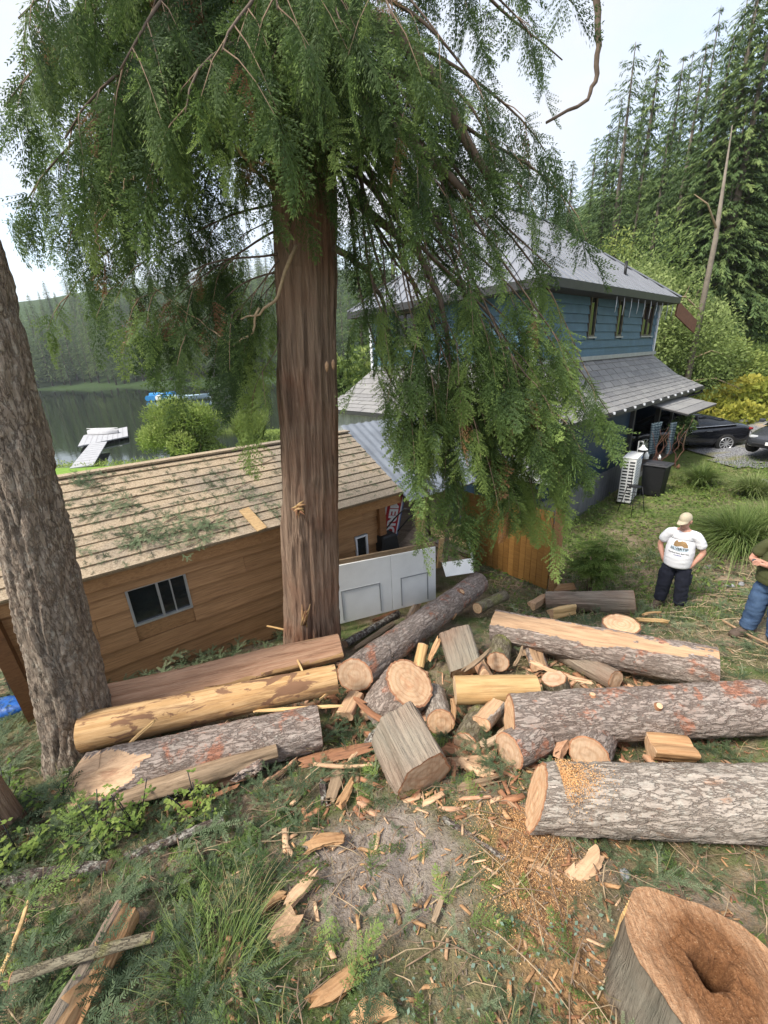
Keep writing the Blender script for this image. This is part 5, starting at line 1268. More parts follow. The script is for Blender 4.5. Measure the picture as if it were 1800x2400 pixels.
# ------------------------------------------------------------ heat pump, stool, bin and porch clutter
hpA = at(1468, 1172); yaw = HA
hpz = float(Gnd(hpA.x, hpA.y))
hp = thing('heat_pump', 'tall white outdoor heat pump unit with slotted side beside the house wall', 'heat pump', (hpA.x, hpA.y, hpz), yaw + .15)
q = MB(); q.box((0, 0, .73), (.95, .36, 1.36)); q.build('casing', M['whitepl'], hp, .02)
q = MB(); q.box((0, 0, 1.425), (.98, .39, .035)); q.build('lid', M['whitepl'], hp, .01)
for ci in range(2):
    for k in range(13):
        q = MB(); q.box((-.477, -.085 + ci * .17, .17 + k * .094), (.012, .13, .046)); q.build('louvre_slot', M['darktrim'], hp)
for k in range(14):
    q = MB(); q.box((-.18, -.183, .14 + k * .09), (.5, .012, .02)); q.build('grille_bar', M['greytrim'], hp)
q = MB(); q.box((.34, -.184, 1.30), (.16, .008, .06)); q.build('badge', M['signblue'], hp)
for s in (-.35, .35):
    q = MB(); q.box((s, 0, .02), (.08, .4, .08)); q.build('foot', M['blackpl'], hp)
st = at(1478, 1202); st.z = float(Gnd(st.x, st.y)); stool = thing('bar_stool', 'thin black metal bar stool in the ivy in front of the heat pump', 'stool', st, .3)
for (sx, sy) in ((1, 1), (1, -1), (-1, 1), (-1, -1)):
    q = MB(); q.tube([(sx * .24, sy * .24, -.02), (sx * .13, sy * .13, .78)], .011, 6); q.build('leg', M['black'], stool)
q = MB(); q.lathe([(.001, .795), (.16, .795), (.17, .785), (.16, .775), (.001, .775)], (0, 0, 0), 18); q.build('seat', M['black'], stool)
for z, r in ((.30, .20), (.55, .165)):
    q = MB(); c_ = [(r * math.cos(a), r * math.sin(a), z) for a in np.linspace(0, 6.283, 17)]; q.tube(c_, .008, 5, 0, False); q.build('ring', M['black'], stool)
q = MB(); q.tube([(0, .12, .79), (0, .15, 1.05), (.02, .17, 1.28)], .010, 6); q.build('back_rod', M['black'], stool)
bn = at(1528, 1160); bn.z = float(Gnd(bn.x, bn.y)); bin_ = thing('trash_bin', 'black wheeled trash bin between the heat pump and the porch', 'bin', bn, HA)
q = MB(); q.box((0, 0, .48), (.50, .52, .92), None, 0, 1.18); q.build('body', M['blackpl'], bin_, .02)
q = MB(); q.box((0, -.01, .975), (.66, .70, .05)); q.box((0, 0, 1.01), (.5, .55, .03)); q.build('lid', plain('lid_plastic', (.045, .045, .05), .45), bin_, .015)
for s in (-.2, .2):
    q = MB(); q.lathe([(.001, -.03), (.09, -.03), (.1, 0), (.09, .03), (.001, .03)], (s, .28, .08), 14, 0, Matrix.Rotation(math.pi / 2, 3, 'Y')); q.build('wheel', M['blackpl'], bin_)
# porch things
def Hw(s, e, z): return H(s, e, z)
lp = atY(1507, 1050, 12.4); lamp = thing('clamp_lamp', 'white clamp work lamp on the dark porch above the bin', 'lamp', lp)
q = MB(); q.lathe([(.03, .1), (.05, .05), (.13, -.03), (.14, -.04)], (0, 0, 0), 16); q.build('shade', M['whitepl'], lamp)
q = MB(); q.tube([(0, 0, .1), (-.03, 0, .2), (-.14, .02, .22), (-.15, .02, -.5)], .012, 6); q.build('arm', M['whitepl'], lamp)
for (px, py, Y, lb, sz_) in ((1515, 1068, 12.5, 'small white jug on the porch rail below the clamp lamp', .16), (1545, 1072, 13.0, 'white bottle low on the dark porch right of the lamp', .12), (1554, 1108, 12.2, 'white paint can on the porch edge right of the bin', .14), (1590, 1094, 13.2, 'amber jar on the outer end of the porch edge', .12)):
    p = atY(px, py, Y); q = MB(); q.lathe([(.001, 0), (sz_ * .45, 0), (sz_ * .45, sz_ * .8), (sz_ * .2, sz_ * 1.1), (sz_ * .2, sz_ * 1.3), (.001, sz_ * 1.3)], (0, 0, -sz_ * .6), 12); o = q.build('jar' if 'amber' in lb else 'container', M['rust'] if 'amber' in lb else M['whitepl']); o.location = p; tag(o, lb, 'container')
t = NT('patterned_cloth'); v = t.coord('Object', rnd=False); wv = t.n('ShaderNodeTexWave', wave_type='RINGS'); wv.inputs['Scale'].default_value = 4; wv.inputs['Distortion'].default_value = 5; t.l(v, wv.inputs['Vector'])
M['cloth'] = t.out(t.ramp(wv.outputs['Color'], [(.45, (.03, .05, .07)), (.55, (.12, .16, .18))]), .9)
for i, (px, w_, lb) in enumerate(((1540, .55, 'wave patterned cloth hanging under the porch awning, wider left piece'), (1580, .3, 'narrow pale blue cloth hanging under the awning, right piece'))):
    p = atY(px, 990, 13.2); V = []; n = 14
    for k in range(n + 1):
        for z in (0, -.5, -1.0): V.append((w_ * (k / n - .5) * (1 + z * .35), .05 * math.sin(k * 1.6) * (1 - z * .2), z))
    Fq = [(k * 3 + j, k * 3 + 3 + j, k * 3 + 4 + j, k * 3 + 1 + j) for k in range(n) for j in range(2)]
    o = mesh_np('hanging_cloth', V, Fq, M['cloth'], None, True); o.location = p; o.rotation_euler = (0, 0, .5); tag(o, lb, 'cloth')
pc = atY(1560, 1095, 12.9); vine = thing('twisted_vine', 'tangle of bare reddish twisted stems growing up the dark porch', 'plant', pc)
r = random.Random(3); M['vine'] = plain('reddish_vine', (.11, .05, .035), .8)
for k in range(9):
    p = Vector((r.uniform(-.35, .35), r.uniform(-.1, .2), 0)); pts = []
    for j in range(9): pts.append(p.copy()); p = p + Vector((r.uniform(-.13, .13), r.uniform(-.06, .06), r.uniform(.1, .2)))
    q = MB(); q.tube(pts, [.016 - .0013 * j for j in range(9)], 5); q.build('stem', M['vine'], vine)
dk = leafy('dark_climber', 'dark leafy climber mass hanging on the outer porch post', 'plant', 77, (.35, .35, .55), 900, .13, 'conifer_leaf', 3, 10, atY(1600, 1040, 13.6))
for i, (x0, y0, x1, y1, lb) in enumerate(((1376, 1178, 1392, 1120, 'brown board leaning on the house wall left of the heat pump, taller one'), (1395, 1180, 1402, 1140, 'narrow brown board leaning on the wall left of the heat pump, shorter one'))):
    A = at(x0, y0); B = A + Vector((.1, .25, 1.0 - .35 * i)); q = MB(); c = (A + B) / 2; q.bar(A - c, B - c, .3 - .12 * i, .03, (0, -1, .3)); o = q.build('board', M['rust']); o.location = c; tag(o, lb, 'board')
A = at(1447, 1120); q = MB(); B = A + Vector((-.22, .12, .62)); c = (A + B) / 2; q.bar(A - c, B - c, .12, .02, (0, -1, .2)); o = q.build('white_offcut', M['whitepl']); o.location = c; tag(o, 'white offcut leaning behind the left side of the heat pump', 'board')

# ------------------------------------------------------------ cars
M['carpaint'] = NT('black_car_paint').out((.012, .013, .017), .12, 0, .7)
M['cargrey'] = NT('dark_grey_car_paint').out((.06, .065, .075), .2, .3, .6)
M['carglass'] = NT('car_glass').out((.010, .012, .014), .05, 0, .6)
M['tyre'] = plain('tyre_rubber', (.018, .018, .018), .8, 0, .2, 10)
M['rim'] = plain('alloy_rim', (.55, .56, .58), .3, .7, .05, 5)
M['chrome'] = plain('bright_trim', (.65, .66, .68), .2, .8, .05, 5)
M['tail'] = plain('tail_lamp', (.22, .01, .012), .2, 0, .1, 5, .6)
M['headl'] = plain('headlamp_lens', (.42, .43, .45), .12, 0, .1, 5, .7)
def sedan(label, loc, yaw, paint, group):
    root = thing('parked_car', label, 'car', loc, yaw, group)
    # x forward; stations: x, half width, sill z, belt z, roof z, roof half width
    stt = [(-2.34, .66, .42, .90, None), (-2.25, .80, .36, .98, None), (-1.9, .89, .28, 1.06, None), (-1.35, .92, .24, 1.03, None), (-.6, .925, .24, .99, None), (.2, .925, .24, .96, None), (.9, .92, .24, .94, None), (1.3, .91, .25, .90, None), (1.8, .88, .27, .80, None), (2.15, .80, .30, .70, None), (2.34, .60, .36, .60, None)]
    V = []; n = 12
    for (x, w, zs, zb_, _) in stt:
        ring = [(0, zs), (w * .85, zs), (w * .97, zs + .06), (w, zs + (zb_ - zs) * .4), (w * .985, zs + (zb_ - zs) * .75), (w * .93, zb_), (0, zb_ + .05 * (1 if abs(x) > 1.2 else .3))]
        V += [(x, y, z) for y, z in ring] + [(x, -y, z) for y, z in ring[-2:0:-1]]
    k = 12; Fq = [(i * k + j, i * k + (j + 1) % k, (i + 1) * k + (j + 1) % k, (i + 1) * k + j) for i in range(len(stt) - 1) for j in range(k)]
    me = bpy.data.meshes.new('body'); me.from_pydata(V, [], Fq + [tuple(range(k)), tuple(range((len(stt) - 1) * k, len(stt) * k))])
    bm = bmesh.new(); bm.from_mesh(me); bmesh.ops.recalc_face_normals(bm, faces=bm.faces); bm.to_mesh(me); bm.free()
    me.polygons.foreach_set('use_smooth', [True] * len(me.polygons)); o = link('body', me, paint, root)
    m_ = o.modifiers.new('sub', 'SUBSURF'); m_.levels = 1; m_.render_levels = 2
    # greenhouse: glass shell, roof panel
    gs = [(-1.75, .70, 1.05, 1.06), (-1.2, .74, 1.02, 1.27), (-.5, .76, .98, 1.41), (.1, .76, .96, 1.43), (.65, .74, .94, 1.30), (1.25, .66, .92, .95)]
    V = []
    for (x, w, z0, z1) in gs:
        bw2 = w + .14; V += [(x, bw2, z0 - .02), (x, w * .88 if z1 - z0 > .1 else bw2 * .95, z1 - .03), (x, 0, z1 + .02), (x, -(w * .88 if z1 - z0 > .1 else bw2 * .95), z1 - .03), (x, -bw2, z0 - .02)]
    Fq = [(i * 5 + j, i * 5 + j + 1, (i + 1) * 5 + j + 1, (i + 1) * 5 + j) for i in range(5) for j in range(4)]
    mi = [1 if (j in (1, 2) and i in (2, )) else 0 for i in range(5) for j in range(4)]
    o = mesh_np('window', V, Fq, [M['carglass'], paint], root, True, mi)
    for sg in (1, -1):
        q = MB(); q.tube([(gs[i][0], sg * (gs[i][1] * .9 + .02), gs[i][3] - .02) for i in range(6)], .022, 6); q.build('roof_rail', paint, root)
        q = MB(); q.tube([(gs[i][0], sg * (gs[i][1] + .15), gs[i][2] + .0) for i in range(6)], .012, 6); q.build('window_trim', M['chrome'], root)
        for x in (-.35,): q = MB(); q.bar((x, sg * .905, .95), (x + .03, sg * .69, 1.40), .05, .03, (0, 1, 0)); q.build('pillar', M['blackpl'], root)
        for x in (-.75, .35): q = MB(); q.box((x, sg * .935, .82), (.2, .02, .03)); q.build('door_handle', M['chrome'], root)
        q = MB(); q.box((.85, sg * 1.02, 1.02), (.12, .16, .12)); q.build('mirror', paint, root, .03)
        q = MB(); q.box((2.12, sg * .62, .66), (.26, .24, .09), Matrix.Rotation(sg * -.5, 3, 'Z')); q.build('headlight', M['headl'], root, .03)
        q = MB(); q.box((-2.22, sg * .66, .86), (.16, .3, .1), Matrix.Rotation(sg * .4, 3, 'Z')); q.build('tail_light', M['tail'], root, .03)
        for x in (-1.42, 1.45):
            w_ = MB(); w_.lathe([(.21, -.10), (.31, -.11), (.34, -.06), (.34, .06), (.31, .11), (.21, .10)], (x, sg * .85, .34), 28, 0, Matrix.Rotation(math.pi / 2, 3, 'X')); wo = w_.build('wheel', M['tyre'], root)
            w_ = MB(); Rx = Matrix.Rotation(math.pi / 2, 3, 'X')
            w_.lathe([(.24, .085), (.235, .11), (.215, .11), (.21, .06)], (x, sg * .85, .34), 28, 0, Rx if sg < 0 else Matrix.Rotation(-math.pi / 2, 3, 'X'))
            for s_ in range(10):
                a = 6.283 * s_ / 10; d_ = Vector((math.cos(a), 0, math.sin(a))); c_ = Vector((x, sg * .945, .34)); w_.bar(c_ + d_ * .03, c_ + d_ * .225, .035, .02, (0, 1, 0))
            w_.lathe([(.001, .10), (.045, .10), (.05, .07)], (x, sg * .85, .34), 14, 0, Rx if sg < 0 else Matrix.Rotation(-math.pi / 2, 3, 'X')); w_.build('rim', M['rim'], wo)
            w_ = MB(); w_.lathe([(.001, .05), (.21, .05)], (x, sg * .85, .34), 20, 0, Rx if sg < 0 else Matrix.Rotation(-math.pi / 2, 3, 'X')); w_.build('brake_disc', M['blackpl'], wo)
    q = MB(); q.box((2.33, 0, .42), (.04, 1.1, .14)); q.build('lower_grille', M['blackpl'], root, .02)
    q = MB(); q.box((2.37, 0, .50), (.02, .32, .1)); q.build('licence_plate', M['whitepl'], root)
    return root
cw = at(1695, 1054); cyaw = math.atan2(.17, -1)
cf = Vector((math.cos(cyaw), math.sin(cyaw), 0)); cl = Vector((-cf.y, cf.x, 0))
cc = cw + cf * 1.42 - cl * .85; cc.z = float(Gnd(cc.x, cc.y)) + .05
sedan('black sedan seen from the side with silver spoked rear wheel behind the house porch', cc, cyaw, M['carpaint'], 'cars parked on the gravel driveway')
c2 = at(1822, 1096); y2 = math.atan2(-.42, -.9); f2_ = Vector((math.cos(y2), math.sin(y2), 0)); c2c = c2 - f2_ * 2.2 + Vector((-f2_.y, f2_.x, 0)) * -.25; c2c.z = float(Gnd(c2c.x, c2c.y)) + .05
sedan('dark grey car cut off by the right edge, nose with plate pointing left', c2c, y2, M['cargrey'], 'cars parked on the gravel driveway')
c3 = atY(1655, 915, 23.5); c3.z = float(Gnd(c3.x, c3.y)) + .02
# charging cable
q = MB(); cp = [cc - cf * 2.2 + cl * .8 + ZV * .85, cc - cf * 2.4 + cl * 1.1 + ZV * .35, cc - cf * 2.3 + cl * 1.5 + ZV * .02, cc - cf * 1.2 + cl * 2.3 + ZV * .03, cc - cf * .3 + cl * 2.5 + ZV * .03]
q.tube([p - cp[0] for p in cp], .014, 6); o = q.build('charging_cable', M['black']); o.location = cp[0]; tag(o, 'thin black cable hanging from the black sedan tail down to the gravel', 'cable')

# ------------------------------------------------------------ lake shore things
M['dockw'] = plain('weathered_white_deck', (.36, .36, .37), .7, 0, .15, 3)
dz_ = -1.0 + .35
def plat(root, name, corners, th, mat):
    q = MB(); q.slab([Vector(c) - root.location - ZV * th for c in corners], (0, 0, 1), th); return q.build(name, mat, root)
dA, dB, dC, dD = atz(182, 1046, dz_), atz(300, 1022, dz_), atz(298, 1000, dz_), atz(196, 1020, dz_)
dock = thing('floating_dock', 'white floating dock with ramp on the lake left of the willow bush', 'dock', dA)
n_ = 9
for k in range(n_):
    a, b_ = k / n_ + .003, (k + 1) / n_ - .003
    plat(dock, 'deck_plank', [dA.lerp(dB, a), dA.lerp(dB, b_), dD.lerp(dC, b_), dD.lerp(dC, a)], .1, M['dockw'])
for k in (.1, .5, .85):
    c_ = dA.lerp(dB, k) * .6 + dD.lerp(dC, k) * .4; q = MB(); q.tube([c_ - dA - (dB - dA).normalized() * .5 - ZV * .35, c_ - dA + (dB - dA).normalized() * .5 - ZV * .35], .28, 12); q.build('float', M['greytrim'], dock)
r0_, r1_ = at(192, 1098), atz(232, 1040, dz_ + .05); rdv = (r1_ - r0_).normalized(); rs_ = rdv.cross(ZV).normalized() * .62
n_ = 10
for k in range(n_):
    a, b_ = r0_.lerp(r1_, k / n_ + .004), r0_.lerp(r1_, (k + 1) / n_ - .004); plat(dock, 'ramp_plank', [a + rs_ + ZV * .12, b_ + rs_ + ZV * .12, b_ - rs_ + ZV * .12, a - rs_ + ZV * .12], .06, M['dockw'])
bA = atz(206, 1016, dz_ + .05); bB = atz(278, 1014, dz_ + .05); cov = thing('overturned_boat', 'white overturned dinghy lying on the floating dock', 'boat', bA.lerp(bB, .5)); q = MB()
dv_ = (bB - bA); hl = dv_.length / 2; fr_ = frame(dv_); V = []
for k in range(9):
    f = k / 4 - 1; w_ = .75 * (1 - abs(f) ** 3) + .08
    for a in np.linspace(0, math.pi, 9): V.append(fr_ @ Vector((f * hl, math.cos(a) * w_, math.sin(a) * .5 * (1 - .4 * abs(f) ** 3))))
q.add(V, [(k * 9 + j, k * 9 + j + 1, (k + 1) * 9 + j + 1, (k + 1) * 9 + j) for k in range(8) for j in range(8)], 0, True); q.build('hull', M['dockw'], cov)
q = MB(); q.bar(fr_ @ Vector((-hl, 0, .02)) + ZV * .46, fr_ @ Vector((hl, 0, .02)) + ZV * .46, .05, .05); q.build('keel', M['whitepl'], cov)
fl = atz(376, 940, -1); raft = thing('inflatable_raft', 'blue and white striped inflatable raft floating on the lake', 'raft', fl); M['rblue'] = plain('raft_blue', (.03, .20, .45), .35); M['rcyan'] = plain('raft_cyan', (.25, .50, .60), .35)
sc_f = (fl - Vector((0, 0, CZ))).length / 40
for k in range(5):
    q = MB(); q.tube([(-1.0 * sc_f * 1 + k * .42 * sc_f, 0, .25 * sc_f), (-1.0 * sc_f + k * .42 * sc_f, .9 * sc_f, .25 * sc_f)], .22 * sc_f, 12); q.build('tube', [M['rblue'], M['rcyan'], M['whitepl']][k % 3 if k % 2 == 0 else 0], raft)
q = MB(); q.tube([(-1.2 * sc_f, .9 * sc_f, .45 * sc_f), (.9 * sc_f, .9 * sc_f, .45 * sc_f)], .2 * sc_f, 12); q.build('backrest', M['rblue'], raft)
fl2 = atz(452, 938, -1); sc2 = (fl2 - Vector((0, 0, CZ))).length / 40
boat = thing('rowing_boat', 'small pale blue rowing boat on the lake right of the raft', 'boat', fl2)
V = []
for k in range(9):
    f = k / 4 - 1; w_ = .55 * (1 - abs(f) ** 2.5) + .05
    for a in np.linspace(math.pi, 2 * math.pi, 7): V.append((f * 1.5 * sc2, math.cos(a) * w_ * sc2, (.42 + math.sin(a) * .45 + .12 * abs(f) ** 2) * sc2))
q = MB(); q.add(V, [(k * 7 + j, k * 7 + j + 1, (k + 1) * 7 + j + 1, (k + 1) * 7 + j) for k in range(8) for j in range(6)], 0, True); q.build('hull', plain('pale_blue_hull', (.45, .58, .66), .4), boat)
for x in (-.5, .4): q = MB(); q.box((x * sc2, 0, .32 * sc2), (.2 * sc2, 1.0 * sc2, .03)); q.build('thwart', M['whitepl'], boat)
ch = at(412, 1072); chair = thing('garden_chair', 'dark green plastic garden chair beside the willow bush', 'chair', ch, 2.4); M['gplast'] = plain('green_plastic', (.015, .06, .045), .5)
q = MB(); q.box((0, 0, .42), (.5, .5, .04)); q.build('seat', M['gplast'], chair)
q = MB(); q.box((0, .26, .72), (.5, .04, .56), Matrix.Rotation(-.2, 3, 'X')); q.build('backrest', M['gplast'], chair)
for (sx, sy) in ((1, 1), (1, -1), (-1, 1), (-1, -1)):
    q = MB(); q.tube([(sx * .26, sy * .26, 0), (sx * .22, sy * .22, .42)], .025, 6); q.build('leg', M['gplast'], chair)
for (x, y, lb) in ((355, 1062, 'rusty firewood holder by the lawn left of the garden chair'),): 
    p = at(x, y); o_ = thing('firewood_rack', lb, 'rack', p)
    for k in range(5): q = MB(); q.tube([(-.4, 0, .12 + .14 * k), (.4, .1, .12 + .14 * k)], .075, 8); q.build('log', M['rust'], o_)
    for s in (-.42, .42): q = MB(); q.bar((s, .05, 0), (s, .05, .85), .05, .05, (1, 0, 0)); q.build('upright', M['rust'], o_)
# left edge things beyond the fir
p = at(10, 1662, .1); kay = thing('blue_kayak', 'blue kayak tip poking in from the left edge behind the fir', 'kayak', p); M['kblue'] = plain('kayak_blue', (.02, .10, .36), .35)
q = MB(); V = []; kd = (at(82, 1645, .12) - p).normalized(); fr_ = frame(kd); Lk = (at(82, 1645, .12) - p).length
for k in range(11):
    x = Lk * (1 - k / 4.0); w_ = .05 + .16 * min(1, (k / 4.0)) ** .7
    for a in np.linspace(0, 2 * math.pi, 12, endpoint=False): V.append(fr_ @ Vector((x, math.cos(a) * w_, math.sin(a) * w_ * .6)))
q.add(V, [(k * 12 + j, k * 12 + (j + 1) % 12, (k + 1) * 12 + (j + 1) % 12, (k + 1) * 12 + j) for k in range(10) for j in range(12)] + [tuple(range(12))], 0, True); q.build('hull', M['kblue'], kay)
q = MB(); q.tube([fr_ @ Vector((Lk * .85, 0, .05)), fr_ @ Vector((Lk * .8, 0, .12)), fr_ @ Vector((Lk * .72, 0, .08))], .012, 6); q.build('grab_handle', M['black'], kay)
p = at(64, 1625); bag = thing('tool_bag', 'black bag with a red top beside the shed porch post', 'bag', p, .4)
q = MB(); q.box((0, 0, .22), (.3, .24, .44), None, 0, .85); q.build('body', M['blackpl'], bag, .05)
q = MB(); q.box((.02, 0, .48), (.2, .16, .12), None, 0, .7); q.build('red_flap', plain('red_fabric', (.35, .02, .04), .7), bag, .03)
for k in range(7):
    a = at(-60, 1640 - 26 * k * .9, .06); b_ = at(52, 1610 - 27 * k, .06)
    q = MB(); c = (a + b_) / 2; q.bar(a - c, b_ - c, .13, .03); o = q.build('deck_board', M['oldwood']); o.location = c; tag(o, 'pale sawdust dusted deck board at the left edge beside the shed', 'board', 'deck boards at the left edge')

# ------------------------------------------------------------ loose wood
for lb, a, b_, w_, th, mt_, kw in [
 ('yellow stick leaning on the front of the left stack', on(252, 1636, .28), on(336, 1556, .62), .045, .02, 'peeled_y', {}),
 ('long flat yellow splinter lying on the right part of the left stack', on(546, 1536, .40), on(742, 1524, .40), .055, .016, 'peeled_y', {}),
 ('small orange splinter on the grey bottom log of the left stack', on(458, 1588, .36), on(494, 1556, .40), .03, .015, 'splitpale', {}),
 ('yellow splinter pointing left at the foot of the cedar', on(576, 1352, .45), on(668, 1374, .42), .045, .02, 'peeled_y', {}),
 ('upright torn yellow splinter against the foot of the cedar', on(650, 1372, .35), on(670, 1316, .62), .05, .02, 'peeled_y', {}),
 ('crossed yellow splinter standing on the top split log', on(640, 1420, .60), on(664, 1482, .55), .035, .015, 'peeled_y', {}),
 ('short yellow splinter right end of the left stack', on(690, 1512, .42), on(735, 1478, .44), .035, .02, 'peeled_y', {}),
 ('brown bark slab leaning below the upright bright round', on(765, 1506, .30), on(852, 1560, .26), .10, .025, 'inner', {}),
 ('upright orange split piece left of the short yellow peeled log', on(976, 1575, .12), on(972, 1506, .40), .06, .035, 'splintor', {}),
 ('pale flat board with bark edge under the stripped log', on(1142, 1428, .34), on(1284, 1474, .32), .10, .03, 'splitpale', {}),
 ('grey bark strip with orange tip on the standing bark block', on(998, 1452, .36), on(1060, 1398, .46), .08, .03, 'greysplit', {}),
 ('thick yellow split stick behind the flat lying round', on(1372, 1338, .14), on(1448, 1342, .14), .07, .05, 'peeled_y', {}),
 ('thin yellow split stick behind the flat lying round', on(1384, 1328, .18), on(1432, 1324, .18), .05, .03, 'peeled', {}),
 ('red brown bark slab lying left of the cedar block', on(640, 1648, .06), on(818, 1606, .10), .20, .04, 'inner', {}),
 ('red brown bark slab lying below the split rail', on(286, 1760, .04), on(520, 1692, .06), .14, .04, 'inner', {}),
 ('brown stick between the split rail and red bark slab', on(566, 1694, .06), on(642, 1634, .10), .045, .025, 'splitred', {}),
 ('orange rotten wood chunk on bare dirt below the cedar block', on(730, 1746, .04), on(764, 1676, .06), 0.105, 0.046, 'splintor', {}),
 ('grey bark plate left of the orange chunk, longer one', on(712, 1730, .03), on(735, 1656, .05), 0.120, 0.026, 'greysplit', {}),
 ('grey bark plate left of the orange chunk, narrow one', on(700, 1740, .03), on(694, 1684, .05), 0.075, 0.026, 'dark_bark', {}),
 ('tan split piece in front of the largest log end', on(956, 1708, .05), on(1092, 1680, .08), 0.112, 0.052, 'greysplit', {}),
 ('tan split piece behind the tan piece at the cedar block', on(962, 1650, .08), on(1066, 1634, .10), 0.135, 0.039, 'splitpale', {}),
 ('torn orange chunk alone on the bare dirt', on(652, 1838, .03), on(746, 1822, .04), 0.105, 0.039, 'splintor', {}),
 ('triangular orange chunk at the left rim of the bare dirt', on(556, 1972, .03), on(626, 1936, .05), 0.105, 0.039, 'splintor', {}),
 ('pale knotted wood chunk below the triangular orange chunk', on(612, 1960, .03), on(690, 1880, .05), 0.090, 0.052, 'splitpale', {}),
 ('stout tan wood chunk in the grass below the bare dirt', on(590, 2046, .04), on(640, 1972, .05), 0.150, 0.065, 'splitpale', {}),
 ('large torn orange chunk at the bottom centre', on(660, 2170, .05), on(790, 2068, .06), 0.120, 0.052, 'splintor', {}),
 ('pale bark slab standing out left of the big stump', on(1224, 1896, .03), on(1286, 1826, .08), 0.135, 0.039, 'splitpale', {}),
 ('pale forked splinter on the sawdust left of the pale bark slab', on(1140, 1868, .03), on(1218, 1912, .03), 0.075, 0.033, 'splitpale', {}),
 ('brown wedge leaning under the near end of the red scarred log', on(1035, 1612, .10), on(1088, 1568, .24), 0.105, 0.052, 'greysplit', {}),
 ('long thin yellow stick at the left edge of the foreground', on(-4, 2120, .05), on(62, 1942, .25), 0.033, 0.018, 'peeled_y', {}),
 ('grey bark chunk on the split rail', on(500, 1672, .16), on(565, 1662, .18), 0.210, 0.065, 'fir_bark', {}),
 ('orange chunk between bark plates and cedar block', on(752, 1652, .05), on(790, 1610, .10), 0.075, 0.039, 'splitpale', {}),
 ('pale chunk under the cedar block lower right', on(985, 1618, .08), on(1000, 1664, .06), 0.090, 0.052, 'splitpale', {}),
 ('wide yellow chip at the bottom edge', on(752, 2216, .03), on(860, 2190, .04), 0.120, 0.039, 'splintor', {}),
 ('pale brown root piece below the largest log', on(1420, 1792, .03), on(1500, 1800, .05), .03, .025, 'splitpale', {}),
 ('long thin stick lying right of the seated logs near the man in jeans', on(1560, 1340, .06), on(1680, 1400, .10), .03, .025, 'splitpale', {}),
 ('small square wood offcut against the white panel', on(880, 1300, .10), on(898, 1272, .30), .08, .05, 'newwood', {}),
 ('narrow splinter lying on the dirt right of centre', on(935, 1995, .03), on(960, 1930, .04), .045, .025, 'greysplit', {}),
 ('dark split block behind the cedar block and bright round', on(905, 1560, .10), on(965, 1540, .22), .20, .10, 'splitred', {}),
 ('brown split chunk under the yellow peeled log', on(1010, 1530, .10), on(1100, 1560, .14), .16, .09, 'greysplit', {}),
 ('thin split lath leaning on the mossy log', on(1110, 1440, .12), on(1128, 1388, .42), .06, .03, 'greysplit', {}),
 ('orange split slab flat between the cedar block and the red scarred log', on(985, 1640, .10), on(1080, 1660, .10), .13, .05, 'splitpale', {}),
 ('red inner bark sheet below the stripped log middle', on(1215, 1415, .12), on(1300, 1440, .16), .16, .03, 'inner', {}),
 ('weathered slab between diagonal log and cedar trunk foot', on(760, 1405, .08), on(850, 1345, .10), .12, .05, 'greysplit', {}),
 ('short brown slab in front of the white panel', on(800, 1345, .06), on(860, 1318, .10), .14, .05, 'inner', {}),
 ('long pale splinter lying across the red bark slab', on(675, 1650, .12), on(800, 1650, .12), .04, .02, 'splitpale', {}),
 ('pale splintered slab tucked below the axed log', on(420, 1700, .06), on(560, 1665, .10), .10, .04, 'splitred', {}),
 ('split chunk between the red scarred log and the largest log, near the round', on(1200, 1640, .12), on(1240, 1600, .2), .14, .08, 'splitred', {}),
 ('dark bark plate at the left foot of the cedar block', on(790, 1620, .08), on(820, 1570, .18), .14, .03, 'dark_bark', {}),
 ('orange torn slab behind the bright round', on(925, 1430, .20), on(950, 1375, .42), .09, .05, 'splintor', {}),
]:
    chip(lb, a, b_, w_, th, mt_, **kw)
q = MB()
for k in range(7):
    p_ = D(1352 + 3 * k, 1985 - 6 * k, .28 + .02 * k); q.bar(p_, p_ + Vector((.01 * k, .012, -.30 + .02 * k)), .045, .03, (1, 0, 0))
o = q.build('torn_hinge', M['peeled_y']); o.parent = [x for x in C.objects if x.name.startswith('tree_stump')][0]; o.location = -o.parent.location; o['kind'] = 'stuff'
# torn wood on the cedar trunk
r = random.Random(8)
for (cx_, cy_, n_, l_) in ((642, 1098, 12, 26), (660, 1345, 9, 34)):
    for k in range(n_):
        an = r.uniform(0, 6.28); b0 = DY(cx_ + r.uniform(-9, 9), cy_ + r.uniform(-9, 9), 4.745); ll = l_ * r.uniform(.4, 1); e0 = DY(cx_ + math.cos(an) * ll * (.8 if cy_ < 1200 else .3), cy_ + (math.sin(an) * ll if cy_ < 1200 else -abs(ll) * 1.2), 4.745 - r.uniform(.02, .12))
        q = MB(); q.tube([b0 - CB, b0.lerp(e0, .5) - CB, e0 - CB], [.016, .02 * r.uniform(.6, 1), .003], 4); q.build('torn_splinter', M[('splintor', 'peeled_y', 'inner')[k % 3]], cedar)
for (x, y, w_, h_) in ((706, 792, .06, .09), (720, 788, .05, .08)):
    A = DY(x, y - 12, 4.72); B = DY(x, y + 12, 4.72); q = MB(); q.tube([A - CB, A.lerp(B, .3) - CB, A.lerp(B, .7) - CB, B - CB], [.004, .022, .018, .003], 8); q.build('bark_scar', M['splitpale'], cedar)
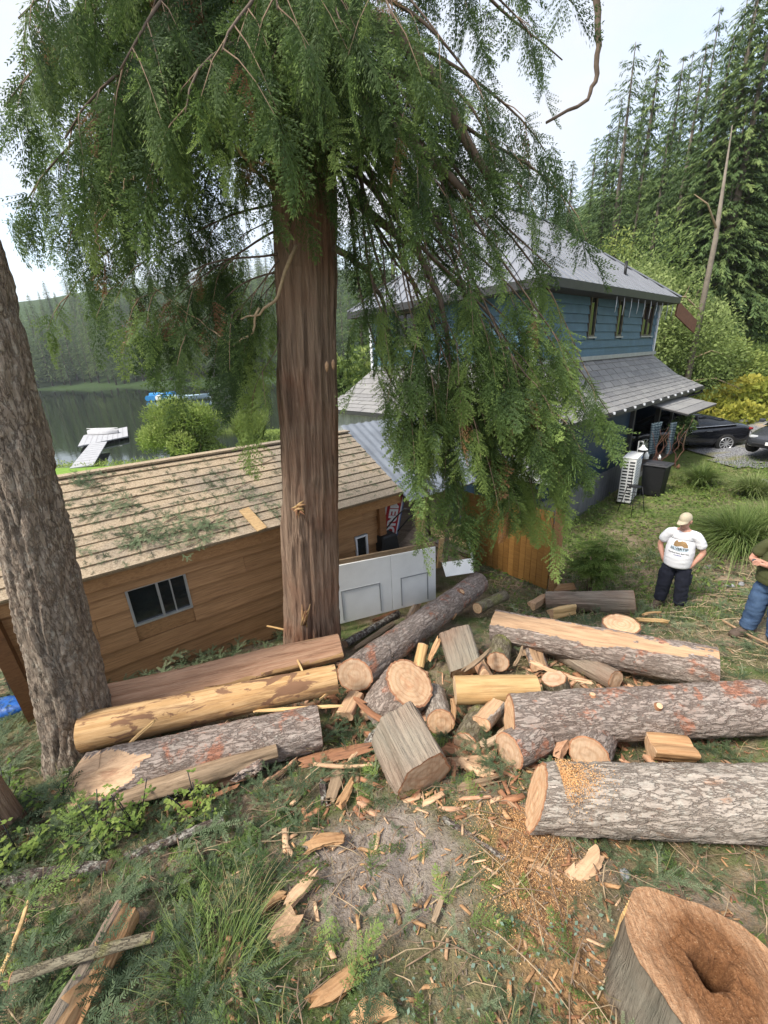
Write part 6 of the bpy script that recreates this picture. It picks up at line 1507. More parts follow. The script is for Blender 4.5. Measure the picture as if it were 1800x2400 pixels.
def stone(label, p, r3, seed):
    q = np.random.default_rng(seed); bm = bmesh.new(); bmesh.ops.create_icosphere(bm, subdivisions=2, radius=1)
    for v in bm.verts: v.co = Vector((v.co.x * r3[0], v.co.y * r3[1], v.co.z * r3[2])) * (1 + .12 * math.sin(5 * v.co.x + seed) + .06 * q.normal())
    me = bpy.data.meshes.new('stone'); bm.to_mesh(me); bm.free(); o = link('stone', me, M['stone']); o.location = p; o.rotation_euler = (0, 0, seed); return tag(o, label, 'stone')
M['stone'] = plain('grey_stone', (.25, .25, .26), .85, 0, .25, 8)
for lb, x, y, r3 in (('grey stone left of the big stump', 1350, 1888, (.045, .03, .025)), ('flat grey stone behind the man in the white shirt', 1545, 1198, (.12, .09, .05)), ('pale stone right of the man in the white shirt, left of a pair', 1712, 1268, (.08, .06, .04)), ('pale stone near the man in jeans, right of a pair', 1737, 1262, (.06, .05, .04)), ('flat grey stone under the white shirted man at the grass clump', 1662, 1330, (.1, .07, .04))):
    pass
for lb, x, y, r3 in (('grey stone left of the big stump', 1465, 2050, (.045, .03, .025)), ('flat grey stone at the foot of the big grass clump', 1662, 1331, (.11, .08, .05)), ('pale stone between the two men, left of a pair', 1712, 1373, (.08, .06, .04)), ('pale stone between the two men, right of a pair', 1738, 1369, (.06, .05, .04)), ('dark rock at the edge of the driveway', 1782, 1135, (.25, .18, .15))):
    stone(lb, at(x, y, r3[2] * .4), r3, x)
# ------------------------------------------------------------ shrubs and plants
def plant_at(px, py): p = at(px, py); return p
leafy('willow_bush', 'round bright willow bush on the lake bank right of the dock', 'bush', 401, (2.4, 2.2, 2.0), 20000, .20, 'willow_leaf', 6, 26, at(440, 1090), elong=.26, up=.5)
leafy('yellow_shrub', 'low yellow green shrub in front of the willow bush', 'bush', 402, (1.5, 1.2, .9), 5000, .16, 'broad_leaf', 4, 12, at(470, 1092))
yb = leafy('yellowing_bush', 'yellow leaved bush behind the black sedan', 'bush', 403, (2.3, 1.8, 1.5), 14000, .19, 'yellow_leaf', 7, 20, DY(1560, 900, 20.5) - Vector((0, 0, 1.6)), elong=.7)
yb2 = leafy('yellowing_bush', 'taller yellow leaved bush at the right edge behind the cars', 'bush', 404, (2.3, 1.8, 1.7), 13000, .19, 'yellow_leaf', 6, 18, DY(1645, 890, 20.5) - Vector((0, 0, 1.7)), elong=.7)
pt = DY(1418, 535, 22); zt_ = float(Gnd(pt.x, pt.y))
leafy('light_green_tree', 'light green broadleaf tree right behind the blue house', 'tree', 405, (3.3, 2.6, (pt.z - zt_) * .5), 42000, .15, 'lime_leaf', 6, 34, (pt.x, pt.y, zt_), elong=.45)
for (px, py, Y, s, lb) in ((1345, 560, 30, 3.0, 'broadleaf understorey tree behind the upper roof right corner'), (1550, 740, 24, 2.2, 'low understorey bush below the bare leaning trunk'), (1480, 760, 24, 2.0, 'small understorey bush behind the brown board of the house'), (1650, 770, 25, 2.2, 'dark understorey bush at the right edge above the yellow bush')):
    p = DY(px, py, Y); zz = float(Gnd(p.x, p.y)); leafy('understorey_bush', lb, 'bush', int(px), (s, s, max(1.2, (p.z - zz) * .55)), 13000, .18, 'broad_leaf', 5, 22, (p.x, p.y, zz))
# bare leaning trunk at the right
A, B, Cc_ = DY(1487, 800, 20), DY(1545, 520, 20.5), DY(1582, 270, 21)
A.z = float(Gnd(A.x, A.y)) - .3
sn = thing('bare_trunk', 'pale bare leaning trunk right of the light green tree', 'tree', A)
M['snag'] = plain('grey_snag_bark', (.17, .145, .115), .9, 0, .3, 4)
q = MB(); q.tube([(A - A), (B - A), (Cc_ - A)], [.15, .10, .015], 12); q.build('trunk', M['snag'], sn)
for (f, x1, y1) in ((.35, 1575, 770), (.55, 1440, 640), (.25, 1600, 840), (.8, 1500, 420)):
    s = A.lerp(B, f * 1.2) if f < .8 else B.lerp(Cc_, (f - .75) * 2); e = DY(x1, y1, 20); mid = s.lerp(e, .5) + ZV * .3
    q = MB(); q.tube([s - A, mid - A, e - A], [.045, .03, .012], 6); q.build('dead_branch', M['twigpale'], sn)
# grass clumps
def blades(c, n, rad, ln, r, lean=.8, wd=.006, out=1.0, spread=.35):
    V = []; F = []; T = []
    for k in range(n):
        a = r.uniform(0, 6.283); rr_ = rad * math.sqrt(r.random()) ; d = np.array([math.cos(a), math.sin(a), 0.]); b0 = np.array(c) + d * rr_ * spread
        d2 = np.array([math.cos(a + r.normal(0, .5)), math.sin(a + r.normal(0, .5)), 0.]); L_ = ln * r.uniform(.55, 1.15); bend = lean * r.uniform(.4, 1.3) * (.35 + rr_ / rad * out)
        s = np.cross(d2, [0, 0, 1.]); i = len(V); tone = np.clip(r.normal(.45, .2), 0, 1)
        for j in range(5):
            f = j / 4; p = b0 + d2 * L_ * bend * f ** 1.6 * .85 + np.array([0, 0, L_ * (f - .55 * bend * f ** 2.4)]); w = wd * (1 - .85 * f)
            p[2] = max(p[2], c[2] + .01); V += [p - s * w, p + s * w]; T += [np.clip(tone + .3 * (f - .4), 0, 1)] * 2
        for j in range(4): F.append((i + 2 * j, i + 2 * j + 1, i + 2 * j + 3, i + 2 * j + 2))
    return V, F, T
def grass_clump(label, p, n, rad, ln, seed, mat='grass', wd=.008, name='grass_clump', lean=.8, group=None, spread=.35):
    r = np.random.default_rng(seed); root = thing(name, label, 'grass', p, None, group)
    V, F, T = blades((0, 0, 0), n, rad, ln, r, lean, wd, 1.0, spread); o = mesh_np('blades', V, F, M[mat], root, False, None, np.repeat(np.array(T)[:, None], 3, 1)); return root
def G_at(px, py): p = at(px, py); p.z = Gn(p.x, p.y) if math.hypot(p.x, p.y) < 12 else float(Gnd(p.x, p.y)); return p
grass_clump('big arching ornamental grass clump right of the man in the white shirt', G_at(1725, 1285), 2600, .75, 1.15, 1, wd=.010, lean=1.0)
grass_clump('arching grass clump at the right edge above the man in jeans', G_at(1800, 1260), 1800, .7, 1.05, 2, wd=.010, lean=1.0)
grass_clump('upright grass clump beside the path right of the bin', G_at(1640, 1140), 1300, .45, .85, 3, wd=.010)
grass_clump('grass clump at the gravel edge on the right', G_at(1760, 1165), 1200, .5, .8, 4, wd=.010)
grass_clump('yellowing low grass tuft in the left foreground', G_at(500, 2310), 330, .30, .30, 5, wd=.0026, lean=1.2, spread=.9)
grass_clump('small dry grass tuft above the foreground tuft', G_at(560, 2180), 160, .2, .26, 6, 'drygrass', .002, lean=1.1, spread=.9)
grass_clump('long leaved iris clump on the bank right of the dock', at(328, 1085), 420, .9, 1.7, 7, 'willow_leaf', .045)
for (px, py, sd_, lb) in ((540, 1060, 8, 'tall reeds on the bank right of the willow bush, nearer stand'), (590, 1040, 9, 'tall reeds on the bank beside the cedar trunk, farther stand')):
    grass_clump(lb, at(px, py), 1500, 2.2, 2.4, sd_, 'willow_leaf', .035, 'reeds', .35)
# fern leaved shrub by the fence post
p = G_at(1385, 1392); mh = thing('fern_leaved_shrub', 'fern leaved evergreen shrub right of the fence post', 'shrub', p)
r = np.random.default_rng(15); its = []
for k in range(5):
    a = 6.28 * k / 5; top = Vector((.22 * math.cos(a), .22 * math.sin(a), r.uniform(.85, 1.35))); q = MB(); q.tube([(.06 * math.cos(a), .06 * math.sin(a), -.05), tuple(top * .5), tuple(top)], [.018, .015, .01], 6); q.build('stem', M['twig'], mh)
    for j in range(26):
        c = np.array(top) * r.uniform(.55, 1.02); an = r.uniform(0, 6.28); ax = np.array([math.cos(an), math.sin(an), r.uniform(-.1, .7)]); its.append((c, rot_from(ax, np.array([0, 0, 1.]) + r.normal(0, .2, 3)), r.uniform(.30, .5), int(r.integers(5)), np.clip(r.normal(.6, .15), 0, 1)))
merge_sprays('leaves', [(c + np.array(p), Rm, s, v, tn) for c, Rm, s, v, tn in its], SPR, M['weed'], mh)
# broad leaved seedlings bottom left
def leaf_star(r, c, n, l_, V, T, tone):
    for k in range(n):
        a = r.uniform(0, 6.28); ax = np.array([math.cos(a), math.sin(a), r.uniform(-.2, .35)]); ax /= np.linalg.norm(ax); V += kite(np.array(c), ax, l_ * .3, np.array([r.normal(0, .3), r.normal(0, .3), 1.]), l_ * r.uniform(.7, 1.2)); T += [np.clip(tone + r.normal(0, .08), 0, 1)] * 4
for i, (px, py, lb) in enumerate(((60, 2030, 'leafy green seedling at the left edge above the lichen branch'), (235, 1990, 'leafy seedling with dark stem between trunk base and broken branch'), (330, 1960, 'low holly like seedling below the axed log'), (470, 1930, 'low leafy seedling below the split rail'), (150, 1900, 'bright leafy seedling in front of the axed log end'), (20, 1900, 'leafy sprout beside the cut off trunk'))):
    p = G_at(px, py); r = np.random.default_rng(50 + i); root = thing('seedling', lb, 'plant', p); V = []; T = []
    for k in range(8):
        a = r.uniform(0, 6.28); h = r.uniform(.12, .42); tip = Vector((.16 * math.cos(a), .16 * math.sin(a), h)); q = MB(); q.tube([(0, 0, -.02), tuple(tip * .5), tuple(tip)], .004, 5); o = q.build('stem', M['black'], root)
        for j in range(8): leaf_star(r, np.array(tip) * (j + 2) / 9 + r.normal(0, .035, 3), 4, .040, V, T, np.clip(r.normal(.6, .18), 0, 1))
    mesh_np('leaves', V, np.arange(len(V)).reshape(-1, 4), M['weed'], root, False, None, np.repeat(np.array(T)[:, None], 3, 1))

# ------------------------------------------------------------ ground litter
def needle_variant(seed, L=1.0, n=26, twigs=3):
    r = np.random.default_rng(seed); V = []; T = []
    def tw(c0, d, l_, n_):
        d = d / np.linalg.norm(d); s = np.cross([0, 0, 1.], d); s /= np.linalg.norm(s) + 1e-9
        V.extend(kite(c0, d, .008, np.array([0, 0, 1.]), l_)); T.extend([.1] * 4)
        for k in range(n_):
            f = (k + .5) / n_; c = c0 + d * l_ * f
            for sg in (-1, 1):
                ax = d * .75 + s * sg * .8 + np.array([0, 0, r.normal(.05, .2)]); ax /= np.linalg.norm(ax); V.extend(kite(c, ax, .011, np.array([r.normal(0, .4), r.normal(0, .4), 1]), .11 * (1 - .5 * f) * r.uniform(.8, 1.2))); T.extend([.3 + .4 * f] * 4)
    tw(np.zeros(3), np.array([1., 0, 0]), L, n)
    for k in range(twigs):
        f = .2 + .6 * k / twigs; sg = 1 if k % 2 else -1; tw(np.array([f, 0, 0.]), np.array([.75, sg * .7, .05]), .45 * (1 - f * .5), 9)
    return np.array(V), np.array(T)
NED = [needle_variant(s) for s in range(4)]
from mathutils import noise as mn
def ground_z(x, y): return Gnd(x, y) + rough(x, y)
def scatter_sprays(name, n, region, smin, smax, variants, mat, tone, seed, lift=.03, tilt=.3, dens=None, kind='stuff'):
    r = np.random.default_rng(seed); its = []; x0, x1, y0, y1 = region
    X = r.uniform(x0, x1, n); Y = r.uniform(y0, y1, n)
    if dens is not None: k = r.random(n) < dens(X, Y); X, Y = X[k], Y[k]
    Z = ground_z(X, Y)
    for x, y, z in zip(X, Y, Z):
        a = r.uniform(0, 6.283); ax = np.array([math.cos(a), math.sin(a), r.normal(.05, tilt * .5)]); its.append((np.array([x, y, z + abs(r.normal(0, lift)) + .01]), rot_from(ax, np.array([r.normal(0, tilt), r.normal(0, tilt), 1.])), r.uniform(smin, smax), int(r.integers(len(variants))), float(np.clip(r.normal(tone, .2), 0, 1))))
    o = merge_sprays(name, its, variants, M[mat]); o['kind'] = kind; return o
def clump_noise(X, Y, s, seed): return vn(np.stack([X * s, Y * s, 0 * X], -1), seed)
def clear(X, Y):     # trampled dirt in front of the heap stays bare
    e = np.hypot((X + .15) / .8, (Y - 1.95) / .55); e2 = np.hypot((X - .95) / .55, (Y - 1.75) / .7); return np.clip(np.minimum(e, e2) - .55, 0, 1) * 1.6
d_left = lambda X, Y: np.clip(.55 + .6 * clump_noise(X, Y, 1.4, 1) + .5 * (X < -.9), 0, 1) * np.clip(clear(X, Y), .06, 1)
scatter_sprays('fallen_fir_sprigs', 2500, (-4.6, 3.2, .25, 3.3), .10, .30, NED, 'fir_leaf', .45, 201, .04, .35, d_left)
scatter_sprays('cut_boughs', 800, (-4.4, -.75, .3, 2.5), .22, .46, NED, 'fir_leaf', .32, 206, .08, .55, lambda X, Y: np.clip(.5 + .8 * clump_noise(X, Y, 1.6, 21), 0, 1))
scatter_sprays('cut_cedar_boughs', 260, (-4.4, -.2, .3, 2.6), .22, .42, SPR, 'cedar_leaf', .5, 207, .08, .55, lambda X, Y: np.clip(.4 + .8 * clump_noise(X, Y, 1.6, 22), 0, 1))
scatter_sprays('fallen_cedar_sprigs', 900, (-4.6, 3.4, .25, 3.6), .10, .26, SPR, 'cedar_leaf', .55, 202, .04, .4, d_left)
d_mid = lambda X, Y: np.clip(.45 + .6 * clump_noise(X, Y, 1.2, 3), 0, 1)
scatter_sprays('heap_fir_sprigs', 1300, (-2.2, 5.5, 2.6, 6.0), .14, .34, NED, 'fir_leaf', .40, 203, .07, .4, d_mid)
scatter_sprays('trampled_sprigs', 2200, (2.0, 10.0, 4.4, 8.8), .14, .36, NED, 'fir_leaf', .55, 204, .04, .35, lambda X, Y: np.clip(.55 + .6 * clump_noise(X, Y, .8, 5), 0, 1))
scatter_sprays('left_fir_sprigs', 1100, (-6.5, -2.2, 2.4, 6.0), .16, .38, NED, 'fir_leaf', .40, 205, .08, .4, None)
def scatter_leaves(name, n, region, l0, l1, mat, seed, tone=.5, elong=.35, hgt=.05, dens=None, flatn=.5, up=.2):
    r = np.random.default_rng(seed); x0, x1, y0, y1 = region; X = r.uniform(x0, x1, n); Y = r.uniform(y0, y1, n)
    if dens is not None: k = r.random(n) < dens(X, Y); X, Y = X[k], Y[k]
    n = len(X); Z = ground_z(X, Y) + .008 + np.abs(r.normal(0, hgt, n)); P = np.stack([X, Y, Z], -1)
    a = r.uniform(0, 6.283, n); A = np.stack([np.cos(a), np.sin(a), r.normal(up, .3, n)], -1); A /= np.linalg.norm(A, axis=1)[:, None]
    N = np.stack([r.normal(0, flatn, n), r.normal(0, flatn, n), np.ones(n)], -1); S_ = np.cross(N, A); S_ /= np.linalg.norm(S_, axis=1)[:, None]
    l_ = r.uniform(l0, l1, n)[:, None]; w = l_ * elong * .5
    V = np.stack([P, P + A * l_ * .5 + S_ * w, P + A * l_, P + A * l_ * .5 - S_ * w], 1).reshape(-1, 3); T = np.repeat(np.clip(r.normal(tone, .2, n), 0, 1), 4)
    o = mesh_np(name, V, np.arange(4 * n).reshape(-1, 4), M[mat], None, False, None, np.repeat(T[:, None], 3, 1)); o['kind'] = 'stuff'; return o
dl = lambda s, sd_, b_: (lambda X, Y: np.clip(b_ + .7 * clump_noise(X, Y, s, sd_), 0, 1))
M['litter'] = leaf_mat('brown_needle_litter', (.12, .085, .05), (.25, .18, .11), (.40, .32, .21), .1)
scatter_leaves('needle_litter', 26000, (-4.4, 4.2, .2, 5.2), .018, .055, 'litter', 310, .5, .11, .012, None, .5, .0)
scatter_leaves('trampled_litter', 14000, (1.5, 9.5, 4.0, 9.0), .04, .12, 'litter', 311, .55, .10, .03, None, .5, .05)
scatter_leaves('pale_leaves', 900, (-.9, 1.6, .2, 1.5), .018, .036, 'salal', 301, .5, .6, .04, dl(2.2, 8, .5), .6)
scatter_leaves('green_leaf_litter', 5200, (-4.6, 3.2, .2, 3.4), .015, .045, 'weed', 302, .45, .45, .03, lambda X, Y: dl(1.8, 9, .5)(X, Y) * np.clip(clear(X, Y), .1, 1))
scatter_leaves('weeds_by_house', 26000, (2.2, 16, 6.3, 13.4), .05, .12, 'weed', 303, .5, .5, .07, dl(.7, 10, .62))
scatter_leaves('weeds_near_driveway', 9000, (8, 22, 9.5, 17), .05, .14, 'weed', 304, .6, .35, .06, lambda X, Y: dl(.5, 11, .5)(X, Y) * ~((X > 12) & (Y > 11.6) & (Y < 20)))
scatter_leaves('bank_plants', 26000, (-26, 4, 19, 33), .10, .26, 'willow_leaf', 305, .5, .3, .14, lambda X, Y: (Gnd(X, Y) > -1.05) * ~((X > -24) & (X < -3) & (Y < 26)) * 1.0, .5, .8)
scatter_leaves('bank_shrubs_right', 22000, (-6, 8, 24, 60), .2, .45, 'broad_leaf', 306, .5, .4, .5, lambda X, Y: (Gnd(X, Y) > -1.05) * 1.0, .6, .6)
def lawn_blades(name, n, region, ln, seed, mat, dens=None, wd=.004):
    r = np.random.default_rng(seed); x0, x1, y0, y1 = region; X = r.uniform(x0, x1, n); Y = r.uniform(y0, y1, n)
    if dens is not None: k = r.random(n) < dens(X, Y); X, Y = X[k], Y[k]
    n = len(X); Z = ground_z(X, Y); a = r.uniform(0, 6.283, n); d = np.stack([np.cos(a), np.sin(a), 0 * a], -1); s = np.stack([-np.sin(a), np.cos(a), 0 * a], -1) * wd
    l_ = (ln * r.uniform(.5, 1.3, n))[:, None]; b_ = r.uniform(.1, 1.0, n)[:, None]; P = np.stack([X, Y, Z], -1)
    m_ = P + d * l_ * b_ * .35 + np.array([0, 0, 1.]) * l_ * .6; e = P + d * l_ * b_ + np.array([0, 0, 1.]) * l_ * (.95 - .6 * b_)
    V = np.stack([P - s, P + s, m_ + s * .7, m_ - s * .7, m_ - s * .7, m_ + s * .7, e, e], 1).reshape(-1, 3); J = np.arange(8 * n).reshape(-1, 8)
    T = np.repeat(np.clip(r.normal(.5, .22, n), 0, 1), 8)
    F = np.concatenate([J[:, :4], J[:, 4:]]); o = mesh_np(name, V, F, M[mat], None, False, None, np.repeat(T[:, None], 3, 1)); o['kind'] = 'stuff'; return o
lawn_blades('meadow_grass', 26000, (3, 20, 5.5, 14.5), .20, 401, 'grass', lambda X, Y: dl(.6, 12, .55)(X, Y) * ~((X > 13) & (Y > 11.6) & (Y < 20)), .006)
lawn_blades('dry_stems', 9000, (-4.6, 8, .3, 8.0), .22, 402, 'drygrass', lambda X, Y: dl(1.2, 13, .4)(X, Y) * np.clip(clear(X, Y), .15, 1), .0022)
lawn_blades('foreground_grass', 2600, (-4.2, 2.5, .2, 2.6), .12, 403, 'grass', lambda X, Y: dl(1.6, 14, .3)(X, Y) * np.clip(clear(X, Y), .05, 1), .002)
# small wood chips, twigs
def scatter_chips(name, n, region, l0, l1, mat, seed, dens=None):
    r = np.random.default_rng(seed); x0, x1, y0, y1 = region; X = r.uniform(x0, x1, n); Y = r.uniform(y0, y1, n)
    if dens is not None: k = r.random(n) < dens(X, Y); X, Y = X[k], Y[k]
    n = len(X); Z = ground_z(X, Y) + .012; V = []; F = []
    for x, y, z in zip(X, Y, Z):
        l_ = r.uniform(l0, l1) * (1 if r.random() < .85 else 1.8); w = l_ * r.uniform(.12, .4); h = w * r.uniform(.2, .5); a = r.uniform(0, 6.283); ca, sa = math.cos(a), math.sin(a); tl = r.normal(0, .2); i = len(V)
        for (u, v, t_) in ((-.5, -.4, 0), (.5, -.2, 0), (.45, .5, 0), (-.4, .3, 0), (-.5, -.3, 1), (.42, -.15, 1), (.4, .3, 1), (-.35, .25, 1)):
            V.append((x + ca * u * l_ - sa * v * w, y + sa * u * l_ + ca * v * w, z + t_ * h + u * l_ * tl))
        F += [(i, i + 3, i + 2, i + 1), (i + 4, i + 5, i + 6, i + 7), (i, i + 1, i + 5, i + 4), (i + 1, i + 2, i + 6, i + 5), (i + 2, i + 3, i + 7, i + 6), (i + 3, i, i + 4, i + 7)]
    o = mesh_np(name, V, F, M[mat]); o['kind'] = 'stuff'; return o
M['clod'] = plain('dirt_clod', (.24, .19, .15), .95, 0, .35, 20)
scatter_chips('wood_chips', 2600, (-3.2, 2.8, .3, 3.8), .012, .055, 'splintor', 501, dl(1.5, 15, .5))
scatter_chips('large_chips', 150, (-1.2, 2.2, .4, 2.6), .05, .13, 'splitpale', 507, dl(1.5, 23, .5))
scatter_chips('orange_bark_chunks', 150, (-1.4, 2.2, .4, 2.6), .05, .14, 'splintor', 508, dl(1.5, 24, .5))
scatter_chips('bark_bits', 3800, (-3.4, 3.4, .3, 4.4), .012, .06, 'inner', 502, dl(1.5, 16, .5))
scatter_chips('pale_wood_chips', 1700, (-3.2, 5.5, .3, 5.8), .012, .06, 'splitpale', 503, dl(1.5, 17, .5))
scatter_chips('heap_bark_slabs', 520, (-1.2, 3.6, 2.3, 4.8), .08, .28, 'inner', 504, dl(1.5, 18, .6))
scatter_chips('heap_wood_slabs', 300, (-1.2, 3.8, 2.3, 5.0), .08, .28, 'splitred', 505, dl(1.5, 19, .6))
def twigs(name, n, region, seed, l0=.15, l1=.6, mat='twig', dens=None, rad=.0035):
    r = np.random.default_rng(seed); q = MB(); k = 0
    while k < n:
        x, y = r.uniform(region[0], region[1]), r.uniform(region[2], region[3])
        if dens is not None and r.random() > dens(np.array([x]), np.array([y]))[0]: k += 1; continue
        a = r.uniform(0, 6.283); l_ = r.uniform(l0, l1); pts = []
        for j in range(5): pts.append((x, y, Gn(x, y) + .015 + (.02 + .06 * r.random()) * (j in (1, 2, 3)))); x += math.cos(a) * l_ / 4; y += math.sin(a) * l_ / 4; a += r.normal(0, .25)
        q.tube(pts, [rad * r.uniform(.6, 1.6) * (1 - .15 * j) for j in range(5)], 5); k += 1
    o = q.build(name, M[mat]); o['kind'] = 'stuff'
scatter_chips('dirt_clods', 2600, (-1.6, 1.6, .5, 3.2), .008, .03, 'clod', 506)
twigs('fallen_twigs', 420, (-4.2, 3., .3, 3.8), 601)
twigs('pale_fallen_twigs', 320, (-3.5, 4, .3, 4.5), 602, .15, .6, 'twigpale')
twigs('brush_twigs', 240, (2, 9, 4.6, 8.6), 603, .3, 1.1, 'twigpale', None, .006)
# litter on the shed roof
rn = (D_ - A_).normalized(); nn2 = (B_ - A_).cross(D_ - A_).normalized(); nn2 = nn2 if nn2.z > 0 else -nn2
fb_i = 0
RL = ['fir branch tip on the shed roof at the ridge beside the leaning fir', 'fir branch tip on the shed roof just below the ridge branch tip', 'big fir branch tip low on the shed roof beside the leaning fir trunk', 'fir branch tip on the shed roof between window and leaning fir', 'largest tangle of fir branch tips above the shed window eave', 'fir branch tip upslope right of the largest roof tangle', 'fir branch tip hanging at the shed eave over the window', 'small fir sprig high on the roof left of the cedar trunk', 'small fir sprig mid roof left of the cedar trunk', 'small fir sprig low on the roof beside the pale board scrap', 'small fir sprig near the ridge above the shed window', 'fir branch tips on the roof end left of the leaning fir, lower', 'fir branch tips on the roof end left of the leaning fir, upper', 'tiny fir sprig on the roof right of the cedar trunk']
for (s, v_, k_, sc__) in ((-2.2, 1.75, 14, .34), (-2.0, 1.2, 16, .34), (-1.9, .45, 20, .36), (-1.5, .62, 14, .3), (-1.15, .3, 26, .36), (-.9, .5, 12, .3), (-1.35, .05, 10, .3), (-.35, 1.0, 7, .26), (-.1, .62, 8, .26), (.0, .3, 6, .22), (-.55, 1.4, 6, .22), (-3.0, .6, 20, .36), (-3.2, 1.1, 14, .3), (.3, 1.5, 4, .2)):
    r = np.random.default_rng(700 + fb_i); its = []; c0 = A_ + sd * (s - SL0) + rn * v_ + nn2 * .04
    for k in range(k_):
        a = r.uniform(0, 6.283); off = sd * r.normal(0, .14) + rn * r.normal(0, .09); ax = np.array(sd) * math.cos(a) + np.array(rn) * math.sin(a) + np.array(nn2) * r.normal(.08, .1)
        its.append((np.array(c0 + off) + np.array(nn2) * abs(r.normal(.01, .02)), rot_from(ax, np.array(nn2) + r.normal(0, .2, 3)), sc__ * r.uniform(.5, 1), int(r.integers(4)), np.clip(r.normal(.4, .15), 0, 1)))
    root = thing('fallen_branch_tip', RL[fb_i], 'branch', c0, None, 'branch tips fallen on the shed roof'); merge_sprays('needles', its, NED, M['fir_leaf'], root); fb_i += 1
    q = MB(); q.tube([(0, 0, 0), tuple(sd * .15 + rn * .05), tuple(sd * .3 + rn * .12)], .006, 5); q.build('twig', M['twig'], root)

# ------------------------------------------------------------ thin air between the camera and the far woods
q = MB(); q.box((-20, 150, 45), (760, 440, 116)); hz = q.build('haze', []) if False else None
me = bpy.data.meshes.new('haze'); me.from_pydata(q.v, [], q.f); hz = bpy.data.objects.new('haze', me); C.objects.link(hz); hz['kind'] = 'stuff'
hm = bpy.data.materials.new('haze_air'); hm.use_nodes = True; ht = hm.node_tree
for n_ in list(ht.nodes): ht.nodes.remove(n_)
ho = ht.nodes.new('ShaderNodeOutputMaterial'); hv = ht.nodes.new('ShaderNodeVolumePrincipled'); hv.inputs['Color'].default_value = (.88, .93, 1, 1); hv.inputs['Density'].default_value = .0003; hv.inputs['Anisotropy'].default_value = .3
ht.links.new(hv.outputs[0], ho.inputs['Volume']); me.materials.append(hm)

# fine litter over the whole shed roof
r = np.random.default_rng(880); its = []
for k in range(1000):
    s_ = r.uniform(SL0 + .1, SL1 - .1); v_ = r.uniform(.05, rw * 1.05)
    if s_ > -.2 and r.random() < .6: continue
    c0 = A_ + sd * (s_ - SL0) + rn * v_ + nn2 * .035; a = r.uniform(0, 6.283)
    its.append((np.array(c0), rot_from(np.array(sd) * math.cos(a) + np.array(rn) * math.sin(a), np.array(nn2) + r.normal(0, .2, 3)), r.uniform(.05, .17), int(r.integers(4)), np.clip(r.normal(.3, .2), 0, 1)))
o = merge_sprays('roof_litter', its, NED, M['fir_leaf']); o['kind'] = 'stuff'
# ------------------------------------------------------------ people
def skin(name, pts, edges, mats, parent, sub=2, root=0):
    """pts: {key: (co, rx, ry)} -> one continuous skinned surface"""
    keys = list(pts); idx = {k: i for i, k in enumerate(keys)}
    me = bpy.data.meshes.new(name); me.from_pydata([pts[k][0] for k in keys], [(idx[a], idx[b]) for a, b in edges], [])
    o = bpy.data.objects.new(name, me); C.objects.link(o)
    m1 = o.modifiers.new('s', 'SKIN'); m1.use_smooth_shade = True
    sv = me.skin_vertices[0].data
    for k in keys: sv[idx[k]].radius = (pts[k][1], pts[k][2] if len(pts[k]) > 2 else pts[k][1]); sv[idx[k]].use_root = False
    sv[root].use_root = True
    m2 = o.modifiers.new('d', 'SUBSURF'); m2.levels = sub; m2.render_levels = sub
    dg = bpy.context.evaluated_depsgraph_get(); nm = bpy.data.meshes.new_from_object(o.evaluated_get(dg)); bpy.data.objects.remove(o); bpy.data.meshes.remove(me)
    nm.name = name; nm.materials.clear()
    if name in ('shirt', 'trousers', 'undershirt'):
        co = np.empty(len(nm.vertices) * 3, np.float32); nm.vertices.foreach_get('co', co); co = co.reshape(-1, 3); no = np.array([tuple(v_.normal) for v_ in nm.vertices])
        w_ = fbm(co * np.array([9., 9., 16.]) + (3 if name == 'shirt' else 9), 4, 2); co = co + no * (.012 if name == 'trousers' else .008) * (1 - np.abs(w_))[:, None] ** 2
        nm.vertices.foreach_set('co', co.astype(np.float32).ravel()); nm.update()
    return link(name, nm, mats, parent)
def join_into(o, mb):
    bm = bmesh.new(); bm.from_mesh(o.data); me = bpy.data.meshes.new('t'); me.from_pydata(mb.v, [], mb.f); me.polygons.foreach_set('use_smooth', [True] * len(me.polygons)); bm.from_mesh(me); bm.to_mesh(o.data); bm.free(); bpy.data.meshes.remove(me)
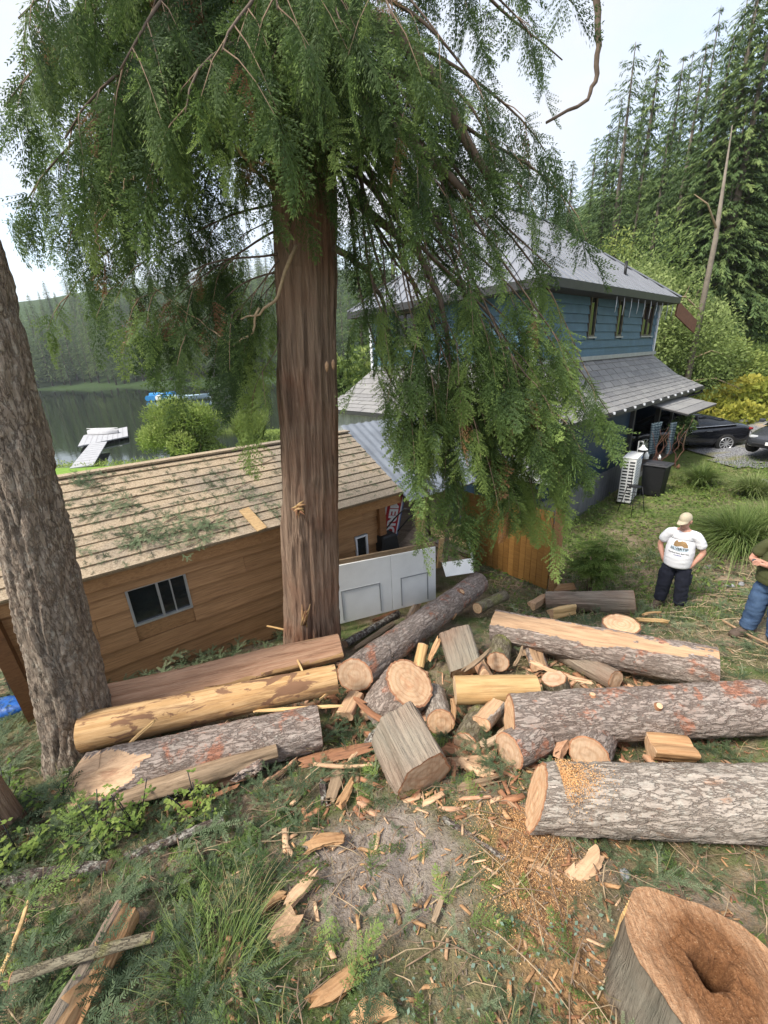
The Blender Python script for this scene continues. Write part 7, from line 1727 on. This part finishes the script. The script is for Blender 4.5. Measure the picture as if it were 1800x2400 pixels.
def head_mb(c, yaw_m, s=1.0):
    """head loft: chin to crown, with nose, brow and ears"""
    q = MB(); n = 20; rows = [(-.118, .030, .042, .030), (-.105, .050, .058, .022), (-.07, .062, .075, .012), (-.03, .069, .088, .004), (0, .072, .094, 0), (.035, .074, .098, -.004), (.07, .072, .096, -.008), (.10, .058, .078, -.010), (.12, .030, .042, -.010), (.125, .003, .004, -.010)]
    V = []
    for (z, wx, wy, oy) in rows:
        for j in range(n):
            a = 2 * math.pi * j / n; x = math.cos(a) * wx; y = math.sin(a) * wy - oy
            fr = max(0, -math.sin(a)) ** 12                         # face looks along -y
            if -.04 < z < .02: y -= fr * .020 * (1 - abs(z + .018) / .05)   # nose
            if z == .035: y -= fr * .004
            if z == -.07: y -= fr * .006
            for e in (0.62, -.62): y += .006 * math.exp(-((math.cos(a) - e * .62) / .18) ** 2) * (1 if abs(z - .0) < .01 and math.sin(a) < 0 else 0)
            V.append(yaw_m @ Vector((x, y, z)) * s + Vector(c))
    q.add(V, [(i * n + j, i * n + (j + 1) % n, (i + 1) * n + (j + 1) % n, (i + 1) * n + j) for i in range(len(rows) - 1) for j in range(n)], 0, True)
    for sg in (-1, 1):
        ev = []
        for j in range(8):
            a = 2 * math.pi * j / 8
            for w in (0, 1): ev.append(yaw_m @ Vector((sg * (.072 + .014 * w), .012 + .02 * math.cos(a) + .008 * w, -.005 + .032 * math.sin(a))) * s + Vector(c))
        q.add(ev, [(2 * j, 2 * ((j + 1) % 8), 2 * ((j + 1) % 8) + 1, 2 * j + 1) for j in range(8)] + [tuple(2 * j + 1 for j in range(8))], 0, True)
    return q
M['skin'] = plain('skin', (.48, .255, .185), .55, 0, .1, 14)
M['tee'] = plain('white_tee', (.66, .66, .68), .85, 0, .05, 9, bump=.004)
M['navy'] = plain('navy_trousers', (.013, .015, .026), .85, 0, .25, 12, bump=.006)
M['boot'] = plain('brown_boot', (.09, .065, .05), .8, 0, .3, 15)
M['capc'] = plain('khaki_cap', (.44, .38, .27), .8, 0, .12, 15)
M['olive'] = plain('olive_tee', (.055, .06, .022), .85, 0, .15, 9, bump=.004)
t = NT('blue_jeans'); v = t.coord(); M['jeans'] = t.out(t.ramp(t.noise(v, 5, 6, .65), [(.3, (.028, .055, .12)), (.7, (.085, .14, .24))]), .85, 0, .2); 
M['hair'] = plain('grey_hair', (.12, .09, .07), .9, 0, .3, 30); M['eye'] = plain('eye_dark', (.02, .02, .02), .3)
M['ink'] = plain('tattoo_ink', (.07, .085, .10), .7); M['bearc'] = plain('print_brown', (.27, .17, .08), .8); M['printk'] = plain('print_black', (.05, .055, .06), .8); M['printb'] = plain('print_blue', (.12, .14, .40), .8); M['printp'] = plain('print_pale', (.42, .50, .56), .8)
def fingers(root, name, wrist, d, nrm, side, parent_mb=None):
    pass
def shoe(root, c, yaw, mat, s=1.0):
    q = MB(); V = []; Rm = Matrix.Rotation(yaw, 3, 'Z'); st_ = [(.09, .030, .05), (.08, .040, .105), (.04, .044, .115), (-.02, .046, .09), (-.09, .050, .070), (-.15, .046, .055), (-.185, .026, .04)]
    for (y, w, h) in st_:
        for (a, b_) in ((-1, 0), (-1.05, .25), (-.8, .8), (0, 1), (.8, .8), (1.05, .25), (1, 0)): V.append(Rm @ Vector((a * w * s, y * s, b_ * h * s)) + Vector(c))
    k = 7; q.add(V, [(i * k + j, i * k + (j + 1) % k, (i + 1) * k + (j + 1) % k, (i + 1) * k + j) for i in range(len(st_) - 1) for j in range(k)] + [tuple(range(k)), tuple(range((len(st_) - 1) * k, len(st_) * k))], 0, True); return q.build('boot', mat, root)
# local frame: person faces -Y, x to his left(+)
def hand_pts(P, E, wr, d, side, nrm, pre, curl=.5):
    """adds palm and five fingers to the skeleton dictionary"""
    d = Vector(d).normalized(); n = Vector(nrm).normalized(); s = d.cross(n).normalized() * side
    P[pre + 'palm'] = (tuple(Vector(wr) + d * .05), .034, .018); E.append((pre + 'wr', pre + 'palm'))
    for i, (o, l_) in enumerate(((-.027, .062), (-.009, .072), (.010, .067), (.028, .052))):
        b_ = Vector(wr) + d * .088 + s * o; m_ = b_ + d * l_ * .5 - n * l_ * curl * .25; e = m_ + d * l_ * .42 * (1 - curl * .5) - n * l_ * curl * .5
        for nm_, q_, rr_ in (('a', b_, .011), ('b', m_, .0095), ('c', e, .008)): P[f'{pre}f{i}{nm_}'] = (tuple(q_), rr_)
        E += [(pre + 'palm', f'{pre}f{i}a'), (f'{pre}f{i}a', f'{pre}f{i}b'), (f'{pre}f{i}b', f'{pre}f{i}c')]
    tb = Vector(wr) + d * .03 - s * .034; te = tb + d * .045 - s * .018 - n * .012
    P[pre + 't0'] = (tuple(tb), .012); P[pre + 't1'] = (tuple(te), .009); E += [(pre + 'palm', pre + 't0'), (pre + 't0', pre + 't1')]
def person(label, foot, yaw, kind):
    z0 = Gn(foot.x, foot.y) - .01; root = thing('person', label, 'person', (foot.x, foot.y, z0), yaw)
    a = kind == 'pockets'
    # --- torso and limbs of the body
    P = {'pel': ((0, 0, .95), .13, .11), 'waist': ((0, -.015, 1.10), .15, .12), 'chest': ((0, 0, 1.32), .15, .11), 'up': ((0, .01, 1.43), .11, .085), 'neck': ((0, .005, 1.52), .056, .056), 'hd': ((0, -.012, 1.60), .05, .05)}
    E = [('pel', 'waist'), ('waist', 'chest'), ('chest', 'up'), ('up', 'neck'), ('neck', 'hd')]
    for sg, n in ((-1, 'r'), (1, 'l')):
        P[n + 'sh'] = ((sg * .20, .01, 1.42), .062); E.append(('up', n + 'sh'))
        if a: el, wr = (sg * .31, .05, 1.14), (sg * .225, -.05, .955)
        else: el, wr = (sg * .30, -.07, 1.15), (-sg * .05, -.235 - (.045 if sg < 0 else 0), 1.20 + (.03 if sg < 0 else 0))
        P[n + 'ua'] = (tuple((Vector(P[n + 'sh'][0]) + Vector(el)) / 2), .056); P[n + 'el'] = (el, .047); mid = (Vector(el) * .55 + Vector(wr) * .45); P[n + 'fa'] = (tuple(mid), .046); P[n + 'wr'] = (wr, .031, .026)
        E += [(n + 'sh', n + 'ua'), (n + 'ua', n + 'el'), (n + 'el', n + 'fa'), (n + 'fa', n + 'wr')]
        dd = (Vector(wr) - Vector(el)).normalized() if not a else Vector((-sg * .32, .12, -1)); hand_pts(P, E, wr, dd, sg, (sg * .8, -.3, 0) if a else (0, 1, 0), n, .35)
        hipx = sg * .10; fx = sg * (.15 if a else .17)
        P[n + 'th'] = ((hipx, 0, .86), .10); P[n + 'kn'] = ((sg * .125, -.02, .48), .062); P[n + 'ca'] = ((sg * .14, .01, .32), .06); P[n + 'an'] = ((fx, .015, .09), .04); P[n + 'to'] = ((fx + sg * .01, -.06, .05), .02)
        E += [('pel', n + 'th'), (n + 'th', n + 'kn'), (n + 'kn', n + 'ca'), (n + 'ca', n + 'an'), (n + 'an', n + 'to')]
    body = skin('body', P, E, M['skin'], root, 2)
    hy = Matrix.Rotation(-.35 if a else .1, 3, 'Z') @ Matrix.Rotation(.2 if a else .15, 3, 'X')
    hc = Vector((-.01 if a else 0, -.045, 1.665)); join_into(body, head_mb(hc, hy, 1.02))
    for sg in (-1, 1):
        q = MB(); q.lathe([(.001, .004), (.009, .003), (.011, 0)], hc + hy @ Vector((sg * .03, -.088, .008)), 10, 0, hy @ Matrix.Rotation(math.pi / 2, 3, 'X')); q.build('eye', M['eye'], root)
    q = MB(); q.box(hc + hy @ Vector((0, -.083, -.062)), (.042, .01, .008), hy); q.build('mouth', plain('lips', (.30, .12, .10), .6), root)
    # hair at the back and sides
    q = MB(); V = []; n = 18
    for (z, w, d_) in ((-.05, .068, .088), (-.0, .0765, .099), (.05, .078, .102), (.09, .068, .09), (.125, .03, .04), (.131, .002, .002)):
        for j in range(n): an = 2 * math.pi * j / n; cut = .35 if math.sin(an) < -.2 and z < .06 else 1; V.append(hc + hy @ Vector((math.cos(an) * w * (1 if cut == 1 else .85), math.sin(an) * d_ * (1 if cut == 1 else .7) + .006, z)))
    q.add(V, [(i * n + j, i * n + (j + 1) % n, (i + 1) * n + (j + 1) % n, (i + 1) * n + j) for i in range(5) for j in range(n)], 0, True); q.build('hair', M['hair'], root)
    # --- shirt
    b = .035 if a else .05
    S_ = {'hm0': ((0, -.01, .83 if a else .90), .20 + b * .4, .165 + b), 'hem': ((0, -.01, .90 if a else .96), .205 + b * .4, .17 + b), 'bel': ((0, -.035, 1.06), .215 + b * .4, .155 + b), 'mid': ((0, -.015, 1.20), .21 + b * .3, .14 + b * .6), 'che': ((0, 0, 1.33), .195, .14), 'upc': ((0, .012, 1.435), .125, .10), 'col': ((0, .008, 1.495), .07, .068)}
    Es = [('hm0', 'hem'), ('hem', 'bel'), ('bel', 'mid'), ('mid', 'che'), ('che', 'upc'), ('upc', 'col')]
    for sg, n in ((-1, 'r'), (1, 'l')):
        sh, ua, el = Vector(P[n + 'sh'][0]), Vector(P[n + 'ua'][0]), Vector(P[n + 'el'][0])
        S_[n + 's'] = (tuple(sh), .082); S_[n + 'm'] = (tuple(ua), .083); S_[n + 'e'] = (tuple(ua.lerp(el, .55)), .080); Es += [('upc', n + 's'), (n + 's', n + 'm'), (n + 'm', n + 'e')]
    shirt = skin('shirt', S_, Es, M['tee'] if a else M['olive'], root, 3)
    # --- trousers
    T_ = {'wst': ((0, -.005, 1.02), .19, .16), 'pel': ((0, 0, .90), .20, .17)}; Et = [('wst', 'pel')]
    for sg, n in ((-1, 'r'), (1, 'l')):
        for k, f in (('th', 1.28), ('kn', 1.75), ('ca', 1.75)):
            c_ = P[n + k][0]; T_[n + k] = (c_, P[n + k][1] * f)
        an = P[n + 'an'][0]; T_[n + 'an'] = ((an[0], an[1],   .08), .105); T_[n + 'md'] = (((P[n + 'th'][0][0] + P[n + 'kn'][0][0]) / 2, -.01, .67), .125)
        Et += [('pel', n + 'th'), (n + 'th', n + 'md'), (n + 'md', n + 'kn'), (n + 'kn', n + 'ca'), (n + 'ca', n + 'an')]
    skin('trousers', T_, Et, M['navy'] if a else M['jeans'], root, 3, 1)
    if not a:
        U_ = {'a': ((0, -.01, .90), .2, .185), 'b': ((0, -.015, .99), .205, .19)}; skin('undershirt', U_, [('a', 'b')], M['tee'], root, 2)
    for sg, n in ((-1, 'r'), (1, 'l')):
        an = P[n + 'an'][0]; shoe(root, (an[0], an[1] - .01, 0.0), sg * .25, M['boot'], 1.3)
        if a:
            q = MB(); q.box((sg * .215, 0.02, .62), (.05, .13, .17)); q.build('cargo_pocket', M['navy'], root, .02)
    if a:
        # cap
        q = MB(); V = []; n = 22
        for (z, w, d_) in ((.028, .083, .108), (.06, .083, .108), (.095, .074, .096), (.123, .052, .066), (.14, .022, .028), (.143, .002, .002)):
            for j in range(n): an = 2 * math.pi * j / n; V.append(hc + hy @ Vector((math.cos(an) * w, math.sin(an) * d_ + .004, z)))
        q.add(V, [(i * n + j, i * n + (j + 1) % n, (i + 1) * n + (j + 1) % n, (i + 1) * n + j) for i in range(5) for j in range(n)], 0, True); cap = q.build('cap', M['capc'], root)
        q = MB(); V = []
        for f in (0, .5, 1):
            for j in range(11): an = math.pi + math.pi * (j / 10 * .76 + .12); V.append(hc + hy @ Vector((math.cos(an) * (.083 - .004 * f), math.sin(an) * (.106 + .085 * f * max(0, -math.sin(an)) ** .6), .034 - .018 * f - .016 * abs(math.cos(an)) * f)))
        q.add(V + [v_ - hy @ Vector((0, 0, .006)) for v_ in V], [(i * 11 + j, i * 11 + j + 1, (i + 1) * 11 + j + 1, (i + 1) * 11 + j) for i in range(2) for j in range(10)] + [(33 + i * 11 + j, 33 + (i + 1) * 11 + j, 33 + (i + 1) * 11 + j + 1, 33 + i * 11 + j + 1) for i in range(2) for j in range(10)], 0, True); q.build('brim', M['capc'], cap)
        q = MB(); q.lathe([(.001, .008), (.008, .006), (.010, 0)], hc + hy @ Vector((0, .004, .142)), 8); q.build('button', M['capc'], cap)
        # shirt print: bear silhouette over lettering, laid on the chest surface
        dg = bpy.context.evaluated_depsgraph_get()
        from mathutils.bvhtree import BVHTree
        bt = BVHTree.FromPolygons([v_.co for v_ in shirt.data.vertices], [tuple(p_.vertices) for p_ in shirt.data.polygons])
        def wrap(me, off=.004):
            for v_ in me.vertices:
                h_ = bt.ray_cast(Vector((v_.co.x, -1, v_.co.z)), Vector((0, 1, 0)))
                if h_[0] is not None: v_.co.y = h_[0].y - off
        def flat_poly(name, pts, mat, off):
            bm = bmesh.new(); f_ = bm.faces.new([bm.verts.new((x, -.3, z)) for x, z in pts]); bmesh.ops.triangulate(bm, faces=[f_]); bmesh.ops.subdivide_edges(bm, edges=bm.edges[:], cuts=2, use_grid_fill=True)
            me = bpy.data.meshes.new(name); bm.to_mesh(me); bm.free(); wrap(me, off); return link(name, me, mat, shirt)
        flat_poly('bear_print', [(-.09, 1.245), (-.085, 1.30), (-.06, 1.335), (-.045, 1.33), (-.03, 1.315), (.02, 1.335), (.07, 1.325), (.10, 1.285), (.115, 1.24), (.06, 1.235), (.03, 1.26), (-.02, 1.245), (-.05, 1.232)], M['bearc'], .006)
        flat_poly('print_band', [(-.125, 1.185), (-.12, 1.235), (.13, 1.225), (.125, 1.175), (0, 1.165)], M['printp'], .005)
        for nm_, bd, sz_, z_, mt_ in (('lettering', 'SILVERTIP', .058, 1.203, 'printk'), ('lettering', 'The Party Never Runs Out', .026, 1.135, 'printk'), ('lettering', 'www.silvertip', .02, 1.10, 'printb')):
            o = text_mesh(nm_, bd, sz_, M[mt_], shirt, Matrix.Identity(4), .0008)
            for v_ in o.data.vertices: x, y, z = v_.co; v_.co = (x, -.3, y + z_)
            wrap(o.data, .009)
    else:
        for (f, w_) in ((.25, .03), (.6, .025)):
            c_ = Vector(P['rel'][0]).lerp(Vector(P['rwr'][0]), f); q = MB(); q.lathe([(.001, .004), (w_ * .7, .003), (w_, 0)], c_ + Vector((-.01, -.044, .012)), 10, 0, Matrix.Rotation(math.pi / 2, 3, 'X')); q.build('tattoo', M['ink'], root)
        q = MB(); q.box((0, -.0, .975), (.40, .355, .04)); 
    return root
m1 = at(1566, 1421)
person('person in a khaki cap and printed white tee, hands in navy trouser pockets', m1, math.atan2(m1.y, m1.x) - math.pi / 2 - .12, 'pockets')
m2 = at(1779, 1494)
person('person in an olive tee and blue jeans with folded arms at the right edge', m2, math.atan2(m2.y, m2.x) - math.pi / 2 - .35, 'folded')
